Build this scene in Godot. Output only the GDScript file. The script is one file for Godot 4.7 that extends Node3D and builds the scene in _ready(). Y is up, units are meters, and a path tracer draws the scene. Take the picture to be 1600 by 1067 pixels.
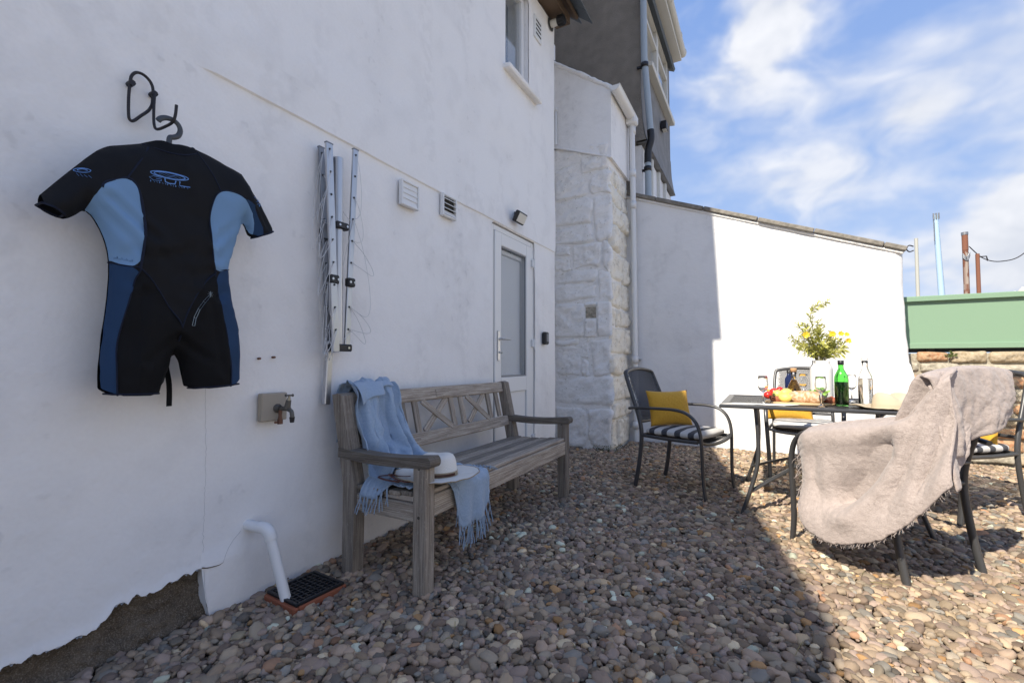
extends Node3D
# A gravel back yard between whitewashed walls: a bench and a wetsuit along the house wall, a table laid for lunch in the sun.

const WALL_X := -1.905
const FAR_Z := -5.75

var M := {}
var used := {}
var rng := RandomNumberGenerator.new()


class MB:
	var v := PackedVector3Array()
	var uv := PackedVector2Array()
	var c := PackedColorArray()
	var i := PackedInt32Array()
	var tint := Color.WHITE

	func vert(p: Vector3, t := Vector2.ZERO) -> int:
		v.append(p)
		uv.append(t)
		c.append(tint)
		return v.size() - 1

	func tri(a: int, b: int, d: int) -> void: # counter-clockwise seen from outside
		i.append(a)
		i.append(d)
		i.append(b)

	func quad(a: int, b: int, d: int, e: int) -> void:
		tri(a, b, d)
		tri(a, d, e)

	func face(pts: Array) -> void: # a flat convex polygon with corners of its own
		var first := v.size()
		for p in pts:
			vert(p)
		for k in range(1, pts.size() - 1):
			tri(first, first + k, first + k + 1)

	# a box with chamfered edges
	func box(at: Vector3, size: Vector3, basis := Basis(), bevel := 0.003) -> void:
		var h := size / 2.0
		var b: float = minf(bevel, minf(h.x, minf(h.y, h.z)) * 0.6)
		if b <= 0.0:
			for ax in 3:
				for s in [-1.0, 1.0]:
					var n := Vector3.ZERO
					n[ax] = s
					var u := Vector3.ZERO
					u[(ax + 1) % 3] = 1.0
					var w := Vector3.ZERO
					w[(ax + 2) % 3] = s
					face([at + basis * ((n - u - w) * h), at + basis * ((n + u - w) * h), at + basis * ((n + u + w) * h), at + basis * ((n - u + w) * h)])
			return
		var corner := func(sx: float, sy: float, sz: float, ax: int) -> Vector3:
			var p := Vector3(sx * (h.x - b), sy * (h.y - b), sz * (h.z - b))
			p[ax] += (Vector3(sx, sy, sz)[ax]) * b
			return at + basis * p
		for ax in 3:
			for s in [-1.0, 1.0]:
				var q := []
				for k in [[-1, -1], [1, -1], [1, 1], [-1, 1]]:
					var e := Vector3.ZERO
					e[ax] = s
					e[(ax + 1) % 3] = k[0]
					e[(ax + 2) % 3] = k[1] * s
					q.append(corner.call(e.x, e.y, e.z, ax))
				face(q)
			var a1 := (ax + 1) % 3
			var a2 := (ax + 2) % 3
			for s1 in [-1.0, 1.0]:
				for s2 in [-1.0, 1.0]:
					var lo := Vector3.ZERO
					lo[ax] = -1
					lo[a1] = s1
					lo[a2] = s2
					var hi := lo
					hi[ax] = 1
					var q := [corner.call(lo.x, lo.y, lo.z, a1), corner.call(hi.x, hi.y, hi.z, a1), corner.call(hi.x, hi.y, hi.z, a2), corner.call(lo.x, lo.y, lo.z, a2)]
					if s1 * s2 < 0:
						q.reverse()
					face(q)
		for sx in [-1.0, 1.0]:
			for sy in [-1.0, 1.0]:
				for sz in [-1.0, 1.0]:
					var q := [corner.call(sx, sy, sz, 0), corner.call(sx, sy, sz, 1), corner.call(sx, sy, sz, 2)]
					if sx * sy * sz < 0:
						q.reverse()
					face(q)

	# a bar from a to b, width w along `side`, thickness t across
	func bar(a: Vector3, b: Vector3, w: float, t: float, side := Vector3.RIGHT, bevel := 0.002) -> void:
		var x := (b - a).normalized()
		var z := x.cross(side).normalized()
		var y := z.cross(x)
		box((a + b) / 2.0, Vector3(a.distance_to(b), w, t), Basis(x, y, z), bevel)

	# a tube along points; radii one number or one per point; flat squashes the section along its second axis
	func tube(pts: Array, radii, seg := 8, flat := 1.0, caps := true, up := Vector3.ZERO) -> void:
		var n := pts.size()
		var u := Vector3.ZERO
		var first := v.size()
		var run := 0.0
		for k in n:
			var d: Vector3 = ((pts[mini(k + 1, n - 1)] as Vector3) - (pts[maxi(k - 1, 0)] as Vector3)).normalized()
			if k == 0:
				u = d.cross(Vector3.UP if absf(d.y) < 0.9 else Vector3.RIGHT).normalized() if up == Vector3.ZERO else up
			u = (u - d * u.dot(d)).normalized()
			var w := d.cross(u)
			var r: float = radii if (radii is float or radii is int) else radii[k]
			if k:
				run += (pts[k] as Vector3).distance_to(pts[k - 1])
			for s in seg + 1:
				var a := TAU * s / seg
				vert((pts[k] as Vector3) + u * cos(a) * r + w * sin(a) * r * flat, Vector2(float(s) / seg, run))
		for k in n - 1:
			for s in seg:
				var a := first + k * (seg + 1) + s
				quad(a, a + 1, a + seg + 2, a + seg + 1)
		if caps:
			for e in [0, n - 1]:
				var d: Vector3 = ((pts[1] as Vector3) - (pts[0] as Vector3)).normalized() if e == 0 else -((pts[n - 1] as Vector3) - (pts[n - 2] as Vector3)).normalized()
				var o := first + int(e) * (seg + 1)
				var mid := vert((pts[e] as Vector3) - d * 0.0002)
				var ring := v.size()
				for s in seg:
					vert(v[o + s] - d * 0.0002)
				for s in seg:
					if e == 0:
						tri(mid, ring + (s + 1) % seg, ring + s)
					else:
						tri(mid, ring + s, ring + (s + 1) % seg)

	# turned about the y axis; profile points are (radius, height), from bottom to top on the outside
	func lathe(profile: Array, seg := 24, at := Vector3.ZERO, basis := Basis()) -> void:
		var first := v.size()
		for k in profile.size():
			var p: Vector2 = profile[k]
			for s in seg + 1:
				var a := TAU * s / seg
				vert(at + basis * Vector3(cos(a) * p.x, p.y, -sin(a) * p.x), Vector2(float(s) / seg, p.y))
		for k in profile.size() - 1:
			for s in seg:
				var a := first + k * (seg + 1) + s
				quad(a, a + 1, a + seg + 2, a + seg + 1)

	# a sheet of (nu x nv) points from f(u, v)
	func sheet(nu: int, nv: int, f: Callable, su := 1.0, sv := 1.0, flip := false) -> void:
		var first := v.size()
		for b in nv:
			for a in nu:
				var u := float(a) / (nu - 1)
				var w := float(b) / (nv - 1)
				vert(f.call(u, w), Vector2(u * su, w * sv))
		for b in nv - 1:
			for a in nu - 1:
				var k := first + b * nu + a
				if flip:
					quad(k, k + nu, k + nu + 1, k + 1)
				else:
					quad(k, k + 1, k + nu + 1, k + nu)

	# a sheet with thickness: both faces and a rim
	func cloth(nu: int, nv: int, f: Callable, th: float, su := 1.0, sv := 1.0) -> void:
		var g := []
		for b in nv:
			for a in nu:
				g.append(f.call(float(a) / (nu - 1), float(b) / (nv - 1)))
		var nrm := []
		for b in nv:
			for a in nu:
				var du: Vector3 = g[b * nu + mini(a + 1, nu - 1)] - g[b * nu + maxi(a - 1, 0)]
				var dv: Vector3 = g[mini(b + 1, nv - 1) * nu + a] - g[maxi(b - 1, 0) * nu + a]
				nrm.append(du.cross(dv).normalized())
		var first := v.size()
		for side in [0.5, -0.5]:
			for b in nv:
				for a in nu:
					var edge := minf(minf(a, nu - 1 - a), minf(b, nv - 1 - b))
					vert(g[b * nu + a] + nrm[b * nu + a] * th * side * (0.45 if edge < 1 else 1.0), Vector2(su * a / (nu - 1), sv * b / (nv - 1)))
		var half := nu * nv
		for b in nv - 1:
			for a in nu - 1:
				var k := first + b * nu + a
				quad(k, k + 1, k + nu + 1, k + nu)
				quad(k + half, k + nu + half, k + nu + 1 + half, k + 1 + half)
		for a in nu - 1:
			var k := first + a
			quad(k + half, k + 1 + half, k + 1, k)
			k = first + (nv - 1) * nu + a
			quad(k, k + 1, k + 1 + half, k + half)
		for b in nv - 1:
			var k := first + b * nu
			quad(k, k + nu, k + nu + half, k + half)
			k = first + b * nu + nu - 1
			quad(k + half, k + nu + half, k + nu, k)

	# an outline in a plane, extruded: o + p.x * ax + p.y * ay, from depth 0 to depth along n
	func prism(poly: PackedVector2Array, o: Vector3, ax: Vector3, ay: Vector3, depth: float) -> void:
		var n := ax.cross(ay).normalized()
		var order := Geometry2D.triangulate_polygon(poly)
		var p := poly
		if Geometry2D.is_polygon_clockwise(p):
			p = poly.duplicate()
			p.reverse()
			order = Geometry2D.triangulate_polygon(p)
		for k in range(0, order.size(), 3):
			var t := []
			for j in 3:
				var q := p[order[k + j]]
				t.append(o + ax * q.x + ay * q.y)
			var fn: Vector3 = (t[1] - t[0]).cross(t[2] - t[0])
			if fn.dot(n) < 0.0:
				t.reverse()
			var back := [t[0], t[2], t[1]]
			face([t[0] + n * depth, t[1] + n * depth, t[2] + n * depth])
			face(back)
		for k in p.size():
			var a: Vector3 = o + ax * p[k].x + ay * p[k].y
			var q := p[(k + 1) % p.size()]
			var b: Vector3 = o + ax * q.x + ay * q.y
			face([a, b, b + n * depth, a + n * depth])

	func mesh(flat := false, colors := false) -> ArrayMesh:
		var a := []
		a.resize(Mesh.ARRAY_MAX)
		if flat:
			var fv := PackedVector3Array()
			var fn := PackedVector3Array()
			var fu := PackedVector2Array()
			var fc := PackedColorArray()
			for k in range(0, i.size(), 3):
				var n := (v[i[k + 2]] - v[i[k]]).cross(v[i[k + 1]] - v[i[k]]).normalized()
				for j in 3:
					fv.append(v[i[k + j]])
					fn.append(n)
					fu.append(uv[i[k + j]])
					fc.append(c[i[k + j]])
			a[Mesh.ARRAY_VERTEX] = fv
			a[Mesh.ARRAY_NORMAL] = fn
			a[Mesh.ARRAY_TEX_UV] = fu
			if colors:
				a[Mesh.ARRAY_COLOR] = fc
			var m := ArrayMesh.new()
			m.add_surface_from_arrays(Mesh.PRIMITIVE_TRIANGLES, a)
			return m
		a[Mesh.ARRAY_VERTEX] = v
		a[Mesh.ARRAY_TEX_UV] = uv
		if colors:
			a[Mesh.ARRAY_COLOR] = c
		a[Mesh.ARRAY_INDEX] = i
		var st := SurfaceTool.new()
		st.create_from_arrays(a, Mesh.PRIMITIVE_TRIANGLES)
		st.generate_normals()
		return st.commit()


# ---------------------------------------------------------------- naming
func numbered(called: String) -> String:
	var n: int = used.get(called, 0)
	used[called] = n + 1
	return called if n == 0 else "%s_%03d" % [called, n]


func tag(o: Node3D, label: String, category: String, group := "") -> Node3D:
	o.set_meta("label", label)
	o.set_meta("category", category)
	if group:
		o.set_meta("group", group)
	return o


func thing(called: String, label: String, category: String, at := Vector3.ZERO, turn := 0.0, group := "") -> Node3D:
	var o := Node3D.new()
	o.name = numbered(called)
	add_child(o)
	o.position = at
	o.rotation.y = turn
	tag(o, label, category, group)
	return o


func obj(called: String, mesh: Mesh, m: Material, parent: Node = null) -> MeshInstance3D:
	var o := MeshInstance3D.new()
	o.mesh = mesh
	o.material_override = m
	if parent == null:
		o.name = numbered(called)
		add_child(o)
	else:
		o.name = called
		parent.add_child(o, true)
	return o


func structure(called: String, mesh: Mesh, m: Material, parent: Node = null) -> MeshInstance3D:
	var o := obj(called, mesh, m, parent)
	if parent == null:
		o.set_meta("kind", "structure")
	return o


func copy_of(o: Node3D, called: String, label: String, at: Vector3, turn: float) -> Node3D:
	var c: Node3D = o.duplicate()
	c.name = numbered(called)
	add_child(c)
	c.position = at
	c.rotation.y = turn
	c.set_meta("label", label)
	return c


# a board as a part of its own: its x axis runs along the grain
func board(called: String, a: Vector3, b: Vector3, w: float, t: float, side: Vector3, m: Material, parent: Node, bevel := 0.004) -> MeshInstance3D:
	var mb := MB.new()
	mb.box(Vector3.ZERO, Vector3(a.distance_to(b), w, t), Basis(), bevel)
	var o := obj(called, mb.mesh(true), m, parent)
	var x := (b - a).normalized()
	var z := x.cross(side).normalized()
	o.transform = Transform3D(Basis(x, z.cross(x), z), (a + b) / 2.0)
	return o


# ---------------------------------------------------------------- outlines: triangles in a plane, cut by signed functions
func grid2(lo: Vector2, hi: Vector2, cell: float) -> PackedVector2Array:
	var nx := maxi(1, int(ceil((hi.x - lo.x) / cell)))
	var ny := maxi(1, int(ceil((hi.y - lo.y) / cell)))
	var out := PackedVector2Array()
	var d := Vector2((hi.x - lo.x) / nx, (hi.y - lo.y) / ny)
	for y in ny:
		for x in nx:
			var p := lo + Vector2(x, y) * d
			for q in [p, p + Vector2(d.x, 0), p + d, p, p + d, p + Vector2(0, d.y)]:
				out.append(q)
	return out


func cut(tris: PackedVector2Array, f: Callable) -> Array: # [where f > 0, where f <= 0]
	var yes := PackedVector2Array()
	var no := PackedVector2Array()
	var seen := {}
	for k in range(0, tris.size(), 3):
		var p := [tris[k], tris[k + 1], tris[k + 2]]
		var d := []
		var n := 0
		for q in p:
			var key := Vector2i((q as Vector2) * 200000.0)
			if not seen.has(key):
				seen[key] = f.call(q)
			var x: float = seen[key]
			d.append(x)
			if x > 0.0:
				n += 1
		if n == 3:
			yes.append_array(PackedVector2Array(p))
		elif n == 0:
			no.append_array(PackedVector2Array(p))
		else:
			var ins := []
			var outs := []
			for j in 3:
				var a: Vector2 = p[j]
				var b: Vector2 = p[(j + 1) % 3]
				var da: float = d[j]
				var db: float = d[(j + 1) % 3]
				if da > 0.0:
					ins.append(a)
				else:
					outs.append(a)
				if (da > 0.0) != (db > 0.0):
					var m := a.lerp(b, da / (da - db))
					ins.append(m)
					outs.append(m)
			for j in range(1, ins.size() - 1):
				yes.append_array(PackedVector2Array([ins[0], ins[j], ins[j + 1]]))
			for j in range(1, outs.size() - 1):
				no.append_array(PackedVector2Array([outs[0], outs[j], outs[j + 1]]))
	return [yes, no]


func pts2(a: Array) -> PackedVector2Array:
	var out := PackedVector2Array()
	for k in range(0, a.size(), 2):
		out.append(Vector2(a[k], a[k + 1]))
	return out


func smooth2(p: PackedVector2Array, times := 1, closed := true) -> PackedVector2Array: # corner cutting
	for t in times:
		var out := PackedVector2Array()
		var n := p.size()
		if not closed:
			out.append(p[0])
		for k in (n if closed else n - 1):
			var a := p[k]
			var b := p[(k + 1) % n]
			out.append(a.lerp(b, 0.25))
			out.append(a.lerp(b, 0.75))
		if not closed:
			out.append(p[n - 1])
		p = out
	return p


func away(p: Vector2, poly: PackedVector2Array, closed := true) -> float:
	var best := 1e9
	var n := poly.size()
	for k in (n if closed else n - 1):
		var a := poly[k]
		var ab := poly[(k + 1) % n] - a
		var t := clampf((p - a).dot(ab) / maxf(ab.length_squared(), 1e-12), 0.0, 1.0)
		best = minf(best, p.distance_squared_to(a + ab * t))
	return sqrt(best)


func inside(p: Vector2, poly: PackedVector2Array) -> float: # positive inside
	var d := away(p, poly)
	return d if Geometry2D.is_point_in_polygon(p, poly) else -d


func lay(mb: MB, tris: PackedVector2Array, f: Callable, flip := false) -> void: # put cut triangles on a surface
	var seen := {}
	for k in range(0, tris.size(), 3):
		var id := []
		for j in 3:
			var q := tris[k + j]
			var key := Vector2i(q * 200000.0)
			if not seen.has(key):
				seen[key] = mb.vert(f.call(q), q)
			id.append(seen[key])
		if id[0] == id[1] or id[1] == id[2] or id[0] == id[2]:
			continue
		if flip:
			mb.tri(id[0], id[2], id[1])
		else:
			mb.tri(id[0], id[1], id[2])


func curve(pts: Array, per := 6, closed := false) -> Array: # Catmull-Rom through the points
	var out := []
	var n := pts.size()
	for k in (n if closed else n - 1):
		var a: Vector3 = pts[(k - 1 + n) % n] if closed else pts[maxi(k - 1, 0)]
		var b: Vector3 = pts[k]
		var c: Vector3 = pts[(k + 1) % n]
		var d: Vector3 = pts[(k + 2) % n] if closed else pts[mini(k + 2, n - 1)]
		for j in per:
			var t := float(j) / per
			out.append(0.5 * (2.0 * b + (c - a) * t + (2.0 * a - 5.0 * b + 4.0 * c - d) * t * t + (3.0 * b - a - 3.0 * c + d) * t * t * t))
	out.append(pts[0] if closed else pts[n - 1])
	return out


# ---------------------------------------------------------------- materials
func noise(freq: float, seed_: int, octaves := 4, kind := FastNoiseLite.TYPE_SIMPLEX_SMOOTH) -> FastNoiseLite:
	var n := FastNoiseLite.new()
	n.noise_type = kind
	n.frequency = freq
	n.seed = seed_
	n.fractal_octaves = octaves
	if kind == FastNoiseLite.TYPE_CELLULAR:
		n.fractal_type = FastNoiseLite.FRACTAL_NONE
	return n


func grain(size: int, freq: float, seed_: int, octaves := 4, kind := FastNoiseLite.TYPE_SIMPLEX_SMOOTH) -> PackedByteArray: # tiles
	var im := noise(freq, seed_, octaves, kind).get_seamless_image(size, size)
	im.convert(Image.FORMAT_L8)
	return im.get_data()


func tex(size: int, f: Callable) -> ImageTexture: # f(index) -> linear colour
	var data := PackedByteArray()
	data.resize(size * size * 3)
	for k in size * size:
		var c: Color = f.call(k)
		c = c.linear_to_srgb()
		data[k * 3] = clampi(int(c.r * 255.0), 0, 255)
		data[k * 3 + 1] = clampi(int(c.g * 255.0), 0, 255)
		data[k * 3 + 2] = clampi(int(c.b * 255.0), 0, 255)
	return ImageTexture.create_from_image(Image.create_from_data(size, size, false, Image.FORMAT_RGB8, data))


func grey_tex(size: int, f: Callable) -> ImageTexture: # f(index) -> 0..1, kept as it is
	var data := PackedByteArray()
	data.resize(size * size)
	for k in size * size:
		data[k] = clampi(int(float(f.call(k)) * 255.0), 0, 255)
	return ImageTexture.create_from_image(Image.create_from_data(size, size, false, Image.FORMAT_L8, data))


func mat(called: String, c: Color, rough := 0.7, metal := 0.0) -> StandardMaterial3D: # c is linear
	var m := StandardMaterial3D.new()
	m.resource_name = called
	m.albedo_color = c.linear_to_srgb()
	m.roughness = rough
	m.metallic = metal
	M[called] = m
	return m


func triplanar(m: StandardMaterial3D, scale: Vector3, world := true, colour: Texture2D = null, height: Texture2D = null, cm := 0.2) -> StandardMaterial3D:
	m.uv1_triplanar = true
	m.uv1_world_triplanar = world
	m.uv1_scale = scale
	if colour:
		m.albedo_color = Color.WHITE
		m.albedo_texture = colour
	if height:
		m.heightmap_enabled = true
		m.heightmap_texture = height
		m.heightmap_scale = cm
	return m


func sstep(a: float, b: float, x: float) -> float:
	return smoothstep(a, b, x)


func mixc(a: Color, b: Color, t: float) -> Color:
	return a.lerp(b, clampf(t, 0.0, 1.0))


# ---------------------------------------------------------------- the sky: air and clouds for every direction
func sky_panorama() -> ImageTexture:
	var w := 2048
	var h := 1024
	var fine := noise(1.25, 11, 6)
	fine.fractal_gain = 0.56
	var wisp := noise(2.2, 47, 5)
	wisp.fractal_type = FastNoiseLite.FRACTAL_RIDGED
	var puff := noise(4.6, 29, 6)
	puff.fractal_gain = 0.56
	var warp := noise(0.9, 5, 3)
	var broad := noise(0.55, 23, 3)
	# cloud masses: azimuth from -z towards +x, height, spread across, spread up (degrees), strength, how puffy
	var masses := [[0.5, 32.5, 4.0, 4.5, 0.78, 0.75], [5.0, 39, 5.0, 6, 0.74, 0.7], [-4.5, 29, 2.6, 1.8, 0.30, 0.2], [12, 26.5, 15, 2.4, 0.40, 0.0], [23, 25, 9, 5.5, 0.50, 0.1], [5, 18.5, 7, 4.2, 0.56, 0.35], [13.5, 22.5, 2.6, 1.5, 0.46, 0.5], [-2, 19, 9, 2.0, 0.22, 0.0], [20, 20, 8, 3.2, 0.22, 0.0],
		[30, 15.5, 7, 4.2, 1.0, 1.0], [23.5, 12.5, 5, 2.6, 0.80, 1.0], [37, 19, 6, 5, 0.85, 1.0], [27, 8.0, 16, 4.2, 0.95, 0.8], [40, 8, 12, 6, 0.8, 1.0], [28, 37, 2.6, 2.2, 0.34, 0.5], [-20, 30, 9, 5, 0.4, 0.3], [60, 30, 14, 9, 0.5, 0.6]]
	var data := PackedFloat32Array()
	data.resize(w * h * 3)
	for row in h:
		var pol := PI * (row + 0.5) / h
		var y := cos(pol)
		var el := rad_to_deg(PI / 2.0 - pol)
		var up := maxf(y, 0.0)
		var air := Color(0.30, 0.39, 0.53).lerp(Color(0.100, 0.178, 0.385), minf(1.0, pow(up, 0.65) * 1.22))
		air = air.lerp(Color(0.40, 0.45, 0.52), exp(-up * 14.0) * 0.7)
		for col in w:
			var at := (row * w + col) * 3
			if row >= h / 2:
				data[at] = 0.24
				data[at + 1] = 0.23
				data[at + 2] = 0.22
				continue
			var az := TAU * (float(col) + 0.5) / w
			var s := sin(pol)
			var d := Vector3(sin(az) * s, y, -cos(az) * s)
			var q := d / (up + 0.55) * 2.0
			q.y = up * 3.4
			var wx := warp.get_noise_3dv(q * 1.3)
			q += Vector3(wx, 0.5 * wx, -wx) * 0.42
			var n := fine.get_noise_3dv(q * 2.1)
			var a := rad_to_deg(az)
			if a > 180.0:
				a -= 360.0
			var cover := -0.02 + 0.26 * broad.get_noise_3dv(q * 1.1)
			var soft := 0.30
			for m in masses:
				var dx: float = (a - m[0]) / m[2]
				var dy: float = (el - m[1]) / m[3]
				var e := dx * dx + dy * dy
				if e < 7.0:
					var g := exp(-e * 0.75)
					cover += m[4] * g
					soft += m[5] * g
			if a < -30.0 or a > 55.0:
				var share := clampf((absf(a - 12.0) - 42.0) / 30.0, 0.0, 1.0)
				cover += 0.30 * share
				soft += 0.5 * share
			soft = clampf(soft, 0.0, 1.0)
			var b := puff.get_noise_3dv(d * 2.0 + Vector3(wx, wx, 0) * 0.2)
			var rw := wisp.get_noise_3dv(Vector3(q.x * 0.9 + q.z * 0.35, q.y * 1.6, q.z * 0.5))
			var k := lerpf(n * 0.9 + 0.26 * rw, n * 0.55 + b * 0.75, soft)
			var dens := clampf((cover + k * 0.60 - 0.15) * lerpf(0.95, 1.7, soft), 0.0, 1.0)
			dens = lerpf(dens, dens * dens * (3.0 - 2.0 * dens), soft) * lerpf(0.72, 0.95, soft)
			var lit := clampf(0.60 + b * 0.5 * soft + n * 0.3 + (0.10 if el > 12.0 else 0.10 - (12.0 - el) * 0.022), 0.0, 1.0)
			var cloud := Color(0.305, 0.33, 0.38).lerp(Color(0.49, 0.495, 0.515), lit)
			var c := air.lerp(cloud, dens)
			data[at] = c.r
			data[at + 1] = c.g
			data[at + 2] = c.b
	return ImageTexture.create_from_image(Image.create_from_data(w, h, false, Image.FORMAT_RGBF, data.to_byte_array()))


func materials() -> void:
	var n1 := grain(512, 0.012, 3, 5)
	var n2 := grain(512, 0.05, 9, 4)
	var n3 := grain(512, 0.25, 17, 2)
	var n4 := grain(512, 0.006, 31, 3)
	var cel := grain(512, 0.06, 41, 1, FastNoiseLite.TYPE_CELLULAR)
	# whitewash: nearly even, with grey scuffs and worn patches
	var white := tex(512, func(k):
		var a := n1[k] / 255.0
		var b := n4[k] / 255.0
		var f := n3[k] / 255.0
		var g := n2[k] / 255.0
		var st := n1[(((k / 512) / 7) * 512 + (k % 512 + 130) % 512)] / 255.0
		var v := 0.81 - 0.040 * sstep(0.5, 0.9, a) - 0.045 * sstep(0.52, 0.8, st) * sstep(0.3, 0.6, g) - 0.03 * sstep(0.45, 0.8, b) + 0.03 * (f - 0.5)
		v -= 0.07 * sstep(0.70, 0.84, g) * sstep(0.55, 0.7, b)
		return Color(v, v * 0.992, v * 0.972 + 0.008))
	var render_h := grey_tex(512, func(k): return 0.45 * n1[k] / 255.0 + 0.4 * n2[k] / 255.0 + 0.15 * n3[k] / 255.0)
	triplanar(mat("white_wall", Color.WHITE, 0.85), Vector3.ONE * 0.43, true, white, render_h, 0.55)
	var stone_h := grey_tex(512, func(k): return 0.35 * n1[k] / 255.0 + 0.45 * n2[k] / 255.0 + 0.2 * n3[k] / 255.0)
	var stain := tex(512, func(k):
		var a := n1[k] / 255.0
		var g := n2[k] / 255.0
		var v := 0.81 - 0.10 * sstep(0.55, 0.9, a) - 0.07 * sstep(0.6, 0.8, g)
		var d := sstep(0.72, 0.82, g) * sstep(0.45, 0.6, a)
		return mixc(Color(v, v * 0.985, v * 0.955), Color(0.33, 0.29, 0.21), d * 0.6))
	triplanar(mat("white_stone", Color.WHITE, 0.9), Vector3.ONE * 0.9, true, stain, stone_h, 1.1)
	triplanar(mat("cream_stone", Color.WHITE, 0.9), Vector3.ONE * 1.1, true, tex(512, func(k):
		var a := n1[k] / 255.0
		var g := n2[k] / 255.0
		var c := Color(0.78, 0.74, 0.65).darkened(0.22 * sstep(0.5, 0.85, a))
		return mixc(c, Color(0.34, 0.25, 0.14), 0.75 * sstep(0.60, 0.78, g) * sstep(0.4, 0.65, a))), stone_h, 1.2)
	triplanar(mat("plinth", Color.WHITE, 0.95), Vector3.ONE * 1.4, true, tex(512, func(k):
		var a := n1[k] / 255.0
		var g := n2[k] / 255.0
		var f := n3[k] / 255.0
		var c := mixc(Color(0.060, 0.044, 0.028), Color(0.16, 0.125, 0.088), a)
		return mixc(c, Color(0.34, 0.30, 0.25), sstep(0.60, 0.72, f) * 0.6).darkened(0.35 * sstep(0.5, 0.8, g))), stone_h, 1.4)
	triplanar(mat("pebbledash", Color.WHITE, 0.95), Vector3.ONE * 0.8, true, tex(512, func(k):
		var f := n3[k] / 255.0
		var a := n1[k] / 255.0
		var b := n4[k] / 255.0
		var c := mixc(Color(0.185, 0.16, 0.13), Color(0.31, 0.275, 0.23), a * 0.6 + b * 0.4)
		return mixc(c, Color(0.42, 0.39, 0.34), sstep(0.58, 0.80, f) * 0.8).darkened(0.5 * sstep(0.45, 0.2, f))), grey_tex(512, func(k): return n3[k] / 255.0), 1.2)
	triplanar(mat("grey_render", Color.WHITE, 0.9), Vector3.ONE * 0.5, true, tex(512, func(k):
		var a := n1[k] / 255.0
		return Color(0.27, 0.265, 0.26).darkened(0.35 * a)), render_h, 0.4)
	# weathered oak, grain along x
	var s1 := grain(512, 0.02, 77, 4)
	for k in 4:
		var m := mat("wood_%d" % k, Color.WHITE, 0.9)
		if k == 0:
			var streak := PackedByteArray()
			streak.resize(512 * 512)
			for y in 512:
				for x in 512:
					streak[y * 512 + x] = s1[((y * 5) % 512) * 512 + int(x / 6.0 + 3.0 * sin(y * 0.07)) % 512]
			M["wood_colour"] = tex(512, func(i):
				var a := streak[i] / 255.0
				var b := n1[i] / 255.0
				var f := n3[i] / 255.0
				var g := n2[i] / 255.0
				var c := mixc(Color(0.20, 0.16, 0.125), Color(0.53, 0.465, 0.385), sstep(0.25, 0.75, a) * 0.75 + b * 0.3)
				c = mixc(c, Color(0.085, 0.068, 0.055), sstep(0.72, 0.84, a) * 0.7)
				return mixc(c, Color(0.58, 0.55, 0.49), sstep(0.64, 0.76, g) * sstep(0.45, 0.75, f) * 0.8))
			M["wood_height"] = grey_tex(512, func(i): return 0.8 * streak[i] / 255.0 + 0.2 * n3[i] / 255.0)
		triplanar(m, Vector3(1.1, 2.8, 2.8), false, M["wood_colour"], M["wood_height"], 0.25)
		m.uv1_offset = Vector3(0.31, 0.17, 0.43) * k
		m.albedo_color = Color(1, 1, 1).darkened([0.0, 0.04, 0.12, 0.24][k])
	for k in [["wood_post", Vector3(1.1, 2.8, 2.8), 0.2], ["wood_arm", Vector3(1.1, 2.8, 2.8), 0.36]]:
		var wm := triplanar(mat(k[0], Color.WHITE, 0.9), k[1], false, M["wood_colour"], M["wood_height"], 0.25)
		wm.albedo_color = Color(1, 1, 1).darkened(k[2])
	# plastics, metals, glass
	mat("pvc_white", Color(0.72, 0.725, 0.72), 0.38)
	mat("pvc_old", Color(0.62, 0.61, 0.56), 0.5)
	mat("pipe_grey", Color(0.36, 0.42, 0.47), 0.5)
	mat("gap", Color(0.05, 0.05, 0.05), 0.9)
	mat("inside", Color(0.12, 0.12, 0.125), 0.9)
	mat("black_plastic", Color(0.012, 0.012, 0.014), 0.45)
	mat("dark_metal", Color(0.075, 0.075, 0.078), 0.36, 0.45)
	mat("black_iron", Color(0.016, 0.013, 0.016), 0.5, 0.2)
	mat("steel", Color(0.55, 0.56, 0.57), 0.3, 1.0)
	mat("alu", Color(0.50, 0.51, 0.53), 0.36, 0.9)
	mat("alu_grey", Color(0.24, 0.25, 0.27), 0.45, 0.6)
	mat("cord", Color(0.60, 0.61, 0.62), 0.7)
	mat("tap_brass", Color(0.115, 0.11, 0.10), 0.5, 0.5)
	mat("brass_pale", Color(0.34, 0.31, 0.24), 0.45, 0.6)
	mat("old_copper", Color(0.17, 0.085, 0.055), 0.6, 0.4)
	mat("hanger_grey", Color(0.045, 0.052, 0.062), 0.5)
	mat("wood_dark", Color(0.06, 0.05, 0.04), 0.9)
	mat("navy_glass", Color(0.012, 0.02, 0.07), 0.05)
	mat("tomato", Color(0.50, 0.028, 0.02), 0.22)
	mat("dip_red", Color(0.42, 0.085, 0.03), 0.4)
	mat("straw_band", Color(0.46, 0.38, 0.27), 0.8)
	mat("hairline", Color(0.52, 0.52, 0.52), 0.95)
	mat("tap_board", Color(0.36, 0.32, 0.26), 0.9)
	mat("slate", Color(0.085, 0.10, 0.11), 0.7)
	mat("brown_board", Color(0.11, 0.075, 0.05), 0.8)
	var pane := mat("pane", Color(0.55, 0.62, 0.66), 0.03)
	pane.transparency = BaseMaterial3D.TRANSPARENCY_ALPHA
	pane.albedo_color.a = 0.12
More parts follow.
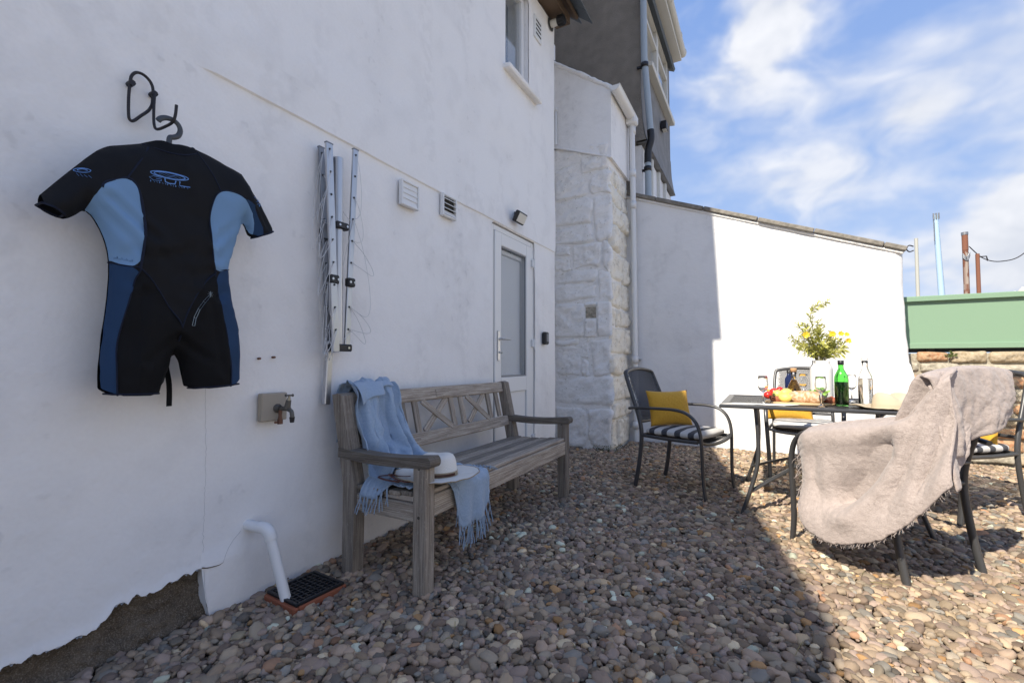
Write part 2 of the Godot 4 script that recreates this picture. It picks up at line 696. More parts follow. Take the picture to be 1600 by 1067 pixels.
	for g in [["clear_glass", Color(0.985, 0.99, 0.99), 0.05], ["green_glass", Color(0.36, 0.86, 0.30), 0.05], ["oil", Color(0.90, 0.50, 0.05), 0.047], ["water", Color(0.985, 0.99, 0.99), 0.033]]:
		var m := mat(g[0], g[1], 0.0)
		m.refraction_enabled = true
		m.refraction_scale = g[2]
		m.albedo_color.a = 0.0
	mat("wine", Color(0.012, 0.008, 0.010), 0.15)
	# neoprene
	var knit := grey_tex(256, func(k): return n3[(k / 256) * 512 + k % 256] / 255.0)
	for c in [["neo_black", Color(0.0045, 0.0048, 0.006), 0.75], ["neo_smooth", Color(0.0075, 0.008, 0.010), 0.7], ["neo_blue", Color(0.165, 0.29, 0.47), 0.75], ["neo_navy", Color(0.017, 0.045, 0.105), 0.7], ["neo_seam", Color(0.010, 0.014, 0.030), 0.7], ["print_blue", Color(0.13, 0.27, 0.58), 0.6], ["print_pale", Color(0.22, 0.27, 0.30), 0.6]]:
		triplanar(mat(c[0], c[1], c[2]), Vector3.ONE * 6.0, true, null, knit, 0.05)
		(M[c[0]] as StandardMaterial3D).metallic_specular = 0.3
	# wool and other cloth
	var weave := grey_tex(256, func(k):
		var x: int = k % 256
		var y: int = k / 256
		return 0.5 * (0.5 + 0.5 * sin(x * TAU / 4.0) * sin(y * TAU / 4.0)) + 0.5 * n3[y * 512 + x] / 255.0)
	var blue := tex(512, func(k): return mixc(Color(0.20, 0.285, 0.40), Color(0.39, 0.485, 0.60), 0.55 * n3[k] / 255.0 + 0.45 * n2[k] / 255.0))
	var m := triplanar(mat("blue_wool", Color.WHITE, 0.95), Vector3.ONE * 3.0, true, blue, weave, 0.25)
	m.rim_enabled = true
	m.rim = 0.35
	var fuzz := grey_tex(512, func(k): return 0.55 * n2[k] / 255.0 + 0.45 * n3[k] / 255.0)
	m = triplanar(mat("beige_wool", Color.WHITE, 1.0), Vector3.ONE * 1.5, true, tex(512, func(k): return mixc(Color(0.22, 0.182, 0.165), Color(0.50, 0.425, 0.395), 0.55 * n3[k] / 255.0 + 0.45 * n2[k] / 255.0)), fuzz, 0.5)
	m.rim_enabled = true
	m.rim = 0.4
	m = triplanar(mat("mustard", Color.WHITE, 0.85), Vector3.ONE * 5.0, false, tex(256, func(k): return mixc(Color(0.50, 0.255, 0.018), Color(0.64, 0.36, 0.035), n2[(k / 256) * 512 + k % 256] / 255.0)), weave, 0.12)
	m.rim_enabled = true
	m.rim = 0.2
	var straw := grey_tex(256, func(k):
		var x: int = k % 256
		var y: int = k / 256
		return 0.5 + 0.25 * sin(x * TAU / 8.0 + (PI if (y / 8) % 2 else 0.0)) + 0.25 * sin(y * TAU / 8.0))
	triplanar(mat("straw_white", Color(0.70, 0.68, 0.63), 0.8), Vector3.ONE * 5.0, false, null, straw, 0.12)
	triplanar(mat("straw_tan", Color(0.50, 0.415, 0.30), 0.8), Vector3.ONE * 5.0, false, null, straw, 0.12)
	mat("hat_trim", Color(0.33, 0.26, 0.17), 0.8)
	mat("leather", Color(0.10, 0.030, 0.018), 0.5)
	# cushions: woven stripes, printed along v
	var stripes := tex(256, func(k):
		var y: int = k / 256
		var x: int = k % 256
		var t := fmod(y / 256.0 * 4.5, 1.0)
		var c := Color(0.60, 0.585, 0.56) if t < 0.56 else Color(0.062, 0.064, 0.074)
		return c.darkened(0.14 * n3[y * 512 + x] / 255.0))
	var sm := mat("stripes", Color.WHITE, 0.9)
	sm.albedo_color = Color.WHITE
	sm.albedo_texture = stripes
	# far things and table things
	triplanar(mat("coping", Color.WHITE, 0.9), Vector3.ONE * 1.3, true, tex(256, func(k):
		var i: int = (k / 256) * 512 + k % 256
		return mixc(Color(0.17, 0.155, 0.13), Color(0.33, 0.30, 0.26), n2[i] / 255.0).darkened(0.3 * n1[i] / 255.0)), stone_h, 0.5)
	for c in [["rubble_tan", Color(0.33, 0.255, 0.165), Color(0.45, 0.375, 0.27)], ["rubble_grey", Color(0.30, 0.27, 0.21), Color(0.45, 0.40, 0.32)], ["rubble_orange", Color(0.36, 0.175, 0.09), Color(0.44, 0.32, 0.20)], ["mortar", Color(0.30, 0.26, 0.20), Color(0.40, 0.36, 0.28)]]:
		triplanar(mat(c[0], Color.WHITE, 0.95), Vector3.ONE * 1.9, true, tex(256, func(k):
			var i: int = (k / 256) * 512 + k % 256
			return mixc(c[1], c[2], sstep(0.3, 0.7, n2[i] / 255.0)).darkened(0.35 * sstep(0.55, 0.9, n1[i] / 255.0))), stone_h, 0.8)
	mat("green_paint", Color(0.195, 0.305, 0.205), 0.6)
	mat("pole_grey", Color(0.42, 0.42, 0.38), 0.8)
	mat("pole_blue", Color(0.36, 0.50, 0.66), 0.6)
	triplanar(mat("rust", Color.WHITE, 0.9), Vector3(2, 0.4, 2), true, tex(256, func(k):
		var i: int = (k / 256) * 512 + k % 256
		return mixc(Color(0.16, 0.065, 0.042), Color(0.34, 0.29, 0.25), sstep(0.55, 0.62, n1[i] / 255.0))))
	mat("orange_rust", Color(0.20, 0.082, 0.05), 0.9)
	mat("netting", Color(0.66, 0.58, 0.53), 0.95)
	mat("red", Color(0.55, 0.03, 0.025), 0.4)
	mat("ceramic", Color(0.72, 0.71, 0.69), 0.55)
	mat("terracotta", Color(0.27, 0.085, 0.042), 0.8)
	triplanar(mat("board_wood", Color.WHITE, 0.6), Vector3(3, 9, 9), false, tex(256, func(k): return mixc(Color(0.42, 0.27, 0.13), Color(0.58, 0.42, 0.24), n2[(k / 256) * 512 + (k % 256) / 4] / 255.0)))
	triplanar(mat("crust", Color.WHITE, 0.8), Vector3.ONE * 3.2, false, tex(256, func(k):
		var i: int = (k / 256) * 512 + k % 256
		return mixc(Color(0.42, 0.22, 0.10), Color(0.66, 0.54, 0.40), sstep(0.35, 0.72, n2[i] / 255.0))), fuzz, 0.3)
	triplanar(mat("lemon", Color(0.66, 0.55, 0.14), 0.45), Vector3.ONE * 16.0, false, null, fuzz, 0.1)
	mat("apple", Color(0.50, 0.52, 0.14), 0.4)
	mat("lettuce", Color(0.22, 0.40, 0.07), 0.6)
	mat("cork", Color(0.48, 0.27, 0.13), 0.9)
	mat("linen", Color(0.68, 0.66, 0.62), 0.9)
	var leaf := mat("leaf", Color(0.23, 0.29, 0.055), 0.55)
	leaf.backlight_enabled = true
	leaf.backlight = Color(0.42, 0.46, 0.10)
	leaf.vertex_color_use_as_albedo = true
	leaf.albedo_color = Color.WHITE
	mat("stem", Color(0.22, 0.20, 0.07), 0.7)
	var petal := mat("petal", Color(0.75, 0.52, 0.03), 0.6)
	petal.backlight_enabled = true
	petal.backlight = Color(0.5, 0.4, 0.05)
	var moss := mat("moss", Color(0.075, 0.095, 0.025), 1.0)
	moss.backlight_enabled = true
	moss.backlight = Color(0.1, 0.12, 0.03)
	mat("soil", Color(0.075, 0.06, 0.047), 1.0)
	mat("far_ground", Color(0.33, 0.29, 0.235), 1.0)
	# pebbles: one speckled skin, tinted
	var speck := tex(256, func(k):
		var i: int = (k / 256) * 512 + k % 256
		var v := 0.80 + 0.30 * (n3[i] / 255.0 - 0.4) + 0.30 * (n2[i] / 255.0 - 0.5)
		return Color(v, v, v))
	M["speck"] = speck
	M["n2"] = n2
	for k in TINTS.size():
		var p := triplanar(mat("pebble_%d" % k, Color.WHITE, 0.82), Vector3.ONE * 9.0, false, speck, fuzz, 0.06)
		p.albedo_color = (TINTS[k] as Color).linear_to_srgb()
	var all := triplanar(mat("pebbles", Color.WHITE, 0.82), Vector3.ONE * 9.0, false, speck, fuzz, 0.06)
	all.vertex_color_use_as_albedo = true
	for k in TINTS.size():
		(M["pebble_%d" % k] as StandardMaterial3D).metallic_specular = 0.22
	all.metallic_specular = 0.22


const TINTS := [Color(0.397, 0.296, 0.205), Color(0.491, 0.373, 0.255), Color(0.353, 0.285, 0.211), Color(0.436, 0.361, 0.269), Color(0.698, 0.522, 0.325), Color(0.265, 0.194, 0.145), Color(0.537, 0.398, 0.292), Color(0.764, 0.620, 0.410),
	Color(0.410, 0.310, 0.248), Color(0.199, 0.173, 0.144), Color(0.572, 0.339, 0.162), Color(0.764, 0.780, 0.600), Color(0.386, 0.287, 0.216), Color(0.515, 0.401, 0.282), Color(0.322, 0.294, 0.251), Color(0.483, 0.284, 0.175)]


func _ready() -> void:
	# camera, sky, sun, exposure
	var cam := Camera3D.new()
	cam.name = "camera"
	cam.position = Vector3(0, 1.0, 0)
	cam.rotation_degrees = Vector3(2.5, 28.75, 0)
	cam.fov = rad_to_deg(2.0 * atan(533.5 / 711.0))
	cam.near = 0.05
	cam.far = 4000.0
	add_child(cam)
	var env := Environment.new()
	var sky := Sky.new()
	var pano := PanoramaSkyMaterial.new()
	pano.panorama = sky_panorama()
	sky.sky_material = pano
	env.background_mode = Environment.BG_SKY
	env.sky = sky
	env.background_energy_multiplier = 1.0
	env.tonemap_mode = Environment.TONE_MAPPER_LINEAR
	env.tonemap_exposure = 2.0
	env.sdfgi_enabled = true
	env.ssao_enabled = true
	env.ssil_enabled = true
	var around := WorldEnvironment.new()
	around.name = "environment"
	around.environment = env
	add_child(around)
	var sun := DirectionalLight3D.new()
	sun.name = "sun"
	sun.light_energy = 1.25
	sun.light_color = Color(1.0, 0.965, 0.90)
	sun.light_angular_distance = 0.5
	sun.shadow_enabled = true
	sun.look_at_from_position(Vector3(-0.33, 0.935, 0.944) * 50.0, Vector3.ZERO)
	add_child(sun)
	rng.seed = 4
	materials()
	ground()
	main_house()
	outhouse()
	garden_wall()
	boundary()
	dark_house()
	wall_fittings()
	bench()
	wetsuit()
	airer()
	drain()
	chairs()
	table()
	meal()
	blanket()


# settle a thing whose parts were built in world coordinates onto its base point
func settle(o: Node3D, at: Vector3) -> void:
	o.position = at
	for ch in o.get_children():
		(ch as Node3D).position -= at


# one rounded stone on a face: outline in (ax, ay), bulging along n
func stone(called: String, poly: PackedVector2Array, o: Vector3, ax: Vector3, ay: Vector3, bulge: float, m: Material, parent: Node, seed_ := 1, round_ := 0.035) -> MeshInstance3D:
	var n := ax.cross(ay)
	var p := smooth2(poly, 2)
	var lo := p[0]
	var hi := p[0]
	for q in p:
		lo = lo.min(q)
		hi = hi.max(q)
	var cell := maxf(maxf(hi.x - lo.x, hi.y - lo.y) / 20.0, 0.013)
	var f := noise(7.0, seed_, 3)
	var mid := (lo + hi) / 2.0
	var tilt := Vector2(f.get_noise_2d(3.0, 1.0), f.get_noise_2d(9.0, 5.0)) * 0.16
	var tris: PackedVector2Array = cut(grid2(lo, hi, cell), func(q): return inside(q, p))[0]
	var mb := MB.new()
	lay(mb, tris, func(q):
		var d := clampf(inside(q, p) / round_, 0.0, 1.0)
		var h := -0.012 + (bulge + 0.012) * sqrt(1.0 - (1.0 - d) * (1.0 - d))
		h += d * clampf((q - mid).dot(tilt), -0.018, 0.022)
		h += d * (f.get_noise_2d(q.x * 0.8, q.y * 0.8) * 0.022 + f.get_noise_2d(q.x * 3.0 + 9.0, q.y * 3.0) * 0.012)
		return o + ax * q.x + ay * q.y + n * h)
	return obj(called, mb.mesh(), m, parent)


func wobbly(a: Vector2, b: Vector2, amount: float) -> PackedVector2Array: # a rectangle with worn corners and sides
	var out := PackedVector2Array()
	var lo := a.min(b)
	var hi := a.max(b)
	var c := [lo, Vector2(hi.x, lo.y), hi, Vector2(lo.x, hi.y)]
	for k in 4:
		var p: Vector2 = c[k]
		var q: Vector2 = c[(k + 1) % 4]
		for t in [0.0, 0.33, 0.66]:
			out.append(p.lerp(q, t) + Vector2(rng.randf_range(-1, 1), rng.randf_range(-1, 1)) * amount)
	return out


func ground() -> void:
	var mb := MB.new()
	mb.face([Vector3(-600, -0.05, 600), Vector3(600, -0.05, 600), Vector3(600, -0.05, -600), Vector3(-600, -0.05, -600)])
	structure("ground", mb.mesh(true), M.far_ground)
	mb = MB.new()
	mb.face([Vector3(-1.95, -0.014, 2.5), Vector3(6.0, -0.014, 2.5), Vector3(6.0, -0.014, -6.1), Vector3(-1.95, -0.014, -6.1)])
	var bed := structure("gravel_bed", mb.mesh(true), M.soil)
	mb = MB.new()
	mb.face([Vector3(-1.9, -0.009, 6.0), Vector3(4.5, -0.009, 6.0), Vector3(4.5, -0.009, 0.55), Vector3(-1.9, -0.009, 0.55)])
	mb.face([Vector3(1.0, -0.009, 0.55), Vector3(4.5, -0.009, 0.55), Vector3(4.5, -0.009, -6.0)])
	structure("gravel", mb.mesh(true), M.far_ground)
	# six pebble shapes
	var shapes := []
	for k in 6:
		var f := noise(0.9, 100 + k, 2)
		mb = MB.new()
		var nu := 13
		var nv := 9
		var flat_a := rng.randf_range(0.75, 1.0)
		mb.sheet(nu, nv, func(u, v):
			var th: float = TAU * (u if u < 0.999 else 0.0)
			var ph: float = PI * (v - 0.5)
			var p := Vector3(cos(ph) * cos(th), sin(ph), -cos(ph) * sin(th))
			var e := Vector3(signf(p.x) * pow(absf(p.x), flat_a), signf(p.y) * pow(absf(p.y), 0.92), signf(p.z) * pow(absf(p.z), flat_a))
			return e * (1.0 + 0.26 * f.get_noise_3dv(p * 1.0) + 0.10 * f.get_noise_3dv(p * 2.6)))
		shapes.append(mb.mesh())
	var places := []
	var cell := 0.0245
	var eye := Vector3(0, 1.0, 0)
	for layer in 2:
		var z := 0.5
		while z > -6.0:
			var x := -1.93
			while x < 4.4:
				var p := Vector3(x + rng.randf_range(-0.5, 0.5) * cell, 0, z + rng.randf_range(-0.5, 0.5) * cell)
				x += cell
				var size := rng.randfn(0.0150, 0.0050)
				if rng.randf() < 0.12:
					size *= 1.45
				size = clampf(size, 0.0065, 0.033)
				var turn := rng.randf() * TAU
				var lean := absf(rng.randfn(0.0, 0.38))
				var lean_to := rng.randf() * TAU
				var a := rng.randf_range(0.95, 1.35)
				var b := rng.randf_range(0.72, 0.95)
				var h := rng.randf_range(0.45, 0.72)
				var lift := rng.randf_range(0.0, 0.014) - 0.013 * layer + 0.002
				var tint := rng.randi() % 60
				var shade := rng.randf_range(0.55, 1.22)
				var which := rng.randi() % 6
				# what the yard shows: between the walls, a step beside the picture too
				if x > 1.3 - z * 0.62 or z < -5.70 and x < 1.25 or x < -1.40 and z < -4.97 or x > 1.3 and z < -5.98:
					continue
				var off := Vector3(cos(lean_to), 0, sin(lean_to))
				var bs := Basis(off, lean) * Basis(Vector3.UP, turn) * Basis.from_scale(Vector3(a, h, b) * size)
				p.y = lift
				var near := p.distance_to(eye)
				places.append([size * a / near if layer == 0 else 0.0, bs, p, tint, shade, which])
			z -= cell
	# the ones that show largest in the picture are pebbles one by one
	var scores := []
	for k in places.size():
		var p: Vector3 = places[k][2]
		var q := p - eye
		var right := 0.877 * q.x - 0.481 * q.z
		var fwd := -0.481 * q.x - 0.877 * q.z
		if places[k][0] > 0.0 and fwd > 0.3 and absf(right / fwd) < 1.11 and q.y / fwd > -0.735 and (q.x > -1.86):
			scores.append([places[k][0], k])
	scores.sort_custom(func(a, b): return a[0] > b[0])
	var single := {}
	for k in mini(300, scores.size()):
		single[scores[k][1]] = true
	var pick := func(t: int) -> int: return t if t < 16 else [0, 1, 2, 3, 5, 6, 8, 12, 13, 14, 0, 8][t % 12]
	for k in single:
		var d: Array = places[k]
		var o := obj("pebble", shapes[d[5]], M["pebble_%d" % pick.call(d[3])], bed)
		o.transform = Transform3D(d[1], d[2])
	for s in 6:
		var mine := []
		for k in places.size():
			if places[k][5] == s and not single.has(k):
				mine.append(places[k])
		var mm := MultiMesh.new()
		mm.transform_format = MultiMesh.TRANSFORM_3D
		mm.use_colors = true
		mm.mesh = shapes[s]
		mm.instance_count = mine.size()
		for k in mine.size():
			mm.set_instance_transform(k, Transform3D(mine[k][1], mine[k][2]))
			var c: Color = TINTS[pick.call(mine[k][3])] * float(mine[k][4])
			c.a = 1.0
			mm.set_instance_color(k, c)
		var mi := MultiMeshInstance3D.new()
		mi.name = "pebbles"
		mi.multimesh = mm
		mi.material_override = M.pebbles
		mi.set_meta("kind", "stuff")
		bed.add_child(mi, true)
	mb = MB.new()
	for k in 70:
		var c := Vector3(rng.randf_range(-1.8, 1.0), rng.randf_range(0.014, 0.026), rng.randf_range(-5.2, -1.2))
		var d := Vector3(rng.randf_range(-1, 1), rng.randf_range(-0.15, 0.25), rng.randf_range(-1, 1)).normalized() * rng.randf_range(0.02, 0.06)
		mb.tube([c - d, c + Vector3(0, 0.004, 0), c + d], 0.0009, 4)
	var tw := obj("dry_stalks", mb.mesh(), M.stem, bed)
	tw.set_meta("kind", "stuff")
	# damp moss along the foot of the stone pier
	mb = MB.new()
	for k in 260:
		var c := Vector3(rng.randf_range(-1.66, -1.36), 0, 0)
		c.z = -4.93 + rng.randf_range(0.0, 0.05) if c.x < -1.46 else rng.randf_range(-5.2, -4.92)
		c.y = rng.randf_range(0.0, 0.09) * rng.randf()
		for j in 2:
			var d := Vector3(rng.randf_range(-1, 1), rng.randf_range(0.4, 1.4), rng.randf_range(-0.4, 1)).normalized() * rng.randf_range(0.008, 0.022)
			var w := d.cross(Vector3(rng.randf_range(-1, 1), rng.randf_range(-1, 1), 1)).normalized() * 0.003
			mb.face([c - w, c + w, c + d])
	var mo := obj("moss", mb.mesh(true), M.moss, bed)
	mo.set_meta("kind", "stuff")


func main_house() -> void:
	var o := thing("white_house", "tall whitewashed house with a half-glazed back door, along the left of the yard", "house")
	var f := noise(0.55, 8, 3)
	var g := noise(2.6, 18, 3)
	var ledge := func(z: float, y: float) -> float: return 0.013 * smoothstep(2.1505, 2.1535, y) * smoothstep(-0.93, -0.99, z) * (1.0 - 0.6 * smoothstep(2.2, 2.9, y))
	var rag := pts2([0.7, 0.12, -0.30, 0.130, -0.466, 0.132, -0.544, 0.130, -0.600, 0.135, -0.677, 0.145, -0.700, 0.168, -0.716, 0.188, -0.760, 0.189, -0.771, 0.201, -0.800, 0.192, -0.835, 0.184, -0.894, 0.204, -0.958, 0.206, -0.991, 0.215, -0.994, 0.137, -0.997, 0.077, -1.022, 0.001, -1.03, -0.05])
	var low := func(z: float, y: float) -> float: # above the broken foot of the render
		if z < -1.03:
			return 1.0
		for k in rag.size() - 1:
			var a := rag[k]
			var b := rag[k + 1]
			if z <= a.x and z >= b.x:
				return y - lerpf(a.y, b.y, (a.x - z) / maxf(a.x - b.x, 1e-5)) - 0.012 * g.get_noise_2d(z * 9.0, 4.0) - 0.010 * g.get_noise_2d(z * 30.0, 8.0) - 0.008 * g.get_noise_2d(z * 75.0, 2.0)
		return 1.0
	var sur := func(q: Vector2) -> Vector3:
		var x: float = WALL_X + f.get_noise_2d(q.x, q.y) * 0.010 + g.get_noise_2d(q.x, q.y) * 0.0035 + ledge.call(q.x, q.y)
		# the patch of newer render right of the break stands a little proud
		x += 0.012 * smoothstep(-0.985, -1.0, q.x) * smoothstep(0.30 - 0.12 * (q.x + 1.14), 0.20, q.y) * smoothstep(-2.6, -1.4, q.x)
		if q.x > -1.03:
			x += 0.006 * (1.0 - smoothstep(0.0, 0.03, low.call(q.x, q.y)))
		return Vector3(x, q.y, q.x)
	var tris := PackedVector2Array()
	for band in [[-0.03, 0.34, 0.012], [0.34, 2.135, 0.05], [2.135, 2.1495, 0.05], [2.1495, 2.1505, 0.05], [2.1505, 2.1535, 0.05], [2.1535, 2.1545, 0.05], [2.1545, 2.17, 0.05], [2.17, 3.9, 0.05]]:
		tris.append_array(grid2(Vector2(-4.40, band[0]), Vector2(-1.68, band[1]), 0.05 if band[2] > 0.02 else 0.03))
		tris.append_array(grid2(Vector2(-1.68, band[0]), Vector2(0.6, band[1]), band[2]))
	tris.append_array(grid2(Vector2(-4.40, 3.9), Vector2(-1.68, 4.62), 0.06))
	var rect := func(q: Vector2, a: Vector2, b: Vector2) -> float: return maxf(maxf(a.x - q.x, q.x - b.x), maxf(a.y - q.y, q.y - b.y))
	tris = cut(tris, func(q): return minf(rect.call(q, Vector2(-3.925, 0.02), Vector2(-3.125, 2.145)), rect.call(q, Vector2(-3.80, 3.56), Vector2(-3.34, 4.5))))[0]
	tris = cut(tris, func(q): return low.call(q.x, q.y))[0]
	var mb := MB.new()
	lay(mb, tris, sur, true)
	# the broken edge has thickness
	var steps := 420
	var first := mb.v.size()
	for k in steps + 1:
		var z := lerpf(0.6, -1.029, float(k) / steps)
		var y := 0.0
		var lo := -0.1
		var hi := 0.4
		for j in 14:
			y = (lo + hi) / 2.0
			if low.call(z, y) > 0.0:
				hi = y
			else:
				lo = y
		var p: Vector3 = sur.call(Vector2(z, y))
		mb.vert(p)
		mb.vert(p + Vector3(-0.05, 0.004, 0))
	for k in steps:
		mb.quad(first + k * 2, first + k * 2 + 2, first + k * 2 + 3, first + k * 2 + 1)
	obj("wall", mb.mesh(), M.white_wall, o)
	# the stone and concrete foot that shows where the render has fallen off
	var ph := noise(3.0, 61, 4)
	mb = MB.new()
	lay(mb, grid2(Vector2(-1.12, -0.05), Vector2(0.5, 0.30), 0.0105), func(q):
		return Vector3(WALL_X - 0.030 + ph.get_noise_2d(q.x * 2.0, q.y * 2.0) * 0.026 + ph.get_noise_2d(q.x * 8.0, q.y * 8.0) * 0.016 + 0.03 * smoothstep(0.08, -0.02, q.y), q.y, q.x), true)
	obj("foot", mb.mesh(), M.plinth, o)
	# a crack runs on from the break
	mb = MB.new()
	var crack := []
	for p in [[-0.985, 0.212], [-1.000, 0.207], [-1.027, 0.203], [-1.045, 0.201], [-1.060, 0.205]]:
		crack.append((sur.call(Vector2(p[0], p[1])) as Vector3) + Vector3(0.0002, 0, 0))
	mb.tube(crack, [0.006, 0.0045, 0.004, 0.0025, 0.001], 6, 0.4)
	obj("crack", mb.mesh(), M.plinth, o)
	mb = MB.new()
	crack = []
	for p in [[-1.060, 0.205], [-1.070, 0.228], [-1.084, 0.252], [-1.105, 0.275], [-1.136, 0.300]]:
		crack.append((sur.call(Vector2(p[0], p[1])) as Vector3) + Vector3(0.0002, 0, 0))
	mb.tube(crack, 0.0011, 6, 0.4)
	obj("crack", mb.mesh(), M.hairline, o)
	mb = MB.new()
	crack = []
	for k in 60:
		var y := lerpf(1.0, 0.26, k / 59.0)
		crack.append((sur.call(Vector2(-0.982 - 0.012 * sin(y * 3.1) + 0.006 * g.get_noise_1d(y * 26.0), y)) as Vector3) + Vector3(0.0002, 0, 0))
	mb.tube(crack, 0.0007, 5, 0.5)
	obj("crack", mb.mesh(), M.hairline, o)
	# rounded end of the wall, its return, and the recess before the stone pier
	mb = MB.new()
	mb.sheet(10, 60, func(u, v):
		var a: float = u * PI / 2.0
		var y: float = v * 4.74 - 0.03
		return Vector3(WALL_X - 0.06 + cos(a) * 0.06 + f.get_noise_2d(-4.4, y) * 0.010 * (1.0 - u) + g.get_noise_2d(-4.4, y) * 0.0035 * (1.0 - u) + ledge.call(-4.4, y) * (1.0 - u), y, -4.40 - sin(a) * 0.06))
	mb.face([Vector3(WALL_X - 0.06, -0.03, -4.46), Vector3(-2.16, -0.03, -4.46), Vector3(-2.16, 4.71, -4.46), Vector3(WALL_X - 0.06, 4.71, -4.46)])
	mb.face([Vector3(-2.16, -0.03, -4.46), Vector3(-2.16, -0.03, -5.05), Vector3(-2.16, 4.9, -5.05), Vector3(-2.16, 4.9, -4.46)])
	obj("wall_end", mb.mesh(), M.white_wall, o)
	# the body of the house behind the wall face
	mb = MB.new()
	mb.prism(PackedVector2Array([Vector2(9, -0.05), Vector2(9, 4.3), Vector2(4.0, 6.05), Vector2(-1.68, 3.95), Vector2(-1.68, 5.5), Vector2(-1.42, 5.52), Vector2(-1.70, 7.4), Vector2(-3.95, 7.4), Vector2(-3.95, 5.2), Vector2(-4.452, 5.2), Vector2(-4.452, -0.05)]), Vector3(-2.17, 0, 0), Vector3(0, 0, 1), Vector3(0, 1, 0), 4.0)
	obj("house_body", mb.mesh(true), M.inside, o)
	mb = MB.new()
	mb.box(Vector3(-4.3, 5.2, -3.1), Vector3(3.6, 10.6, 2.68), Basis(), 0.0)
	obj("gable_block", mb.mesh(true), M.white_wall, o)
	mb = MB.new()
	for a in [[9, -0.05, 9, 4.3, 4.0, 6.05, 0.6, 4.808, 0.6, -0.05], [0.6, 3.9, 0.6, 4.808, -1.68, 3.974, -1.68, 3.9], [-1.68, 4.62, -1.68, 5.5, -1.42, 5.52, -1.70, 7.4, -3.95, 7.4, -3.95, 4.62]]:
		var b := pts2(a)
		mb.prism(b, Vector3(WALL_X, 0, 0), Vector3(0, 0, 1), Vector3(0, 1, 0), 0.255)
	obj("upper_wall", mb.mesh(true), M.white_wall, o)
	# reveals of door and window
	for r in [[-3.925, -3.125, 0.02, 2.145], [-3.80, -3.34, 3.56, 4.5]]:
		for z in [r[0], r[1]]:
			mb = MB.new()
			mb.box(Vector3(WALL_X - 0.13, (r[2] + r[3]) / 2.0, z + (-0.012 if z == r[0] else 0.012)), Vector3(0.25, r[3] - r[2] + 0.05, 0.024), Basis(), 0)
			obj("reveal", mb.mesh(true), M.white_wall, o)
		for y in [r[2], r[3]]:
			mb = MB.new()
			mb.box(Vector3(WALL_X - 0.13, y + (-0.012 if y == r[2] else 0.012), (r[0] + r[1]) / 2.0), Vector3(0.25, 0.024, r[1] - r[0]), Basis(), 0)
			obj("reveal", mb.mesh(true), M.white_wall, o)
	door(o)
	window(o)
	# eaves at the far end: boarded soffit and a few courses of slate
	mb = MB.new()
	mb.box(Vector3(-1.835, 4.665, -4.0), Vector3(0.15, 0.02, 1.0), Basis(), 0.002)
	mb.box(Vector3(-1.758, 4.70, -4.0), Vector3(0.02, 0.09, 1.0), Basis(), 0.002)
	obj("soffit", mb.mesh(true), M.brown_board, o)
	var roofline := Basis(Vector3(0, 0, 1), deg_to_rad(-38.0))
	mb = MB.new()
	mb.box(Vector3(-2.02, 4.99, -4.08), Vector3(0.88, 0.03, 0.92), roofline, 0.0)
	obj("roof", mb.mesh(true), M.brown_board, o)
	for row in 4:
		for k in 5:
			mb = MB.new()
			mb.box(Vector3.ZERO, Vector3(0.30, 0.008, 0.22), Basis(), 0.001)
			var s := obj("slate", mb.mesh(true), M.slate, o)
			var along := -0.47 + row * 0.20
			var c := Vector3(-2.02, 4.99, -4.08) + roofline * Vector3(-along, 0.028 + 0.002 * row, 0)
			s.transform = Transform3D(roofline * Basis(Vector3(0, 0, 1), deg_to_rad(-2.5)) * Basis(Vector3.UP, rng.randf_range(-0.03, 0.03)), c + Vector3(0, rng.randf_range(0, 0.003), -0.36 + k * 0.222 - 0.10 * (row % 2) - 0.02))
	settle(o, Vector3(WALL_X, 0, -2.0))


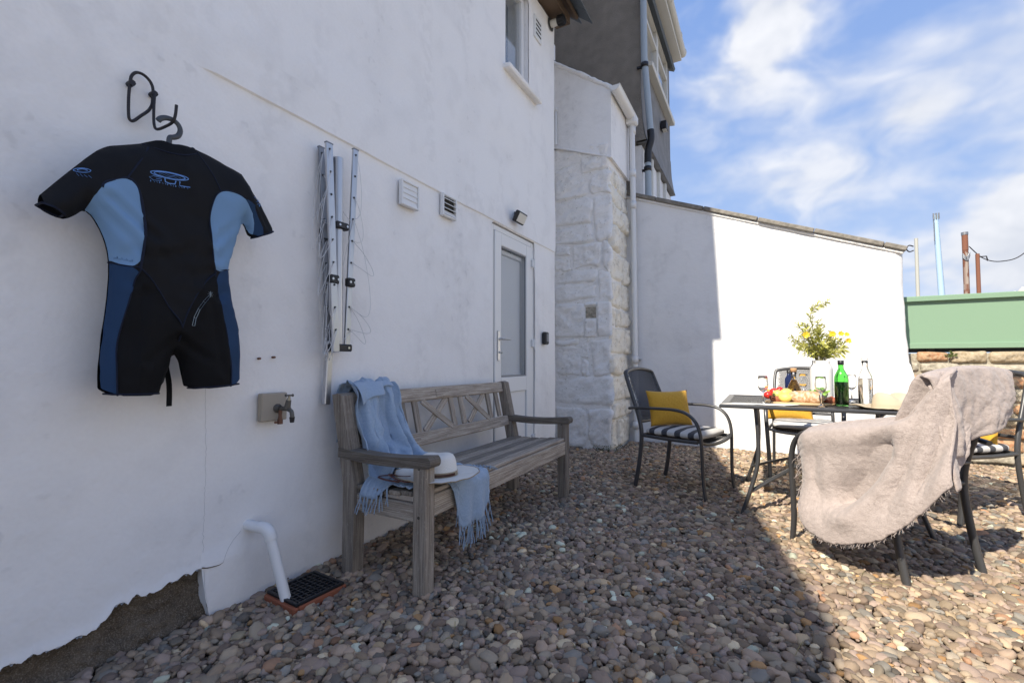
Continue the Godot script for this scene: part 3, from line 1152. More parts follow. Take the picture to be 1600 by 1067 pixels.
func door(o: Node3D) -> void:
	var d := Node3D.new()
	d.name = "door"
	o.add_child(d, true)
	var x := WALL_X - 0.012
	var mb := MB.new()
	var fr := func(mb: MB, z0: float, z1: float, y0: float, y1: float, w: float, depth: float, x0: float) -> void:
		mb.box(Vector3(x0 - depth / 2.0, (y0 + y1) / 2.0, z0 + w / 2.0), Vector3(depth, y1 - y0, w), Basis(), 0.004)
		mb.box(Vector3(x0 - depth / 2.0, (y0 + y1) / 2.0, z1 - w / 2.0), Vector3(depth, y1 - y0, w), Basis(), 0.004)
		mb.box(Vector3(x0 - depth / 2.0, y1 - w / 2.0, (z0 + z1) / 2.0), Vector3(depth - 0.001, w, z1 - z0 - w * 2.0), Basis(), 0.004)
		mb.box(Vector3(x0 - depth / 2.0, y0 + w / 2.0, (z0 + z1) / 2.0), Vector3(depth - 0.001, w, z1 - z0 - w * 2.0), Basis(), 0.004)
	fr.call(mb, -3.915, -3.135, 0.03, 2.135, 0.045, 0.06, x)
	obj("door_frame", mb.mesh(true), M.pvc_white, d)
	mb = MB.new()
	# the leaf: stiles, rails
	fr.call(mb, -3.864, -3.186, 0.082, 2.084, 0.105, 0.05, x + 0.010)
	mb.box(Vector3(x + 0.010 - 0.025, 0.80, -3.525), Vector3(0.05, 0.13, 0.468), Basis(), 0.004)
	obj("leaf", mb.mesh(true), M.pvc_white, d)
	mb = MB.new()
	mb.box(Vector3(x - 0.018, 0.46, -3.525), Vector3(0.024, 0.55, 0.466), Basis(), 0.002)
	obj("lower_panel", mb.mesh(true), M.pvc_white, d)
	mb = MB.new()
	for y in [0.865, 1.979]:
		mb.box(Vector3(x - 0.004, y + (0.007 if y < 1.0 else -0.007), -3.525), Vector3(0.014, 0.014, 0.466), Basis(), 0.002)
	for z in [-3.752, -3.298]:
		mb.box(Vector3(x - 0.004, 1.422, z), Vector3(0.014, 1.10, 0.014), Basis(), 0.002)
	obj("bead", mb.mesh(true), M.alu_grey, d)
	mb = MB.new()
	mb.box(Vector3(x - 0.016, 1.422, -3.525), Vector3(0.004, 1.11, 0.464), Basis(), 0.0)
	obj("pane", mb.mesh(true), M.pane, d)
	# slatted blind behind the glass
	var sl := MB.new()
	sl.box(Vector3.ZERO, Vector3(0.020, 0.0012, 0.43), Basis(), 0.0)
	var slat := sl.mesh(true)
	var y := 0.90
	while y < 1.93:
		var s := obj("blind_slat", slat, M.pvc_white, d)
		s.transform = Transform3D(Basis(Vector3(0, 0, 1), deg_to_rad(-74)), Vector3(x - 0.055, y, -3.525))
		y += 0.0175
	mb = MB.new()
	mb.box(Vector3(x - 0.055, 1.95, -3.525), Vector3(0.03, 0.03, 0.44), Basis(), 0.002)
	obj("blind_rail", mb.mesh(true), M.pvc_white, d)
	mb = MB.new()
	mb.box(Vector3(x - 0.055, 0.885, -3.525), Vector3(0.022, 0.014, 0.44), Basis(), 0.002)
	obj("blind_rail", mb.mesh(true), M.pvc_white, d)
	# handle with its plate, on the near stile
	mb = MB.new()
	mb.box(Vector3(x + 0.0165, 1.13, -3.235), Vector3(0.012, 0.25, 0.03), Basis(), 0.005)
	mb.tube([Vector3(x + 0.02, 1.185, -3.235), Vector3(x + 0.06, 1.185, -3.235), Vector3(x + 0.065, 1.185, -3.25), Vector3(x + 0.064, 1.183, -3.345)], [0.009, 0.009, 0.009, 0.007], 10)
	mb.tube([Vector3(x + 0.02, 1.075, -3.235), Vector3(x + 0.035, 1.075, -3.235)], 0.009, 10)
	mb.box(Vector3(x + 0.045, 1.07, -3.235), Vector3(0.022, 0.016, 0.003), Basis(), 0.001)
	obj("handle", mb.mesh(true), M.steel, d)
	for y2 in [0.28, 1.17, 1.93]:
		mb = MB.new()
		mb.box(Vector3(x + 0.022, y2, -3.872), Vector3(0.024, 0.075, 0.05), Basis(), 0.006)
		mb.tube([Vector3(x + 0.036, y2 - 0.045, -3.872), Vector3(x + 0.036, y2 + 0.045, -3.872)], 0.009, 10)
		obj("hinge", mb.mesh(true), M.pvc_white, d)
	mb = MB.new()
	mb.box(Vector3(x + 0.014, 0.012, -3.525), Vector3(0.09, 0.05, 0.78), Basis(), 0.008)
	obj("threshold", mb.mesh(true), M.pvc_white, d)


func window(o: Node3D) -> void:
	var w := Node3D.new()
	w.name = "window"
	o.add_child(w, true)
	var x := WALL_X - 0.07
	var mb := MB.new()
	for z in [-3.77, -3.37]:
		mb.box(Vector3(x, 4.03, z), Vector3(0.06, 0.92, 0.055), Basis(), 0.006)
	for y in [3.60, 4.47]:
		mb.box(Vector3(x, y, -3.57), Vector3(0.059, 0.055, 0.345), Basis(), 0.006)
	obj("frame", mb.mesh(true), M.pvc_white, w)
	mb = MB.new()
	mb.box(Vector3(x, 4.03, -3.57), Vector3(0.006, 0.83, 0.345), Basis(), 0.0)
	obj("pane", mb.mesh(true), M.pane, w)
	mb = MB.new()
	mb.box(Vector3(x - 0.16, 4.05, -3.57), Vector3(0.01, 1.0, 0.5), Basis(), 0.0)
	obj("dark_room", mb.mesh(true), M.gap, w)
	mb = MB.new()
	mb.box(Vector3(WALL_X + 0.010, 3.545, -3.63), Vector3(0.13, 0.045, 0.66), Basis(Vector3(0, 0, 1), -0.12), 0.008)
	obj("sill", mb.mesh(true), M.white_wall, w)


func outhouse() -> void:
	var o := thing("stone_outhouse", "narrow whitewashed outhouse of rough stones with a smooth rendered top, beside the house", "outhouse")
	var X0 := -2.16
	var X1 := -1.475
	var Z0 := -4.97
	var Z1 := -5.745
	var mb := MB.new()
	mb.box(Vector3((X0 + X1) / 2.0, 1.75, (Z0 + Z1) / 2.0), Vector3(X1 - X0, 3.6, Z0 - Z1), Basis(), 0.01)
	obj("mortar_core", mb.mesh(true), M.white_stone, o)
	# front stones, left to right from the top course down
	var o1 := Vector3(0, 0, Z0)
	for r in [[-2.15, 3.56, -1.80, 3.30], [-1.79, 3.50, -1.455, 3.18], [-2.15, 3.29, -1.70, 2.90], [-1.69, 3.17, -1.455, 2.91], [-2.15, 2.885, -1.665, 2.60], [-1.655, 2.90, -1.455, 2.36], [-2.15, 2.585, -1.665, 2.375], [-2.15, 2.365, -1.945, 2.235], [-2.15, 2.225, -1.945, 2.065], [-1.935, 2.36, -1.58, 2.07], [-1.57, 2.35, -1.455, 2.03],
			[-2.15, 2.055, -1.625, 1.90], [-1.615, 2.02, -1.455, 1.69], [-2.15, 1.89, -1.625, 1.69], [-2.15, 1.26, -1.825, 1.19], [-2.15, 1.18, -1.83, 0.84], [-1.815, 1.245, -1.72, 1.035], [-1.82, 1.025, -1.725, 0.83], [-1.71, 1.255, -1.455, 0.84], [-2.15, 0.825, -1.455, 0.485], [-2.15, 0.475, -1.745, 0.03], [-1.735, 0.475, -1.455, 0.03]]:
		stone("stone", wobbly(Vector2(r[0], r[1]), Vector2(r[2], r[3]), 0.030), o1, Vector3(1, 0, 0), Vector3(0, 1, 0), rng.randf_range(0.006, 0.026), M.white_stone, o, rng.randi() % 1000, 0.020)
	# the long stone with a square putlog hole: built round the hole
	for r in [[-2.15, 1.675, -1.765, 1.27], [-1.63, 1.675, -1.455, 1.27], [-1.775, 1.675, -1.62, 1.625], [-1.775, 1.49, -1.62, 1.27]]:
		stone("stone", wobbly(Vector2(r[0], r[1]), Vector2(r[2], r[3]), 0.005), o1, Vector3(1, 0, 0), Vector3(0, 1, 0), 0.026, M.white_stone, o, 5, 0.02)
	mb = MB.new()
	mb.box(Vector3(-1.697, 1.557, Z0 + 0.002), Vector3(0.12, 0.125, 0.01), Basis(), 0.0)
	obj("putlog_hole", mb.mesh(true), M.rubble_grey, o)
	# side stones, smaller and creamier
	var y := 0.02
	while y < 3.2:
		var h := rng.randf_range(0.20, 0.36)
		var cuts := [-5.73]
		cuts.append(-5.35 + rng.randf_range(-0.12, 0.12))
		if rng.randf() < 0.4:
			cuts.append(-5.15)
		cuts.append(-4.965)
		for k in cuts.size() - 1:
			var za: float = -float(cuts[k + 1])
			var zb: float = -float(cuts[k])
			stone("stone", wobbly(Vector2(za + 0.006, y + 0.006), Vector2(zb - 0.006, y + h - 0.006), 0.02), Vector3(X1, 0, 0), Vector3(0, 0, -1), Vector3(0, 1, 0), rng.randf_range(0.010, 0.055), M.cream_stone, o, rng.randi() % 1000, 0.032)
		y += h
	# the rendered block on top: a lean-to falling to the right
	mb = MB.new()
	var wob := noise(2.0, 71, 3)
	var block := PackedVector2Array([Vector2(-2.155, 3.58), Vector2(-1.435, 3.30), Vector2(-1.435, 4.075), Vector2(-2.155, 4.60)])
	mb.prism(block, Vector3(0, 0, Z1), Vector3(1, 0, 0), Vector3(0, 1, 0), Z0 + 0.025 - Z1)
	obj("rendered_top", mb.mesh(true), M.white_wall, o)
	mb = MB.new()
	mb.bar(Vector3(-2.16, 3.575, Z0 + 0.028), Vector3(-1.43, 3.294, Z0 + 0.028), 0.02, 0.03, Vector3.UP, 0.006)
	obj("drip_edge", mb.mesh(true), M.white_wall, o)
	# verge of rough mortar along the sloping top, slates behind it
	mb = MB.new()
	var pts := []
	var rad := []
	for k in 22:
		var t := k / 21.0
		pts.append(Vector3(lerpf(-2.17, -1.42, t), lerpf(4.635, 4.092, t) + wob.get_noise_1d(k * 1.7) * 0.012, Z0 + 0.015 + wob.get_noise_1d(k * 2.3 + 50.0) * 0.012))
		rad.append(0.036 + 0.014 * wob.get_noise_1d(k * 3.1 + 90.0))
	mb.tube(pts, rad, 9, 0.8)
	obj("verge_mortar", mb.mesh(), M.white_stone, o)
	var slope := Basis(Vector3(0, 0, 1), atan2(-0.543, 0.75))
	for row in 4:
		for k in 3:
			var b := MB.new()
			b.box(Vector3.ZERO, Vector3(0.27, 0.01, 0.25), Basis(), 0.001)
			var s := obj("slate", b.mesh(true), M.slate, o)
			s.transform = Transform3D(slope * Basis(Vector3(0, 0, 1), -0.03), Vector3(-2.06 + row * 0.205, 4.605 - row * 0.1485, -5.12 - k * 0.253))
	settle(o, Vector3(-1.8, 0, -5.35))
	# gutter and downpipe
	var gt := thing("white_gutter", "white plastic half-round gutter along the eaves of the stone outhouse", "gutter")
	mb = MB.new()
	mb.sheet(13, 2, func(u, v): return Vector3(-1.37 + cos(PI * (1.0 + u)) * 0.058, 4.065 + sin(PI * (1.0 + u)) * 0.058, lerpf(-4.86, -5.72, v)))
	mb.sheet(13, 2, func(u, v): return Vector3(-1.37 + cos(PI * (1.0 + u)) * 0.054, 4.065 + sin(PI * (1.0 + u)) * 0.054, lerpf(-4.86, -5.72, v)), 1, 1, true)
	for e in [-4.862, -5.722]:
		var fan := []
		for k in 13:
			fan.append(Vector3(-1.37 + cos(PI * (1.0 + k / 12.0)) * 0.060, 4.067 + sin(PI * (1.0 + k / 12.0)) * 0.060, e))
		mb.face(fan)
	mb.tube([Vector3(-1.312, 4.068, -4.86), Vector3(-1.312, 4.068, -5.72)], 0.006, 6)
	obj("channel", mb.mesh(), M.pvc_white, gt)
	mb = MB.new()
	mb.box(Vector3(-1.37, 4.02, -5.63), Vector3(0.135, 0.12, 0.15), Basis(), 0.02)
	obj("outlet", mb.mesh(true), M.pvc_white, gt)
	settle(gt, Vector3(-1.37, 4.0, -5.3))
	var dp := thing("white_downpipe", "white plastic downpipe in the corner between the stone outhouse and the yard's end wall", "downpipe")
	mb = MB.new()
	mb.tube([Vector3(-1.37, 3.99, -5.64), Vector3(-1.37, 3.0, -5.655), Vector3(-1.365, 0.02, -5.665)], 0.034, 14)
	obj("pipe", mb.mesh(), M.pvc_white, dp)
	for y2 in [3.9, 3.35, 2.95, 1.02, 0.22]:
		mb = MB.new()
		mb.lathe([Vector2(0.034, -0.045), Vector2(0.041, -0.045), Vector2(0.042, 0.045), Vector2(0.034, 0.047)], 14, Vector3(-1.368, y2, -5.652))
		if y2 < 2.0:
			mb.box(Vector3(-1.368, y2, -5.71), Vector3(0.13, 0.025, 0.06), Basis(), 0.004)
		obj("collar", mb.mesh(), M.pvc_white, dp)
	settle(dp, Vector3(-1.365, 0, -5.66))
	var cp := thing("white_conduit", "thin white conduit upright in the gap left of the outhouse's rendered top", "conduit")
	mb = MB.new()
	mb.tube([Vector3(-2.10, 3.58, -4.92), Vector3(-2.10, 4.02, -4.92), Vector3(-2.12, 4.03, -4.92)], 0.014, 8)
	obj("pipe", mb.mesh(), M.pvc_white, cp)
	mb = MB.new()
	mb.box(Vector3(-2.105, 4.01, -4.92), Vector3(0.05, 0.04, 0.05), Basis(), 0.006)
	obj("elbow", mb.mesh(true), M.pvc_white, cp)
	settle(cp, Vector3(-2.1, 3.58, -4.92))


func garden_wall() -> void:
	var o := thing("end_wall", "smooth white wall with a sloping stone coping closing the far end of the yard, half in sun", "wall")
	var f := noise(0.7, 12, 3)
	var top := func(x: float) -> float: return 3.107 - (x + 1.308) * 0.382
	var right := func(y: float) -> float: return 1.262 + 0.012 * sin(y * 2.1 + 0.6) + 0.012 * f.get_noise_1d(y * 3.0) + 0.13 * pow(clampf(1.0 - y / 0.98, 0.0, 1.0), 0.6)
	var tris := grid2(Vector2(-1.48, -0.03), Vector2(1.42, 3.2), 0.06)
	tris = cut(tris, func(q): return (top.call(q.x) as float) - 0.03 - q.y)[0]
	tris = cut(tris, func(q): return (right.call(q.y) as float) - q.x)[0]
	var mb := MB.new()
	var sur := func(q: Vector2) -> Vector3:
		var e: float = clampf(((right.call(q.y) as float) - q.x) / 0.05, 0.0, 1.0)
		return Vector3(q.x, q.y, FAR_Z + f.get_noise_2d(q.x, q.y) * 0.014 + f.get_noise_2d(q.x * 5.0, q.y * 5.0) * 0.003 - 0.05 * (1.0 - sqrt(1.0 - (1.0 - e) * (1.0 - e))) + 0.05 * pow(clampf(1.0 - q.y / 0.22, 0.0, 1.0), 2.0) * smoothstep(-0.4, 1.2, q.x))
	lay(mb, tris, sur)
	# its end face
	var first := mb.v.size()
	for k in 41:
		var y := lerpf(-0.03, 2.09, k / 40.0)
		var x: float = right.call(y)
		mb.vert(sur.call(Vector2(x, y)))
		mb.vert(Vector3(x, y, FAR_Z - 0.30))
	for k in 40:
		mb.quad(first + k * 2, first + k * 2 + 1, first + k * 2 + 3, first + k * 2 + 2)
	mb.face([Vector3(1.27, -0.03, FAR_Z - 0.30), Vector3(-1.48, -0.03, FAR_Z - 0.30), Vector3(-1.48, 3.14, FAR_Z - 0.30), Vector3(1.27, 2.09, FAR_Z - 0.30)])
	obj("rendered_face", mb.mesh(), M.white_wall, o)
	# coping slabs
	var dir := Vector3(1.0, -0.382, 0).normalized()
	var a := Vector3(-1.50, 3.155, FAR_Z - 0.14)
	var lengths := [0.42, 0.58, 0.60, 0.56, 0.62, 0.19]
	for L in lengths:
		var b := MB.new()
		b.box(Vector3.ZERO, Vector3(L - 0.006, 0.048, 0.38), Basis(), 0.008)
		var s := obj("coping_slab", b.mesh(true), M.coping, o)
		s.transform = Transform3D(Basis(dir, Vector3(0.382, 1, 0).normalized(), Vector3(0, 0, 1)), a + dir * L / 2.0 + Vector3(0, rng.randf_range(-0.004, 0.004), rng.randf_range(-0.006, 0.006)))
		a += dir * L
	mb = MB.new()
	mb.bar(Vector3(-1.48, 3.155 - 0.045, FAR_Z + 0.005), Vector3(1.25, 3.155 - 0.045 - 2.73 * 0.382, FAR_Z + 0.005), 0.03, 0.03, Vector3.UP, 0.008)
	obj("mortar_bed", mb.mesh(true), M.white_stone, o)
	settle(o, Vector3(0, 0, FAR_Z - 0.1))


func boundary() -> void:
	var o := thing("rubble_wall", "low rubble wall of tan stones and orange bricks under the green panel, right of the white end wall", "wall")
	var Z := -6.02
	var mb := MB.new()
	mb.box(Vector3(3.2, 0.53, Z - 0.2), Vector3(3.9, 1.10, 0.38), Basis(), 0.01)
	obj("mortar_core", mb.mesh(true), M.mortar, o)
	var kinds := [M.rubble_tan, M.rubble_grey, M.rubble_orange, M.rubble_tan, M.rubble_grey]
	# the top course as it lies
	for r in [[1.27, 1.085, 1.31, 1.005, 2], [1.385, 1.095, 1.625, 0.995, 2], [1.635, 1.10, 1.895, 0.985, 0], [1.915, 1.10, 2.20, 0.985, 0], [1.30, 0.985, 1.395, 0.90, 1], [1.405, 0.985, 1.70, 0.885, 1], [1.71, 0.975, 2.24, 0.875, 1], [1.40, 0.87, 1.58, 0.79, 0], [1.33, 0.86, 1.39, 0.76, 2], [1.59, 0.865, 1.98, 0.76, 0]]:
		stone("stone", wobbly(Vector2(r[0], r[1]), Vector2(r[2], r[3]), 0.008), Vector3(0, 0, Z), Vector3(1, 0, 0), Vector3(0, 1, 0), rng.randf_range(0.02, 0.04), kinds[r[4]], o, rng.randi() % 1000, 0.03)
	var y := 1.10
	while y > 0.08:
		var h := rng.randf_range(0.10, 0.15)
		var x := 2.21 if y > 0.95 else 1.99 if y > 0.74 else 1.34
		while x < 4.3:
			var w := rng.randf_range(0.2, 0.48)
			stone("stone", wobbly(Vector2(x + 0.006, y - 0.006), Vector2(x + w - 0.006, y - h + 0.006), 0.010), Vector3(0, 0, Z), Vector3(1, 0, 0), Vector3(0, 1, 0), rng.randf_range(0.015, 0.04), kinds[rng.randi() % 5], o, rng.randi() % 1000, 0.03)
			x += w
		y -= h
	# a tuft of weed in the top joint
	mb = MB.new()
	for k in 26:
		var c := Vector3(1.63 + rng.randf_range(-0.03, 0.03), 1.05 + rng.randf_range(-0.01, 0.03), Z + 0.03)
		var d := Vector3(rng.randf_range(-1, 1), rng.randf_range(-0.2, 1), rng.randf_range(0, 1)).normalized() * 0.035
		var w2 := d.cross(Vector3(0.3, 0.4, 1)).normalized() * 0.008
		mb.face([c, c + d * 0.5 + w2, c + d, c + d * 0.5 - w2])
	obj("weed", mb.mesh(true), M.moss, o)
	settle(o, Vector3(3.0, 0, Z - 0.2))
	# the yard's right side, a whitewashed wall beyond the picture's edge
	mb = MB.new()
	mb.box(Vector3(4.6, 1.1, 0.6), Vector3(0.25, 2.3, 13.0), Basis(), 0.01)
	tag(obj("side_wall", mb.mesh(true), M.white_wall), "long whitewashed boundary wall along the yard's right side, outside the picture", "wall")
	# green panel
	var gp := thing("painted_hoarding", "pale green painted panel with a capped top edge, standing on the rubble wall", "hoarding")
	mb = MB.new()
	mb.box(Vector3(3.2, 1.385, -6.03), Vector3(3.86, 0.50, 0.03), Basis(), 0.003)
	obj("sheet", mb.mesh(true), M.green_paint, gp)
	mb = MB.new()
	mb.box(Vector3(3.2, 1.628, -6.015), Vector3(3.88, 0.055, 0.08), Basis(), 0.006)
	obj("cap", mb.mesh(true), M.green_paint, gp)
	mb = MB.new()
	mb.box(Vector3(3.2, 1.155, -6.006), Vector3(3.86, 0.055, 0.022), Basis(), 0.004)
	obj("bottom_rail", mb.mesh(true), M.green_paint, gp)
	mb = MB.new()
	mb.box(Vector3(3.2, 1.115, -6.10), Vector3(3.80, 0.05, 0.05), Basis(), 0.004)
	for x in [1.5, 2.9, 4.3]:
		mb.box(Vector3(x, 1.35, -6.08), Vector3(0.06, 0.52, 0.06), Basis(), 0.004)
	obj("rear_post", mb.mesh(true), M.gap, gp)
	settle(gp, Vector3(3.2, 1.09, -6.03))
	# poles and masts beyond
	var pole := func(called: String, label: String, cat: String, x0: float, x1: float, h: float, r0: float, r1: float, m: Material) -> Node3D:
		var t := thing(called, label, cat)
		var b := MB.new()
		b.tube([Vector3(x0, -0.05, -12), Vector3(lerpf(x0, x1, 0.5), h * 0.5, -12), Vector3(x1, h, -12)], [r0, (r0 + r1) / 2.0, r1], 14)
		obj("shaft", b.mesh(), m, t)
		return t
	var t1: Node3D = pole.call("grey_pole", "plain grey pole with a looped wire near its top, left of the blue mast", "pole", 2.80, 2.815, 3.50, 0.034, 0.03, M.pole_grey)
	mb = MB.new()
	mb.tube(curve([Vector3(2.77, 3.26, -12), Vector3(2.70, 3.24, -12), Vector3(2.655, 3.31, -12), Vector3(2.70, 3.37, -12), Vector3(2.77, 3.34, -12)], 5), 0.012, 6)
	mb.tube(curve([Vector3(2.69, 3.36, -12), Vector3(2.35, 3.0, -11.6), Vector3(1.9, 2.4, -10)], 6), 0.006, 5)
	obj("wire", mb.mesh(), M.black_iron, t1)
	settle(t1, Vector3(2.8, 0, -12))
	var t2: Node3D = pole.call("blue_mast", "tall pale blue mast with small fittings at its head, leaning left", "mast", 3.235, 3.125, 3.93, 0.066, 0.042, M.pole_blue)
	mb = MB.new()
	for x in [-0.04, 0.0, 0.04]:
		mb.tube([Vector3(3.125 + x, 3.84, -11.955), Vector3(3.125 + x, 3.96, -11.955)], 0.013, 6)
	mb.tube([Vector3(3.08, 3.82, -11.93), Vector3(3.075, 3.4, -11.92)], 0.008, 5)
	obj("masthead", mb.mesh(), M.alu_grey, t2)
	settle(t2, Vector3(3.235, 0, -12))
	var t3: Node3D = pole.call("rusty_post", "taller rusty post with a dark cap and a strap, right of the blue mast", "post", 3.53, 3.545, 3.50, 0.050, 0.043, M.rust)
	mb = MB.new()
	mb.tube([Vector3(3.545, 3.47, -12), Vector3(3.545, 3.525, -12)], 0.052, 14)
	obj("cap", mb.mesh(), M.alu_grey, t3)
	mb = MB.new()
	mb.tube([Vector3(3.545, 3.17, -12), Vector3(3.545, 3.47, -12)], 0.0465, 14)
	obj("painted_top", mb.mesh(), M.orange_rust, t3)
	mb = MB.new()
	for k in 3:
		mb.tube(curve([Vector3(3.495, 3.10 - 0.03 * k, -11.97), Vector3(3.545, 3.02 - 0.03 * k, -11.945), Vector3(3.595, 3.12 - 0.03 * k, -11.97)], 4), 0.013, 5)
	obj("strap", mb.mesh(), M.alu_grey, t3)
	settle(t3, Vector3(3.53, 0, -12))
	var t4: Node3D = pole.call("thin_rusty_post", "thinner and shorter rusty post with a small bracket, close right of the capped rusty post", "post", 3.70, 3.715, 3.08, 0.036, 0.031, M.orange_rust)
	mb = MB.new()
	mb.tube([Vector3(3.72, 3.02, -12), Vector3(3.84, 3.02, -12), Vector3(3.855, 2.93, -12)], 0.012, 6)
	obj("bracket", mb.mesh(), M.black_iron, t4)
	settle(t4, Vector3(3.70, 0, -12))
	mb = MB.new()
	mb.tube(curve([Vector3(3.60, 3.24, -12), Vector3(3.80, 2.98, -12), Vector3(4.05, 2.90, -12), Vector3(4.35, 3.02, -12), Vector3(4.75, 3.60, -12), Vector3(5.3, 4.9, -12)], 8), 0.009, 5)
	tag(obj("slack_cable", mb.mesh(), M.black_iron), "slack dark cable curving from the rusty post up out of the picture", "cable")
	# pale bundle showing over the panel
	var bun := thing("pale_bundle", "pale frayed bundle with a red strip, just showing over the green panel", "bundle", Vector3(3.0, 1.75, -8.0))
	var fz := noise(4.0, 3, 3)
	mb = MB.new()
	mb.sheet(25, 15, func(u, v):
		var th: float = TAU * (u if u < 0.999 else 0.0)
		var ph: float = PI * (v - 0.5)
		var d := Vector3(cos(ph) * cos(th), sin(ph), -cos(ph) * sin(th))
		return d * Vector3(0.34, 0.25, 0.3) * (1.0 + 0.10 * fz.get_noise_3dv(d)) + Vector3(0.12, 0.0, 0))
	obj("netting", mb.mesh(), M.netting, bun)
	mb = MB.new()
	for k in 500:
		var d := Vector3(rng.randfn(), rng.randfn(), rng.randfn()).normalized()
		var p := d * Vector3(0.345, 0.255, 0.3) + Vector3(0.12, 0, 0)
		var w := d.cross(Vector3(rng.randfn(), rng.randfn(), rng.randfn())).normalized() * 0.003
		var e := (d + Vector3(rng.randfn(), rng.randfn(), rng.randfn()) * 0.6).normalized() * 0.03
		mb.face([p - w, p + w, p + e])
	var fr := obj("frayed_ends", mb.mesh(true), M.netting, bun)
	fr.set_meta("kind", "stuff")
	mb = MB.new()
	mb.tube(curve([Vector3(0.02, 0.02, 0.295), Vector3(0.08, 0.06, 0.31), Vector3(0.16, 0.05, 0.31), Vector3(0.24, 0.10, 0.29)], 5), 0.02, 8, 0.5)
	obj("red_strip", mb.mesh(), M.red, bun)


func dark_house() -> void:
	var o := thing("dark_house", "tall dark pebble-dashed house behind the outhouse", "house")
	var X := -1.33
	var Z := -5.98
	var ZE := -8.2
	var mb := MB.new()
	# walls with a bell-cast foot
	var prof := [[0.075, 3.88], [0.045, 4.0], [0.016, 4.2], [0.003, 4.5], [0.003, 9.0]]
	mb.sheet(2, 5, func(u, v):
		var p: Array = prof[int(round(v * 4))]
		return Vector3(lerpf(-7.0, X + p[0], u), p[1], Z + p[0]))
	obj("front_wall", mb.mesh(), M.pebbledash, o)
	mb = MB.new()
	mb.box(Vector3(-3.2, 4.4, (Z + ZE) / 2.0), Vector3(3.6, 9.0, Z - ZE - 0.02), Basis(), 0.0)
	obj("inner_wall", mb.mesh(true), M.pebbledash, o)
	# side wall in bands round the windows: sill at 5.1, window to 6.05
	mb = MB.new()
	var slab := func(z0: float, z1: float, y0: float, y1: float) -> void:
		mb.box(Vector3(X - 0.06, (y0 + y1) / 2.0, (z0 + z1) / 2.0), Vector3(0.12, y1 - y0, z0 - z1), Basis(), 0.0)
	slab.call(Z - 0.012, ZE, 4.2, 5.10)
	slab.call(Z - 0.012, -6.30, 5.10, 6.25)
	slab.call(-8.05, ZE, 5.10, 6.25)
	slab.call(Z - 0.012, ZE, 6.25, 8.2)
	obj("side_wall", mb.mesh(true), M.grey_render, o)
	mb = MB.new()
	mb.sheet(2, 4, func(u, v):
		var p: Array = prof[int(round(v * 3))]
		return Vector3(X + p[0] + 0.001, p[1], lerpf(Z, ZE - 0.02, u)))
	obj("bell_cast", mb.mesh(), M.grey_render, o)
	mb = MB.new()
	mb.box(Vector3(X + 0.035, 5.10, -7.17), Vector3(0.14, 0.06, 1.84), Basis(Vector3(0, 0, 1), -0.15), 0.006)
	obj("sill", mb.mesh(true), M.pvc_old, o)
	# two windows side by side
	for k in 2:
		var w := Node3D.new()
		w.name = "window"
		o.add_child(w, true)
		var z0 := -6.32 - k * 0.86
		mb = MB.new()
		for z in [z0 - 0.03, z0 - 0.83]:
			mb.box(Vector3(X - 0.03, 5.66, z), Vector3(0.06, 1.08, 0.06), Basis(), 0.004)
		for y in [5.15, 5.86, 6.17]:
			mb.box(Vector3(X - 0.03, y, z0 - 0.43), Vector3(0.058, 0.055, 0.74), Basis(), 0.004)
		obj("frame", mb.mesh(true), M.pvc_old, w)
		mb = MB.new()
		mb.box(Vector3(X - 0.045, 5.66, z0 - 0.43), Vector3(0.006, 1.02, 0.76), Basis(), 0.0)
		obj("pane", mb.mesh(true), M.pane, w)
		mb = MB.new()
		mb.box(Vector3(X - 0.10, 5.66, z0 - 0.43), Vector3(0.01, 1.06, 0.85), Basis(), 0.0)
		obj("dark_room", mb.mesh(true), M.gap, w)
	mb = MB.new()
	mb.box(Vector3(X + 0.01, 3.888, (Z + ZE) / 2.0 - 0.01), Vector3(0.125, 0.016, Z - ZE + 0.01), Basis(), 0.0)
	obj("bell_cast_soffit", mb.mesh(true), M.grey_render, o)
	# lower storey, mostly behind the white wall
	mb = MB.new()
	mb.box(Vector3(X - 0.05, 1.9, (Z + ZE) / 2.0), Vector3(0.1, 3.9, Z - ZE), Basis(), 0.0)
	obj("lower_wall", mb.mesh(true), M.white_wall, o)
	for z in [-6.5, -7.0, -7.5]:
		mb = MB.new()
		mb.box(Vector3(X + 0.02, 3.5, z), Vector3(0.05, 0.7, 0.07), Basis(), 0.005)
		obj("lower_frame", mb.mesh(true), M.pvc_old, o)
	# eaves
	mb = MB.new()
	mb.box(Vector3(X + 0.06, 6.30, -7.12), Vector3(0.30, 0.06, 2.24), Basis(), 0.005)
	mb.box(Vector3(X + 0.16, 6.42, -7.12), Vector3(0.03, 0.22, 2.24), Basis(), 0.005)
	obj("eaves", mb.mesh(true), M.pvc_old, o)
	mb = MB.new()
	mb.box(Vector3(-3.0, 7.0, -7.12), Vector3(3.9, 0.05, 2.3), Basis(Vector3(0, 0, 1), -0.45), 0.0)
	obj("roof", mb.mesh(true), M.slate, o)
	settle(o, Vector3(-2.4, 0, -7.0))
	var g := thing("old_gutter", "weathered cream half-round gutter under the dark house's eaves", "gutter")
	mb = MB.new()
	mb.tube([Vector3(X + 0.225, 6.42, -6.0), Vector3(X + 0.225, 6.40, -8.28)], 0.06, 12)
	obj("channel", mb.mesh(), M.pvc_old, g)
	for z in [-6.9, -7.75, -8.22]:
		mb = MB.new()
		mb.tube([Vector3(X + 0.225, 6.415, z), Vector3(X + 0.225, 6.415, z - 0.05)], 0.067, 12)
		obj("joint", mb.mesh(), M.pvc_old, g)
	settle(g, Vector3(X + 0.22, 6.3, -7.1))
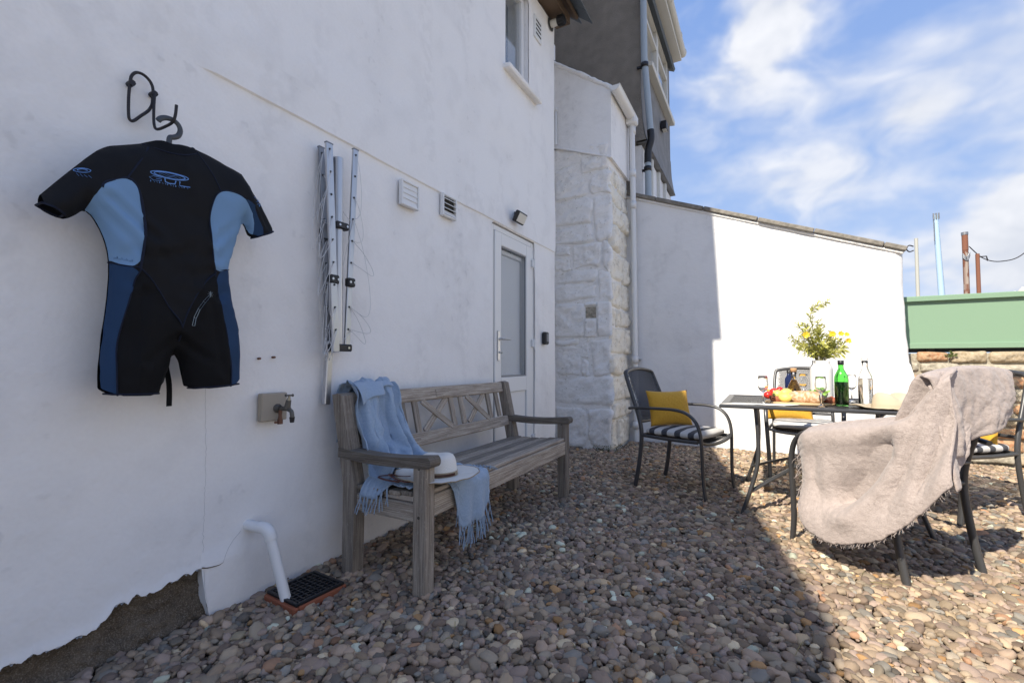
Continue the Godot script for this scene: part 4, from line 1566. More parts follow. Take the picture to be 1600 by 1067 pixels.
	var p := thing("grey_downpipe", "pale grey downpipe with a black offset bend on the dark house's corner", "downpipe")
	mb = MB.new()
	mb.tube([Vector3(-1.275, 6.6, -5.93), Vector3(-1.275, 5.0, -5.96), Vector3(-1.215, 4.0, -6.0)], 0.042, 12)
	obj("upper_pipe", mb.mesh(), M.pipe_grey, p)
	mb = MB.new()
	mb.tube(curve([Vector3(-1.215, 4.03, -6.0), Vector3(-1.212, 3.90, -6.0), Vector3(-1.25, 3.76, -6.0), Vector3(-1.255, 3.6, -6.0)], 5), 0.047, 12)
	obj("bend", mb.mesh(), M.black_plastic, p)
	mb = MB.new()
	mb.tube([Vector3(-1.255, 3.62, -6.0), Vector3(-1.255, 2.6, -6.0)], 0.042, 12)
	obj("lower_pipe", mb.mesh(), M.pipe_grey, p)
	for q in [[-1.272, 4.9, -5.96], [-1.258, 3.52, -6.0]]:
		mb = MB.new()
		mb.lathe([Vector2(0.042, -0.03), Vector2(0.05, -0.03), Vector2(0.05, 0.03), Vector2(0.042, 0.03)], 12, Vector3(q[0], q[1], q[2]))
		mb.box(Vector3(q[0] - 0.06, q[1] - 0.01, q[2]), Vector3(0.08, 0.03, 0.03), Basis(), 0.004)
		obj("clip", mb.mesh(), M.black_plastic, p)
	settle(p, Vector3(-1.255, 2.6, -6.0))
	var b := thing("box_lamp", "small black box lamp on the dark house's grey side wall", "wall lamp", Vector3(X, 4.72, -7.35))
	mb = MB.new()
	mb.box(Vector3(0.055, 0, 0), Vector3(0.09, 0.13, 0.16), Basis(), 0.01)
	obj("housing", mb.mesh(true), M.black_plastic, b)
	mb = MB.new()
	mb.box(Vector3(0.06, -0.068, 0), Vector3(0.06, 0.006, 0.12), Basis(), 0.001)
	obj("lens", mb.mesh(true), M.pvc_old, b)


# ---------------------------------------------------------------- along the house wall
func wall_fittings() -> void:
	var mb := MB.new()
	# bent iron hook
	var hk := thing("iron_hook", "black iron hook bent in a D shape, fixed high on the white wall", "hook")
	var ring := []
	for p in [[-0.702, 1.84], [-0.700, 1.900], [-0.703, 1.962], [-0.708, 1.986], [-0.721, 2.002], [-0.741, 2.004], [-0.760, 1.991], [-0.769, 1.969], [-0.769, 1.935], [-0.767, 1.908], [-0.757, 1.883], [-0.737, 1.856], [-0.717, 1.829], [-0.707, 1.826]]:
		ring.append(Vector3(-1.882, p[1], p[0]))
	mb.tube(curve(ring, 4, true), 0.0050, 8)
	obj("loop", mb.mesh(), M.black_iron, hk)
	mb = MB.new()
	mb.tube(curve([Vector3(-1.875, 1.955, -0.772), Vector3(-1.868, 1.89, -0.768), Vector3(-1.862, 1.835, -0.768), Vector3(-1.848, 1.815, -0.772), Vector3(-1.80, 1.818, -0.779), Vector3(-1.768, 1.826, -0.783), Vector3(-1.760, 1.85, -0.787), Vector3(-1.757, 1.885, -0.788)], 5), 0.0048, 8)
	obj("arm", mb.mesh(), M.black_iron, hk)
	for p in [[-0.706, 1.955], [-0.772, 1.952]]:
		mb = MB.new()
		mb.tube([Vector3(-1.90, p[1], p[0]), Vector3(-1.872, p[1], p[0])], 0.010, 8)
		obj("screw", mb.mesh(), M.black_iron, hk)
	settle(hk, Vector3(-1.90, 1.92, -0.74))
	# louvred vents
	for k in 2:
		var vt := thing("wall_vent", ["square white plastic wall vent with its louvres closed, left of the pair", "square white plastic wall vent with open louvres just under the ledge, right of the pair"][k], "vent", Vector3(-1.90, [2.022, 2.070][k], [-2.117, -2.52][k]), 0.0, "vents on the house wall")
		mb = MB.new()
		for s in [-1.0, 1.0]:
			mb.box(Vector3(0.016, 0, s * 0.073), Vector3(0.03, 0.155, 0.012), Basis(), 0.003)
			mb.box(Vector3(0.016, s * 0.0715, 0), Vector3(0.029, 0.012, 0.134), Basis(), 0.003)
		mb.box(Vector3(0.003, 0, 0), Vector3(0.006, 0.14, 0.14), Basis(), 0.0)
		obj("frame", mb.mesh(true), M.pvc_white, vt)
		mb = MB.new()
		mb.box(Vector3(0.008, 0, 0), Vector3(0.004, 0.13, 0.13), Basis(), 0.0)
		obj("dark_inside", mb.mesh(true), M.gap if k else M.pvc_old, vt)
		for j in 4:
			var b := MB.new()
			b.box(Vector3.ZERO, Vector3(0.003, 0.035, 0.132), Basis(), 0.001)
			var lv := obj("louvre", b.mesh(true), M.pvc_white, vt)
			var open: float = [0.14, 0.95][k] if j < 3 or k == 0 else 0.5
			lv.transform = Transform3D(Basis(Vector3(0, 0, 1), open), Vector3(0.021, 0.049 - j * 0.0325, 0))
	var hv := thing("high_vent", "small slotted white vent grille high on the wall right of the upstairs window", "vent", Vector3(-1.90, 4.31, -3.985))
	mb = MB.new()
	mb.box(Vector3(0.008, 0, 0), Vector3(0.016, 0.23, 0.16), Basis(), 0.006)
	obj("plate", mb.mesh(true), M.pvc_white, hv)
	for j in 4:
		mb = MB.new()
		mb.box(Vector3(0.0165, 0.066 - j * 0.044, 0), Vector3(0.003, 0.018, 0.11), Basis(), 0.0)
		obj("slot", mb.mesh(true), M.gap, hv)
	var fl := thing("flue_stub", "short cream flue stub with a black cowl under the eaves of the white house", "flue", Vector3(-1.90, 4.575, -4.30))
	mb = MB.new()
	mb.lathe([Vector2(0.0, 0.004), Vector2(0.055, 0.004), Vector2(0.055, 0.0), Vector2(0.07, -0.001)], 18, Vector3(0.012, 0, 0), Basis(Vector3(0, 0, 1), -PI / 2))
	obj("collar", mb.mesh(), M.gap, fl)
	mb = MB.new()
	mb.tube([Vector3(0, 0, 0), Vector3(0.10, 0, 0)], 0.036, 16)
	obj("pipe", mb.mesh(), M.pvc_old, fl)
	mb = MB.new()
	mb.tube([Vector3(0.09, 0, 0), Vector3(0.17, 0.0, 0)], 0.044, 16)
	for a in 8:
		mb.box(Vector3(0.13, sin(a * TAU / 8) * 0.047, cos(a * TAU / 8) * 0.047), Vector3(0.07, 0.012, 0.012), Basis(), 0.003)
	obj("cowl", mb.mesh(), M.black_plastic, fl)
	# floodlight over the door
	var lamp := thing("flood_light", "small dark floodlight with a pale glass front, just above the back door", "floodlight", Vector3(-1.89, 2.265, -3.48))
	var tilt := Basis(Vector3(0, 0, 1), -0.5)
	mb = MB.new()
	mb.box(Vector3(0.06, -0.01, 0), Vector3(0.04, 0.10, 0.16), tilt, 0.008)
	obj("housing", mb.mesh(true), M.black_plastic, lamp)
	mb = MB.new()
	mb.box(Vector3(0.06, -0.01, 0) + tilt * Vector3(0.0215, 0, 0), Vector3(0.004, 0.076, 0.134), tilt, 0.001)
	obj("front_glass", mb.mesh(true), M.pvc_old, lamp)
	mb = MB.new()
	mb.tube(curve([Vector3(0, 0.03, -0.03), Vector3(0.03, 0.045, -0.03), Vector3(0.05, 0.03, -0.06)], 4), 0.008, 6)
	mb.box(Vector3(0.008, 0.03, -0.03), Vector3(0.016, 0.05, 0.06), Basis(), 0.004)
	obj("bracket", mb.mesh(true), M.black_plastic, lamp)
	# key safe
	var ks := thing("key_safe", "small black key safe with a grey face on the white wall, right of the door", "key safe", Vector3(-1.90, 1.228, -4.112))
	mb = MB.new()
	mb.box(Vector3(0.024, 0, 0), Vector3(0.045, 0.125, 0.085), Basis(), 0.012)
	obj("case", mb.mesh(true), M.black_plastic, ks)
	mb = MB.new()
	mb.box(Vector3(0.048, 0.005, 0), Vector3(0.006, 0.075, 0.045), Basis(), 0.002)
	obj("dial_plate", mb.mesh(true), M.alu_grey, ks)
	# garden tap on a board
	var tp := thing("garden_tap", "weathered brass tap on a square cream board, left of the bench", "tap", Vector3(-1.90, 0.80, -1.25))
	mb = MB.new()
	mb.box(Vector3(0.018, 0.002, 0), Vector3(0.034, 0.120, 0.118), Basis(), 0.004)
	obj("back_board", mb.mesh(true), M.tap_board, tp)
	mb = MB.new()
	mb.lathe([Vector2(0.0, 0.0), Vector2(0.026, 0.0), Vector2(0.026, 0.006), Vector2(0.016, 0.012), Vector2(0.016, 0.03)], 16, Vector3(0.035, -0.012, -0.012), Basis(Vector3(0, 0, 1), -PI / 2))
	mb.tube([Vector3(0.045, -0.012, -0.012), Vector3(0.135, -0.012, -0.018)], [0.013, 0.0125], 12)
	mb.tube([Vector3(0.115, -0.012, -0.017), Vector3(0.122, 0.022, -0.018), Vector3(0.126, 0.038, -0.018)], [0.018, 0.015, 0.014], 12)
	obj("body", mb.mesh(), M.tap_brass, tp)
	mb = MB.new()
	mb.tube([Vector3(0.126, 0.036, -0.018), Vector3(0.131, 0.062, -0.018)], [0.011, 0.006], 10)
	obj("gland", mb.mesh(), M.brass_pale, tp)
	mb = MB.new()
	mb.tube([Vector3(0.131, 0.066, 0.006), Vector3(0.131, 0.064, -0.042)], 0.005, 8)
	mb.tube([Vector3(0.131, 0.066, 0.006), Vector3(0.131, 0.066, 0.002)], 0.008, 8)
	mb.tube([Vector3(0.131, 0.064, -0.038), Vector3(0.131, 0.064, -0.042)], 0.008, 8)
	obj("handle", mb.mesh(), M.tap_brass, tp)
	mb = MB.new()
	mb.tube(curve([Vector3(0.128, -0.016, -0.018), Vector3(0.150, -0.024, -0.019), Vector3(0.158, -0.048, -0.019), Vector3(0.158, -0.062, -0.019)], 4), 0.0115, 10)
	obj("spout", mb.mesh(), M.tap_brass, tp)
	mb = MB.new()
	mb.tube([Vector3(0.158, -0.056, -0.019), Vector3(0.158, -0.086, -0.019)], [0.015, 0.011], 10)
	obj("hose_end", mb.mesh(), M.black_plastic, tp)
	mb = MB.new()
	mb.tube([Vector3(0.062, -0.02, -0.012), Vector3(0.062, -0.05, -0.012), Vector3(0.062, -0.085, -0.012)], [0.012, 0.009, 0.014], 10)
	mb.tube([Vector3(0.062, -0.075, -0.012), Vector3(0.062, -0.10, -0.012)], 0.016, 6)
	mb.tube([Vector3(0.062, -0.088, 0.006), Vector3(0.062, -0.088, 0.02)], 0.007, 8)
	obj("union_nut", mb.mesh(), M.old_copper, tp)
	for ch in tp.get_children(): # the fitting is a small half-inch tap
		if ch.name != "back_board":
			(ch as Node3D).transform = Transform3D(Basis.from_scale(Vector3.ONE * 0.76), Vector3(0.009, 0.004, -0.002))
	for p in [[1.012, -1.195], [1.018, -1.262]]:
		mb = MB.new()
		mb.tube([Vector3(-1.915, p[0], p[1]), Vector3(-1.892, p[0], p[1])], 0.005, 8)
		tag(obj("wall_plug", mb.mesh(), M.old_copper), "rusty screw end left in the white wall above the tap, %s of two" % ("nearer" if p[1] > -1.2 else "farther"), "screw", "old screws in the wall")


func bench() -> void:
	var o := thing("garden_bench", "weathered grey wooden garden bench with crossed back slats, against the white wall", "bench")
	var W := [M.wood_0, M.wood_1, M.wood_2, M.wood_3]
	var lean := func(y: float) -> float: return -1.705 - (y - 0.42) * 0.235 # middle of the back at a height
	for s in 2:
		var z: float = [-1.552, -3.118][s]
		board("front_leg", Vector3(-1.283, -0.03, z), Vector3(-1.283, 0.548, z), 0.068, 0.066, Vector3(1, 0, 0), W[2 + s % 2], o)
		# rear post, bent at the seat
		var mb := MB.new()
		# its own x axis runs up the grain
		mb.prism(PackedVector2Array([Vector2(-0.03, 1.742), Vector2(-0.03, 1.672), Vector2(0.42, 1.668), Vector2(0.836, 1.76), Vector2(0.846, 1.79), Vector2(0.838, 1.828), Vector2(0.42, 1.742)]), Vector3(0, 0, -0.033), Vector3(1, 0, 0), Vector3(0, 1, 0), 0.066)
		obj("rear_post", mb.mesh(true), M.wood_post, o).transform = Transform3D(Basis(Vector3(0, 1, 0), Vector3(-1, 0, 0), Vector3(0, 0, 1)), Vector3(0, 0, z))
		# armrest, dipped and rounded at its front end
		var prof := PackedVector2Array()
		for k in 11:
			var t := k / 10.0
			prof.append(Vector2(lerpf(-1.775, -1.235, t), 0.590 - 0.016 * sin(t * PI) + 0.006 * t))
		for k in 5:
			var a := PI * 0.5 - PI * (k + 1) / 6.0
			prof.append(Vector2(-1.240 + cos(a) * 0.020, 0.571 + sin(a) * 0.024))
		for k in 11:
			var t := 1.0 - k / 10.0
			prof.append(Vector2(lerpf(-1.775, -1.245, t), 0.545 - 0.012 * sin(t * PI) + 0.003 * t))
		mb = MB.new()
		mb.prism(prof, Vector3(0, 0, z - 0.036), Vector3(1, 0, 0), Vector3(0, 1, 0), 0.072)
		obj("armrest", mb.mesh(true), M.wood_arm, o)
		board("side_rail", Vector3(-1.672, 0.347, z), Vector3(-1.316, 0.347, z), 0.078, 0.03, Vector3.UP, W[1], o)
		for y in [0.36, 0.565]:
			mb = MB.new()
			mb.tube([Vector3(-1.283, y - 0.02, z + 0.030), Vector3(-1.283, y - 0.02, z + 0.0345)], 0.007, 8)
			obj("peg", mb.mesh(), M.wood_dark, o)
	board("front_rail", Vector3(-1.268, 0.377, -1.584), Vector3(-1.268, 0.377, -3.086), 0.092, 0.03, Vector3.UP, W[0], o)
	board("rear_rail", Vector3(-1.70, 0.36, -1.584), Vector3(-1.70, 0.36, -3.086), 0.08, 0.03, Vector3.UP, W[2], o)
	for z in [-2.08, -2.6]:
		board("seat_bearer", Vector3(-1.69, 0.365, z), Vector3(-1.285, 0.372, z), 0.06, 0.03, Vector3.UP, W[3], o)
	for k in 6:
		var x := -1.292 - k * 0.0745
		var y := 0.437 - 0.012 * sin(PI * (k + 0.3) / 5.6) - 0.004 * k
		board("seat_slat", Vector3(x, y, -1.535 if k else -1.588), Vector3(x, y + 0.001, -3.135 if k else -3.084), 0.0645, 0.021, Vector3(1, 0, 0), W[(k * 2 + 1) % 4], o, 0.005)
	var up := Vector3(-0.235, 1, 0).normalized()
	board("top_rail", Vector3(lean.call(0.805), 0.805, -1.586), Vector3(lean.call(0.800), 0.800, -3.084), 0.078, 0.036, up, W[0], o, 0.006)
	board("lower_rail", Vector3(lean.call(0.555), 0.555, -1.586), Vector3(lean.call(0.548), 0.548, -3.084), 0.076, 0.032, up, W[1], o, 0.006)
	for z in [-1.635, -1.955, -2.065, -2.415, -2.525, -2.865, -2.985]:
		board("back_slat", Vector3(lean.call(0.588), 0.588, z), Vector3(lean.call(0.768), 0.768, z), 0.044, 0.018, Vector3(0, 0, 1), W[(int(-z * 100)) % 4], o, 0.003)
	for zz in [[-1.68, -1.91], [-2.115, -2.375], [-2.575, -2.82]]:
		board("cross_slat", Vector3(lean.call(0.588), 0.588, zz[0]), Vector3(lean.call(0.768), 0.768, zz[1]), 0.040, 0.014, Vector3(0, 0, 1), W[0], o, 0.003)
		board("cross_slat", Vector3(lean.call(0.588) + 0.0125, 0.588, zz[1]), Vector3(lean.call(0.768) + 0.0125, 0.768, zz[0]), 0.040, 0.012, Vector3(0, 0, 1), W[1], o, 0.003)
	board("name_block", Vector3(lean.call(0.803) + 0.020, 0.803, -2.255), Vector3(lean.call(0.803) + 0.020, 0.803, -2.385), 0.046, 0.008, up, W[0], o, 0.003)
	settle(o, Vector3(-1.5, 0, -2.335))
	throw()
	bench_hat()


func tassels(mb: MB, from: Array, length: float, lean := Vector3.ZERO) -> void:
	for p in from:
		var a: Vector3 = p
		var n := rng.randi_range(2, 3)
		for j in n:
			var d := Vector3(rng.randf_range(-0.3, 0.3), -1, rng.randf_range(-0.3, 0.3)) + lean
			var L := length * rng.randf_range(0.7, 1.15)
			var pts := [a + Vector3(0, 0.006, 0)]
			var c := a
			for s in 4:
				c += d.normalized() * L / 4.0
				d += Vector3(rng.randf_range(-0.35, 0.35), -0.4, rng.randf_range(-0.35, 0.35))
				pts.append(c)
			mb.tube(curve(pts, 2), 0.0021, 5)
		mb.tube([a + Vector3(0, 0.004, 0), a - Vector3(0, 0.012, 0)], 0.0038, 6)


func throw() -> void:
	var o := thing("blue_throw", "pale blue fringed wool throw over the bench's near back corner, spread on its seat", "throw")
	var f := noise(3.2, 33, 3)
	# over the back and down its front
	var path := curve([Vector3(-1.845, 0.60, 0), Vector3(-1.855, 0.74, 0), Vector3(-1.862, 0.835, 0), Vector3(-1.838, 0.872, 0), Vector3(-1.800, 0.872, 0), Vector3(-1.765, 0.825, 0), Vector3(-1.742, 0.72, 0), Vector3(-1.708, 0.60, 0), Vector3(-1.672, 0.51, 0), Vector3(-1.61, 0.458, 0), Vector3(-1.52, 0.448, 0)], 6)
	var on_path := func(v: float) -> Vector3:
		var t := clampf(v, 0.0, 1.0) * (path.size() - 1)
		var k := mini(int(t), path.size() - 2)
		return (path[k] as Vector3).lerp(path[k + 1], t - k)
	var fold := func(u: float, v: float) -> float:
		var d := smoothstep(0.42, 0.75, v)
		var w: float = f.get_noise_2d(u * 0.7 + 3.0, v * 0.8)
		return (0.015 + 0.020 * d) * sin(u * TAU * 2.6 + 1.2 + v * 2.2 + w * 3.0) + 0.010 * sin(u * TAU * 5.3 + v * 3.0 + w * 2.0) * d + 0.008 * f.get_noise_2d(u * 2.4, v * 3.0)
	var mb := MB.new()
	mb.cloth(56, 90, func(u, v):
		var p: Vector3 = on_path.call(v)
		var a: Vector3 = on_path.call(v + 0.015)
		var b: Vector3 = on_path.call(v - 0.015)
		var t := (a - b).normalized()
		var n := Vector3(t.y, -t.x, 0) * -1.0
		var wide := 0.30 + 0.10 * smoothstep(0.45, 1.0, v)
		var z: float = lerpf(-1.578, -1.578 - wide, u) - 0.012 * sin(v * 5.0) + 0.012 * f.get_noise_2d(v * 2.0, u * 3.0)
		var h: float = maxf(0.0, fold.call(u, v) + 0.020) + 0.003
		if v < 0.35:
			h *= 0.5
		return Vector3(p.x, p.y, z) + n * h, 0.005)
	obj("back_drape", mb.mesh(), M.blue_wool, o)
	# a turned-back flap at the top
	mb = MB.new()
	mb.cloth(34, 26, func(u, v):
		var zz: float = lerpf(-1.590, -1.845, u)
		var drop: float = v * (0.085 + 0.045 * sin(u * PI * 1.7 + 0.2) + 0.020 * sin(u * 11.0 + 1.0))
		var p: Vector3 = on_path.call(0.36 + drop * 1.35)
		return Vector3(p.x + 0.044 + 0.010 * sin(u * 13.0 + v * 2.0) * v + 0.012 * v, p.y + 0.018 * (1.0 - v), zz + 0.02 * v * sin(u * 9.0)), 0.006)
	obj("turned_flap", mb.mesh(), M.blue_wool, o)
	# on the seat, then over its front edge
	var seat := func(u: float, v: float) -> Vector3:
		var z := lerpf(-1.530, -2.01, u)
		var reach: float = 0.30 + 0.30 * smoothstep(0.25, 0.50, u) - 0.06 * smoothstep(0.9, 1.0, u)
		var s := v * reach
		var flat := 0.385
		var x: float = -1.635 + minf(s, flat)
		var y := 0.452 + 0.010 * f.get_noise_2d(u * 5.0, v * 4.0) + 0.012 * maxf(0.0, sin(u * TAU * 2.2 + v * 4.0 + 0.6)) * (1.0 - smoothstep(0.75, 0.95, s / flat)) + 0.003
		if s > flat - 0.03:
			var e := s - flat + 0.03
			var a := minf(e / 0.045, PI / 2.0)
			x = -1.635 + flat - 0.03 + sin(a) * 0.045
			y = y - 0.045 * (1.0 - cos(a)) - maxf(0.0, e - 0.0707)
			x += 0.010 * sin(u * TAU * 4.0) * smoothstep(0.05, 0.2, e) + 0.012 * smoothstep(0.0, 0.25, e)
			z += 0.07 * smoothstep(0.0, 0.3, e) * (0.35 - u) * -0.5
		# its near side slips over the end of the seat
		var slip := pow(clampf(1.0 - u / 0.13, 0.0, 1.0), 1.4) * (1.0 - smoothstep(0.30, 0.62, v))
		y -= 0.085 * slip
		z = lerpf(z, -1.512, slip * 0.8)
		return Vector3(x, y, z + 0.010 * f.get_noise_2d(v * 6.0, u * 2.0))
	mb = MB.new()
	mb.cloth(54, 62, seat, 0.005)
	obj("seat_spread", mb.mesh(), M.blue_wool, o)
	mb = MB.new()
	var ends := []
	for k in 17:
		ends.append(seat.call(lerpf(0.42, 0.99, k / 16.0), 1.0))
	tassels(mb, ends, 0.10)
	ends = []
	for k in 7:
		ends.append((seat.call(0.0, 0.04 + k * 0.085) as Vector3) + Vector3(0, 0, 0.002))
	tassels(mb, ends, 0.075, Vector3(0, 0, 0.1))
	ends = []
	for k in 7:
		ends.append(Vector3(-1.36 + k * 0.018, 0.452, -2.02 - 0.004 * k))
	tassels(mb, ends, 0.05, Vector3(0.3, 0.9, -1.2))
	var fr := obj("fringe", mb.mesh(), M.blue_wool, o)
	fr.set_meta("kind", "stuff")
	settle(o, Vector3(-1.55, 0.44, -1.75))


func hat(o: Node3D, m: Material, crown_r: float, crown_h: float, brim_r: float, wave: float, dent: float, trim: Material) -> void:
	var f := noise(1.2, 55, 2)
	var mb := MB.new()
	var rings := [[0.0, 1.0], [0.2, 1.0], [0.36, 1.0], [0.5, 0.995], [0.66, 0.97], [0.80, 0.90], [0.89, 0.78], [0.95, 0.58], [0.99, 0.3], [1.02, 0.0]]
	mb.sheet(41, rings.size(), func(u, v):
		var a: float = TAU * (u if u < 0.999 else 0.0)
		var r: Array = rings[int(round(v * (rings.size() - 1)))]
		var pinch: float = 1.0 - 0.10 * dent * 4.0 * r[1] * pow(absf(sin(a)), 3.0)
		var h: float = r[1] * crown_h * (1.0 - dent * 1.3 * exp(-pow(cos(a) * r[0] / 0.30, 2.0)) * r[1])
		return Vector3(cos(a) * r[0] * crown_r * 1.08, h + 0.004, sin(a) * r[0] * crown_r * 0.94 * pinch), 1.0, 1.0, true)
	obj("crown", mb.mesh(), m, o)
	mb = MB.new()
	var brim := func(u: float, v: float) -> Vector3:
		var a: float = TAU * (u if u < 0.999 else 0.0)
		var r := lerpf(crown_r * 0.98, brim_r, v)
		return Vector3(cos(a) * r * 1.06, 0.004 + wave * v * v * (0.5 + 0.5 * cos(a * 2.0)) + 0.006 * v * f.get_noise_2d(cos(a) * 2.0, sin(a) * 2.0) + 0.004 * v, sin(a) * r * 0.97)
	mb.cloth(57, 8, brim, 0.0035)
	obj("brim", mb.mesh(), m, o)
	mb = MB.new()
	var edge := []
	for k in 57:
		edge.append(brim.call(k / 56.0, 1.0))
	mb.tube(edge, 0.0024, 6, 1.0, false)
	obj("brim_edge", mb.mesh(), trim, o)
	mb = MB.new()
	mb.sheet(41, 4, func(u, v):
		var a: float = TAU * (u if u < 0.999 else 0.0)
		var r: float = crown_r * (1.035 - 0.02 * v)
		return Vector3(cos(a) * r * 1.08, 0.006 + 0.020 * v, sin(a) * r * 0.94), 1.0, 1.0, false)
	obj("band", mb.mesh(), trim, o)


func bench_hat() -> void:
	var o := thing("white_straw_hat", "white straw hat with a thin brown trim, lying on the blue throw", "hat", Vector3(-1.325, 0.474, -1.70), 0.5)
	hat(o, M.straw_white, 0.083, 0.098, 0.182, 0.010, 0.05, M.hat_trim)
	var mb := MB.new()
	for k in 34: # stitched lacing along the near side of the crown
		var a := PI * 0.15 + k * 0.052
		mb.tube([Vector3(cos(a) * 0.094, 0.010, sin(a) * 0.082), Vector3(cos(a) * 0.0935, 0.020, sin(a) * 0.0815)], 0.0018, 5)
	var st := obj("lacing", mb.mesh(), M.leather, o)
	st.set_meta("kind", "stuff")
	mb = MB.new()
	var cs := curve([Vector3(-1.40, 0.482, -1.60), Vector3(-1.43, 0.486, -1.565), Vector3(-1.455, 0.50, -1.53), Vector3(-1.425, 0.505, -1.495), Vector3(-1.38, 0.495, -1.49), Vector3(-1.355, 0.482, -1.515), Vector3(-1.36, 0.474, -1.56), Vector3(-1.42, 0.472, -1.60), Vector3(-1.50, 0.473, -1.605), Vector3(-1.545, 0.473, -1.575), Vector3(-1.54, 0.474, -1.545), Vector3(-1.48, 0.474, -1.525), Vector3(-1.40, 0.474, -1.525)], 6)
	var local := []
	for p in cs:
		local.append(o.transform.affine_inverse() * (p as Vector3))
	mb.tube(local, 0.0055, 8, 0.5)
	obj("chin_strap", mb.mesh(), M.leather, o)


# ---------------------------------------------------------------- the wetsuit
func wetsuit() -> void:
	var outline := pts2([-0.449, 1.442, -0.507, 1.532, -0.579, 1.638, -0.607, 1.666, -0.692, 1.710, -0.735, 1.736, -0.765, 1.731, -0.802, 1.746, -0.840, 1.743, -0.923, 1.746, -1.013, 1.727, -1.092, 1.634, -1.158, 1.534, -1.063, 1.481, -1.028, 1.559, -1.000, 1.443, -0.977, 1.351, -0.993, 1.227, -1.022, 1.122, -1.030, 1.015, -1.030, 0.914, -0.848, 0.900, -0.835, 0.959, -0.823, 1.013, -0.803, 1.031, -0.792, 0.977, -0.778, 0.931, -0.764, 0.888, -0.613, 0.896, -0.608, 0.969, -0.613, 1.076, -0.622, 1.173, -0.626, 1.288, -0.617, 1.357, -0.594, 1.416, -0.564, 1.459, -0.537, 1.427, -0.515, 1.409])
	# the hems stay open: thickness is measured from the other edges
	var closed_ := pts2([-0.36, 1.33, -0.449, 1.442, -0.507, 1.532, -0.579, 1.638, -0.607, 1.666, -0.692, 1.710, -0.735, 1.756, -0.840, 1.763, -0.923, 1.746, -1.013, 1.727, -1.092, 1.634, -1.158, 1.534, -1.22, 1.43, -1.13, 1.40, -1.063, 1.481, -1.028, 1.559, -1.000, 1.443, -0.977, 1.351, -0.993, 1.227, -1.022, 1.122, -1.030, 1.015, -1.030, 0.78, -0.848, 0.78, -0.848, 0.900, -0.835, 0.959, -0.823, 1.013, -0.803, 1.031, -0.792, 0.977, -0.778, 0.931, -0.764, 0.888, -0.764, 0.78, -0.613, 0.78, -0.608, 0.969, -0.613, 1.076, -0.622, 1.173, -0.626, 1.288, -0.617, 1.357, -0.594, 1.416, -0.564, 1.459, -0.537, 1.427, -0.515, 1.409, -0.43, 1.30])
	var lblue := smooth2(pts2([-0.557, 1.438, -0.571, 1.501, -0.590, 1.537, -0.636, 1.567, -0.659, 1.560, -0.674, 1.528, -0.685, 1.463, -0.689, 1.396, -0.683, 1.292, -0.621, 1.305, -0.592, 1.351]), 2)
	var lnavy := smooth2(pts2([-0.60, 1.306, -0.683, 1.292, -0.674, 1.257, -0.661, 1.188, -0.646, 1.110, -0.637, 1.044, -0.636, 0.969, -0.642, 0.85, -0.56, 0.85, -0.56, 1.199]), 1)
	var rblue := smooth2(pts2([-0.881, 1.505, -0.886, 1.558, -0.902, 1.602, -0.932, 1.624, -0.976, 1.628, -1.009, 1.622, -1.073, 1.543, -1.036, 1.341, -0.977, 1.347, -0.910, 1.316, -0.897, 1.368, -0.885, 1.443]), 2)
	var rnavy := smooth2(pts2([-0.910, 1.316, -0.977, 1.347, -1.078, 1.348, -1.090, 0.85, -0.971, 0.85, -0.970, 0.988, -0.949, 1.118, -0.924, 1.232]), 1)
	var rsleeve := pts2([-1.009, 1.622, -1.045, 1.61, -1.09, 1.525, -1.10, 1.46, -1.03, 1.46, -1.02, 1.56])
	var legs := smooth2(pts2([-0.682, 1.295, -0.709, 1.268, -0.740, 1.221, -0.766, 1.177, -0.804, 1.115, -0.818, 1.164, -0.844, 1.228, -0.876, 1.282, -0.910, 1.316, -1.1, 1.2, -1.1, 0.8, -0.5, 0.8, -0.5, 1.25]), 1)
	var neck := smooth2(pts2([-0.680, 1.712, -0.735, 1.76, -0.765, 1.76, -0.802, 1.77, -0.848, 1.755, -0.832, 1.722, -0.800, 1.703, -0.765, 1.694, -0.730, 1.694]), 1)
	var f := noise(4.5, 66, 3)
	var middle := -1.772
	var thick := func(q: Vector2) -> float:
		var d := away(q, closed_)
		if not Geometry2D.is_point_in_polygon(q, closed_):
			d = 0.0
		var limb := 0.044 if q.x > -0.57 or q.x < -1.05 else 0.060
		var r := 0.075 if limb < 0.06 else 0.11
		var t := clampf(d / r, 0.0, 1.0)
		return 0.006 + limb * sqrt(1.0 - (1.0 - t) * (1.0 - t))
	var front := func(q: Vector2) -> Vector3:
		var t: float = thick.call(q)
		var wr: float = 0.011 * sin((q.y + q.x * 0.6) * 62.0) * smoothstep(1.42, 1.34, q.y) * smoothstep(1.16, 1.26, q.y) * f.get_noise_2d(q.x * 1.5, q.y)
		var sag := 0.010 * f.get_noise_2d(q.x, q.y)
		# creases that run from the armpits and down each leg
		for c in [[-0.60, 1.50, -0.72, 1.40, 0.006], [-0.59, 1.46, -0.70, 1.33, 0.005], [-1.02, 1.55, -0.90, 1.43, 0.006], [-1.01, 1.50, -0.92, 1.36, 0.005], [-0.70, 1.22, -0.66, 0.95, 0.004], [-0.90, 1.20, -0.94, 0.96, 0.004], [-0.56, 1.58, -0.50, 1.47, 0.005], [-1.05, 1.66, -1.11, 1.54, 0.005], [-0.80, 1.08, -0.71, 1.00, 0.005], [-0.80, 1.08, -0.89, 1.01, 0.005]]:
			var d := away(q, PackedVector2Array([Vector2(c[0], c[1]), Vector2(c[2], c[3])]), false)
			sag -= c[4] * exp(-pow(d / 0.011, 2.0)) - c[4] * 0.7 * exp(-pow((d - 0.022) / 0.012, 2.0))
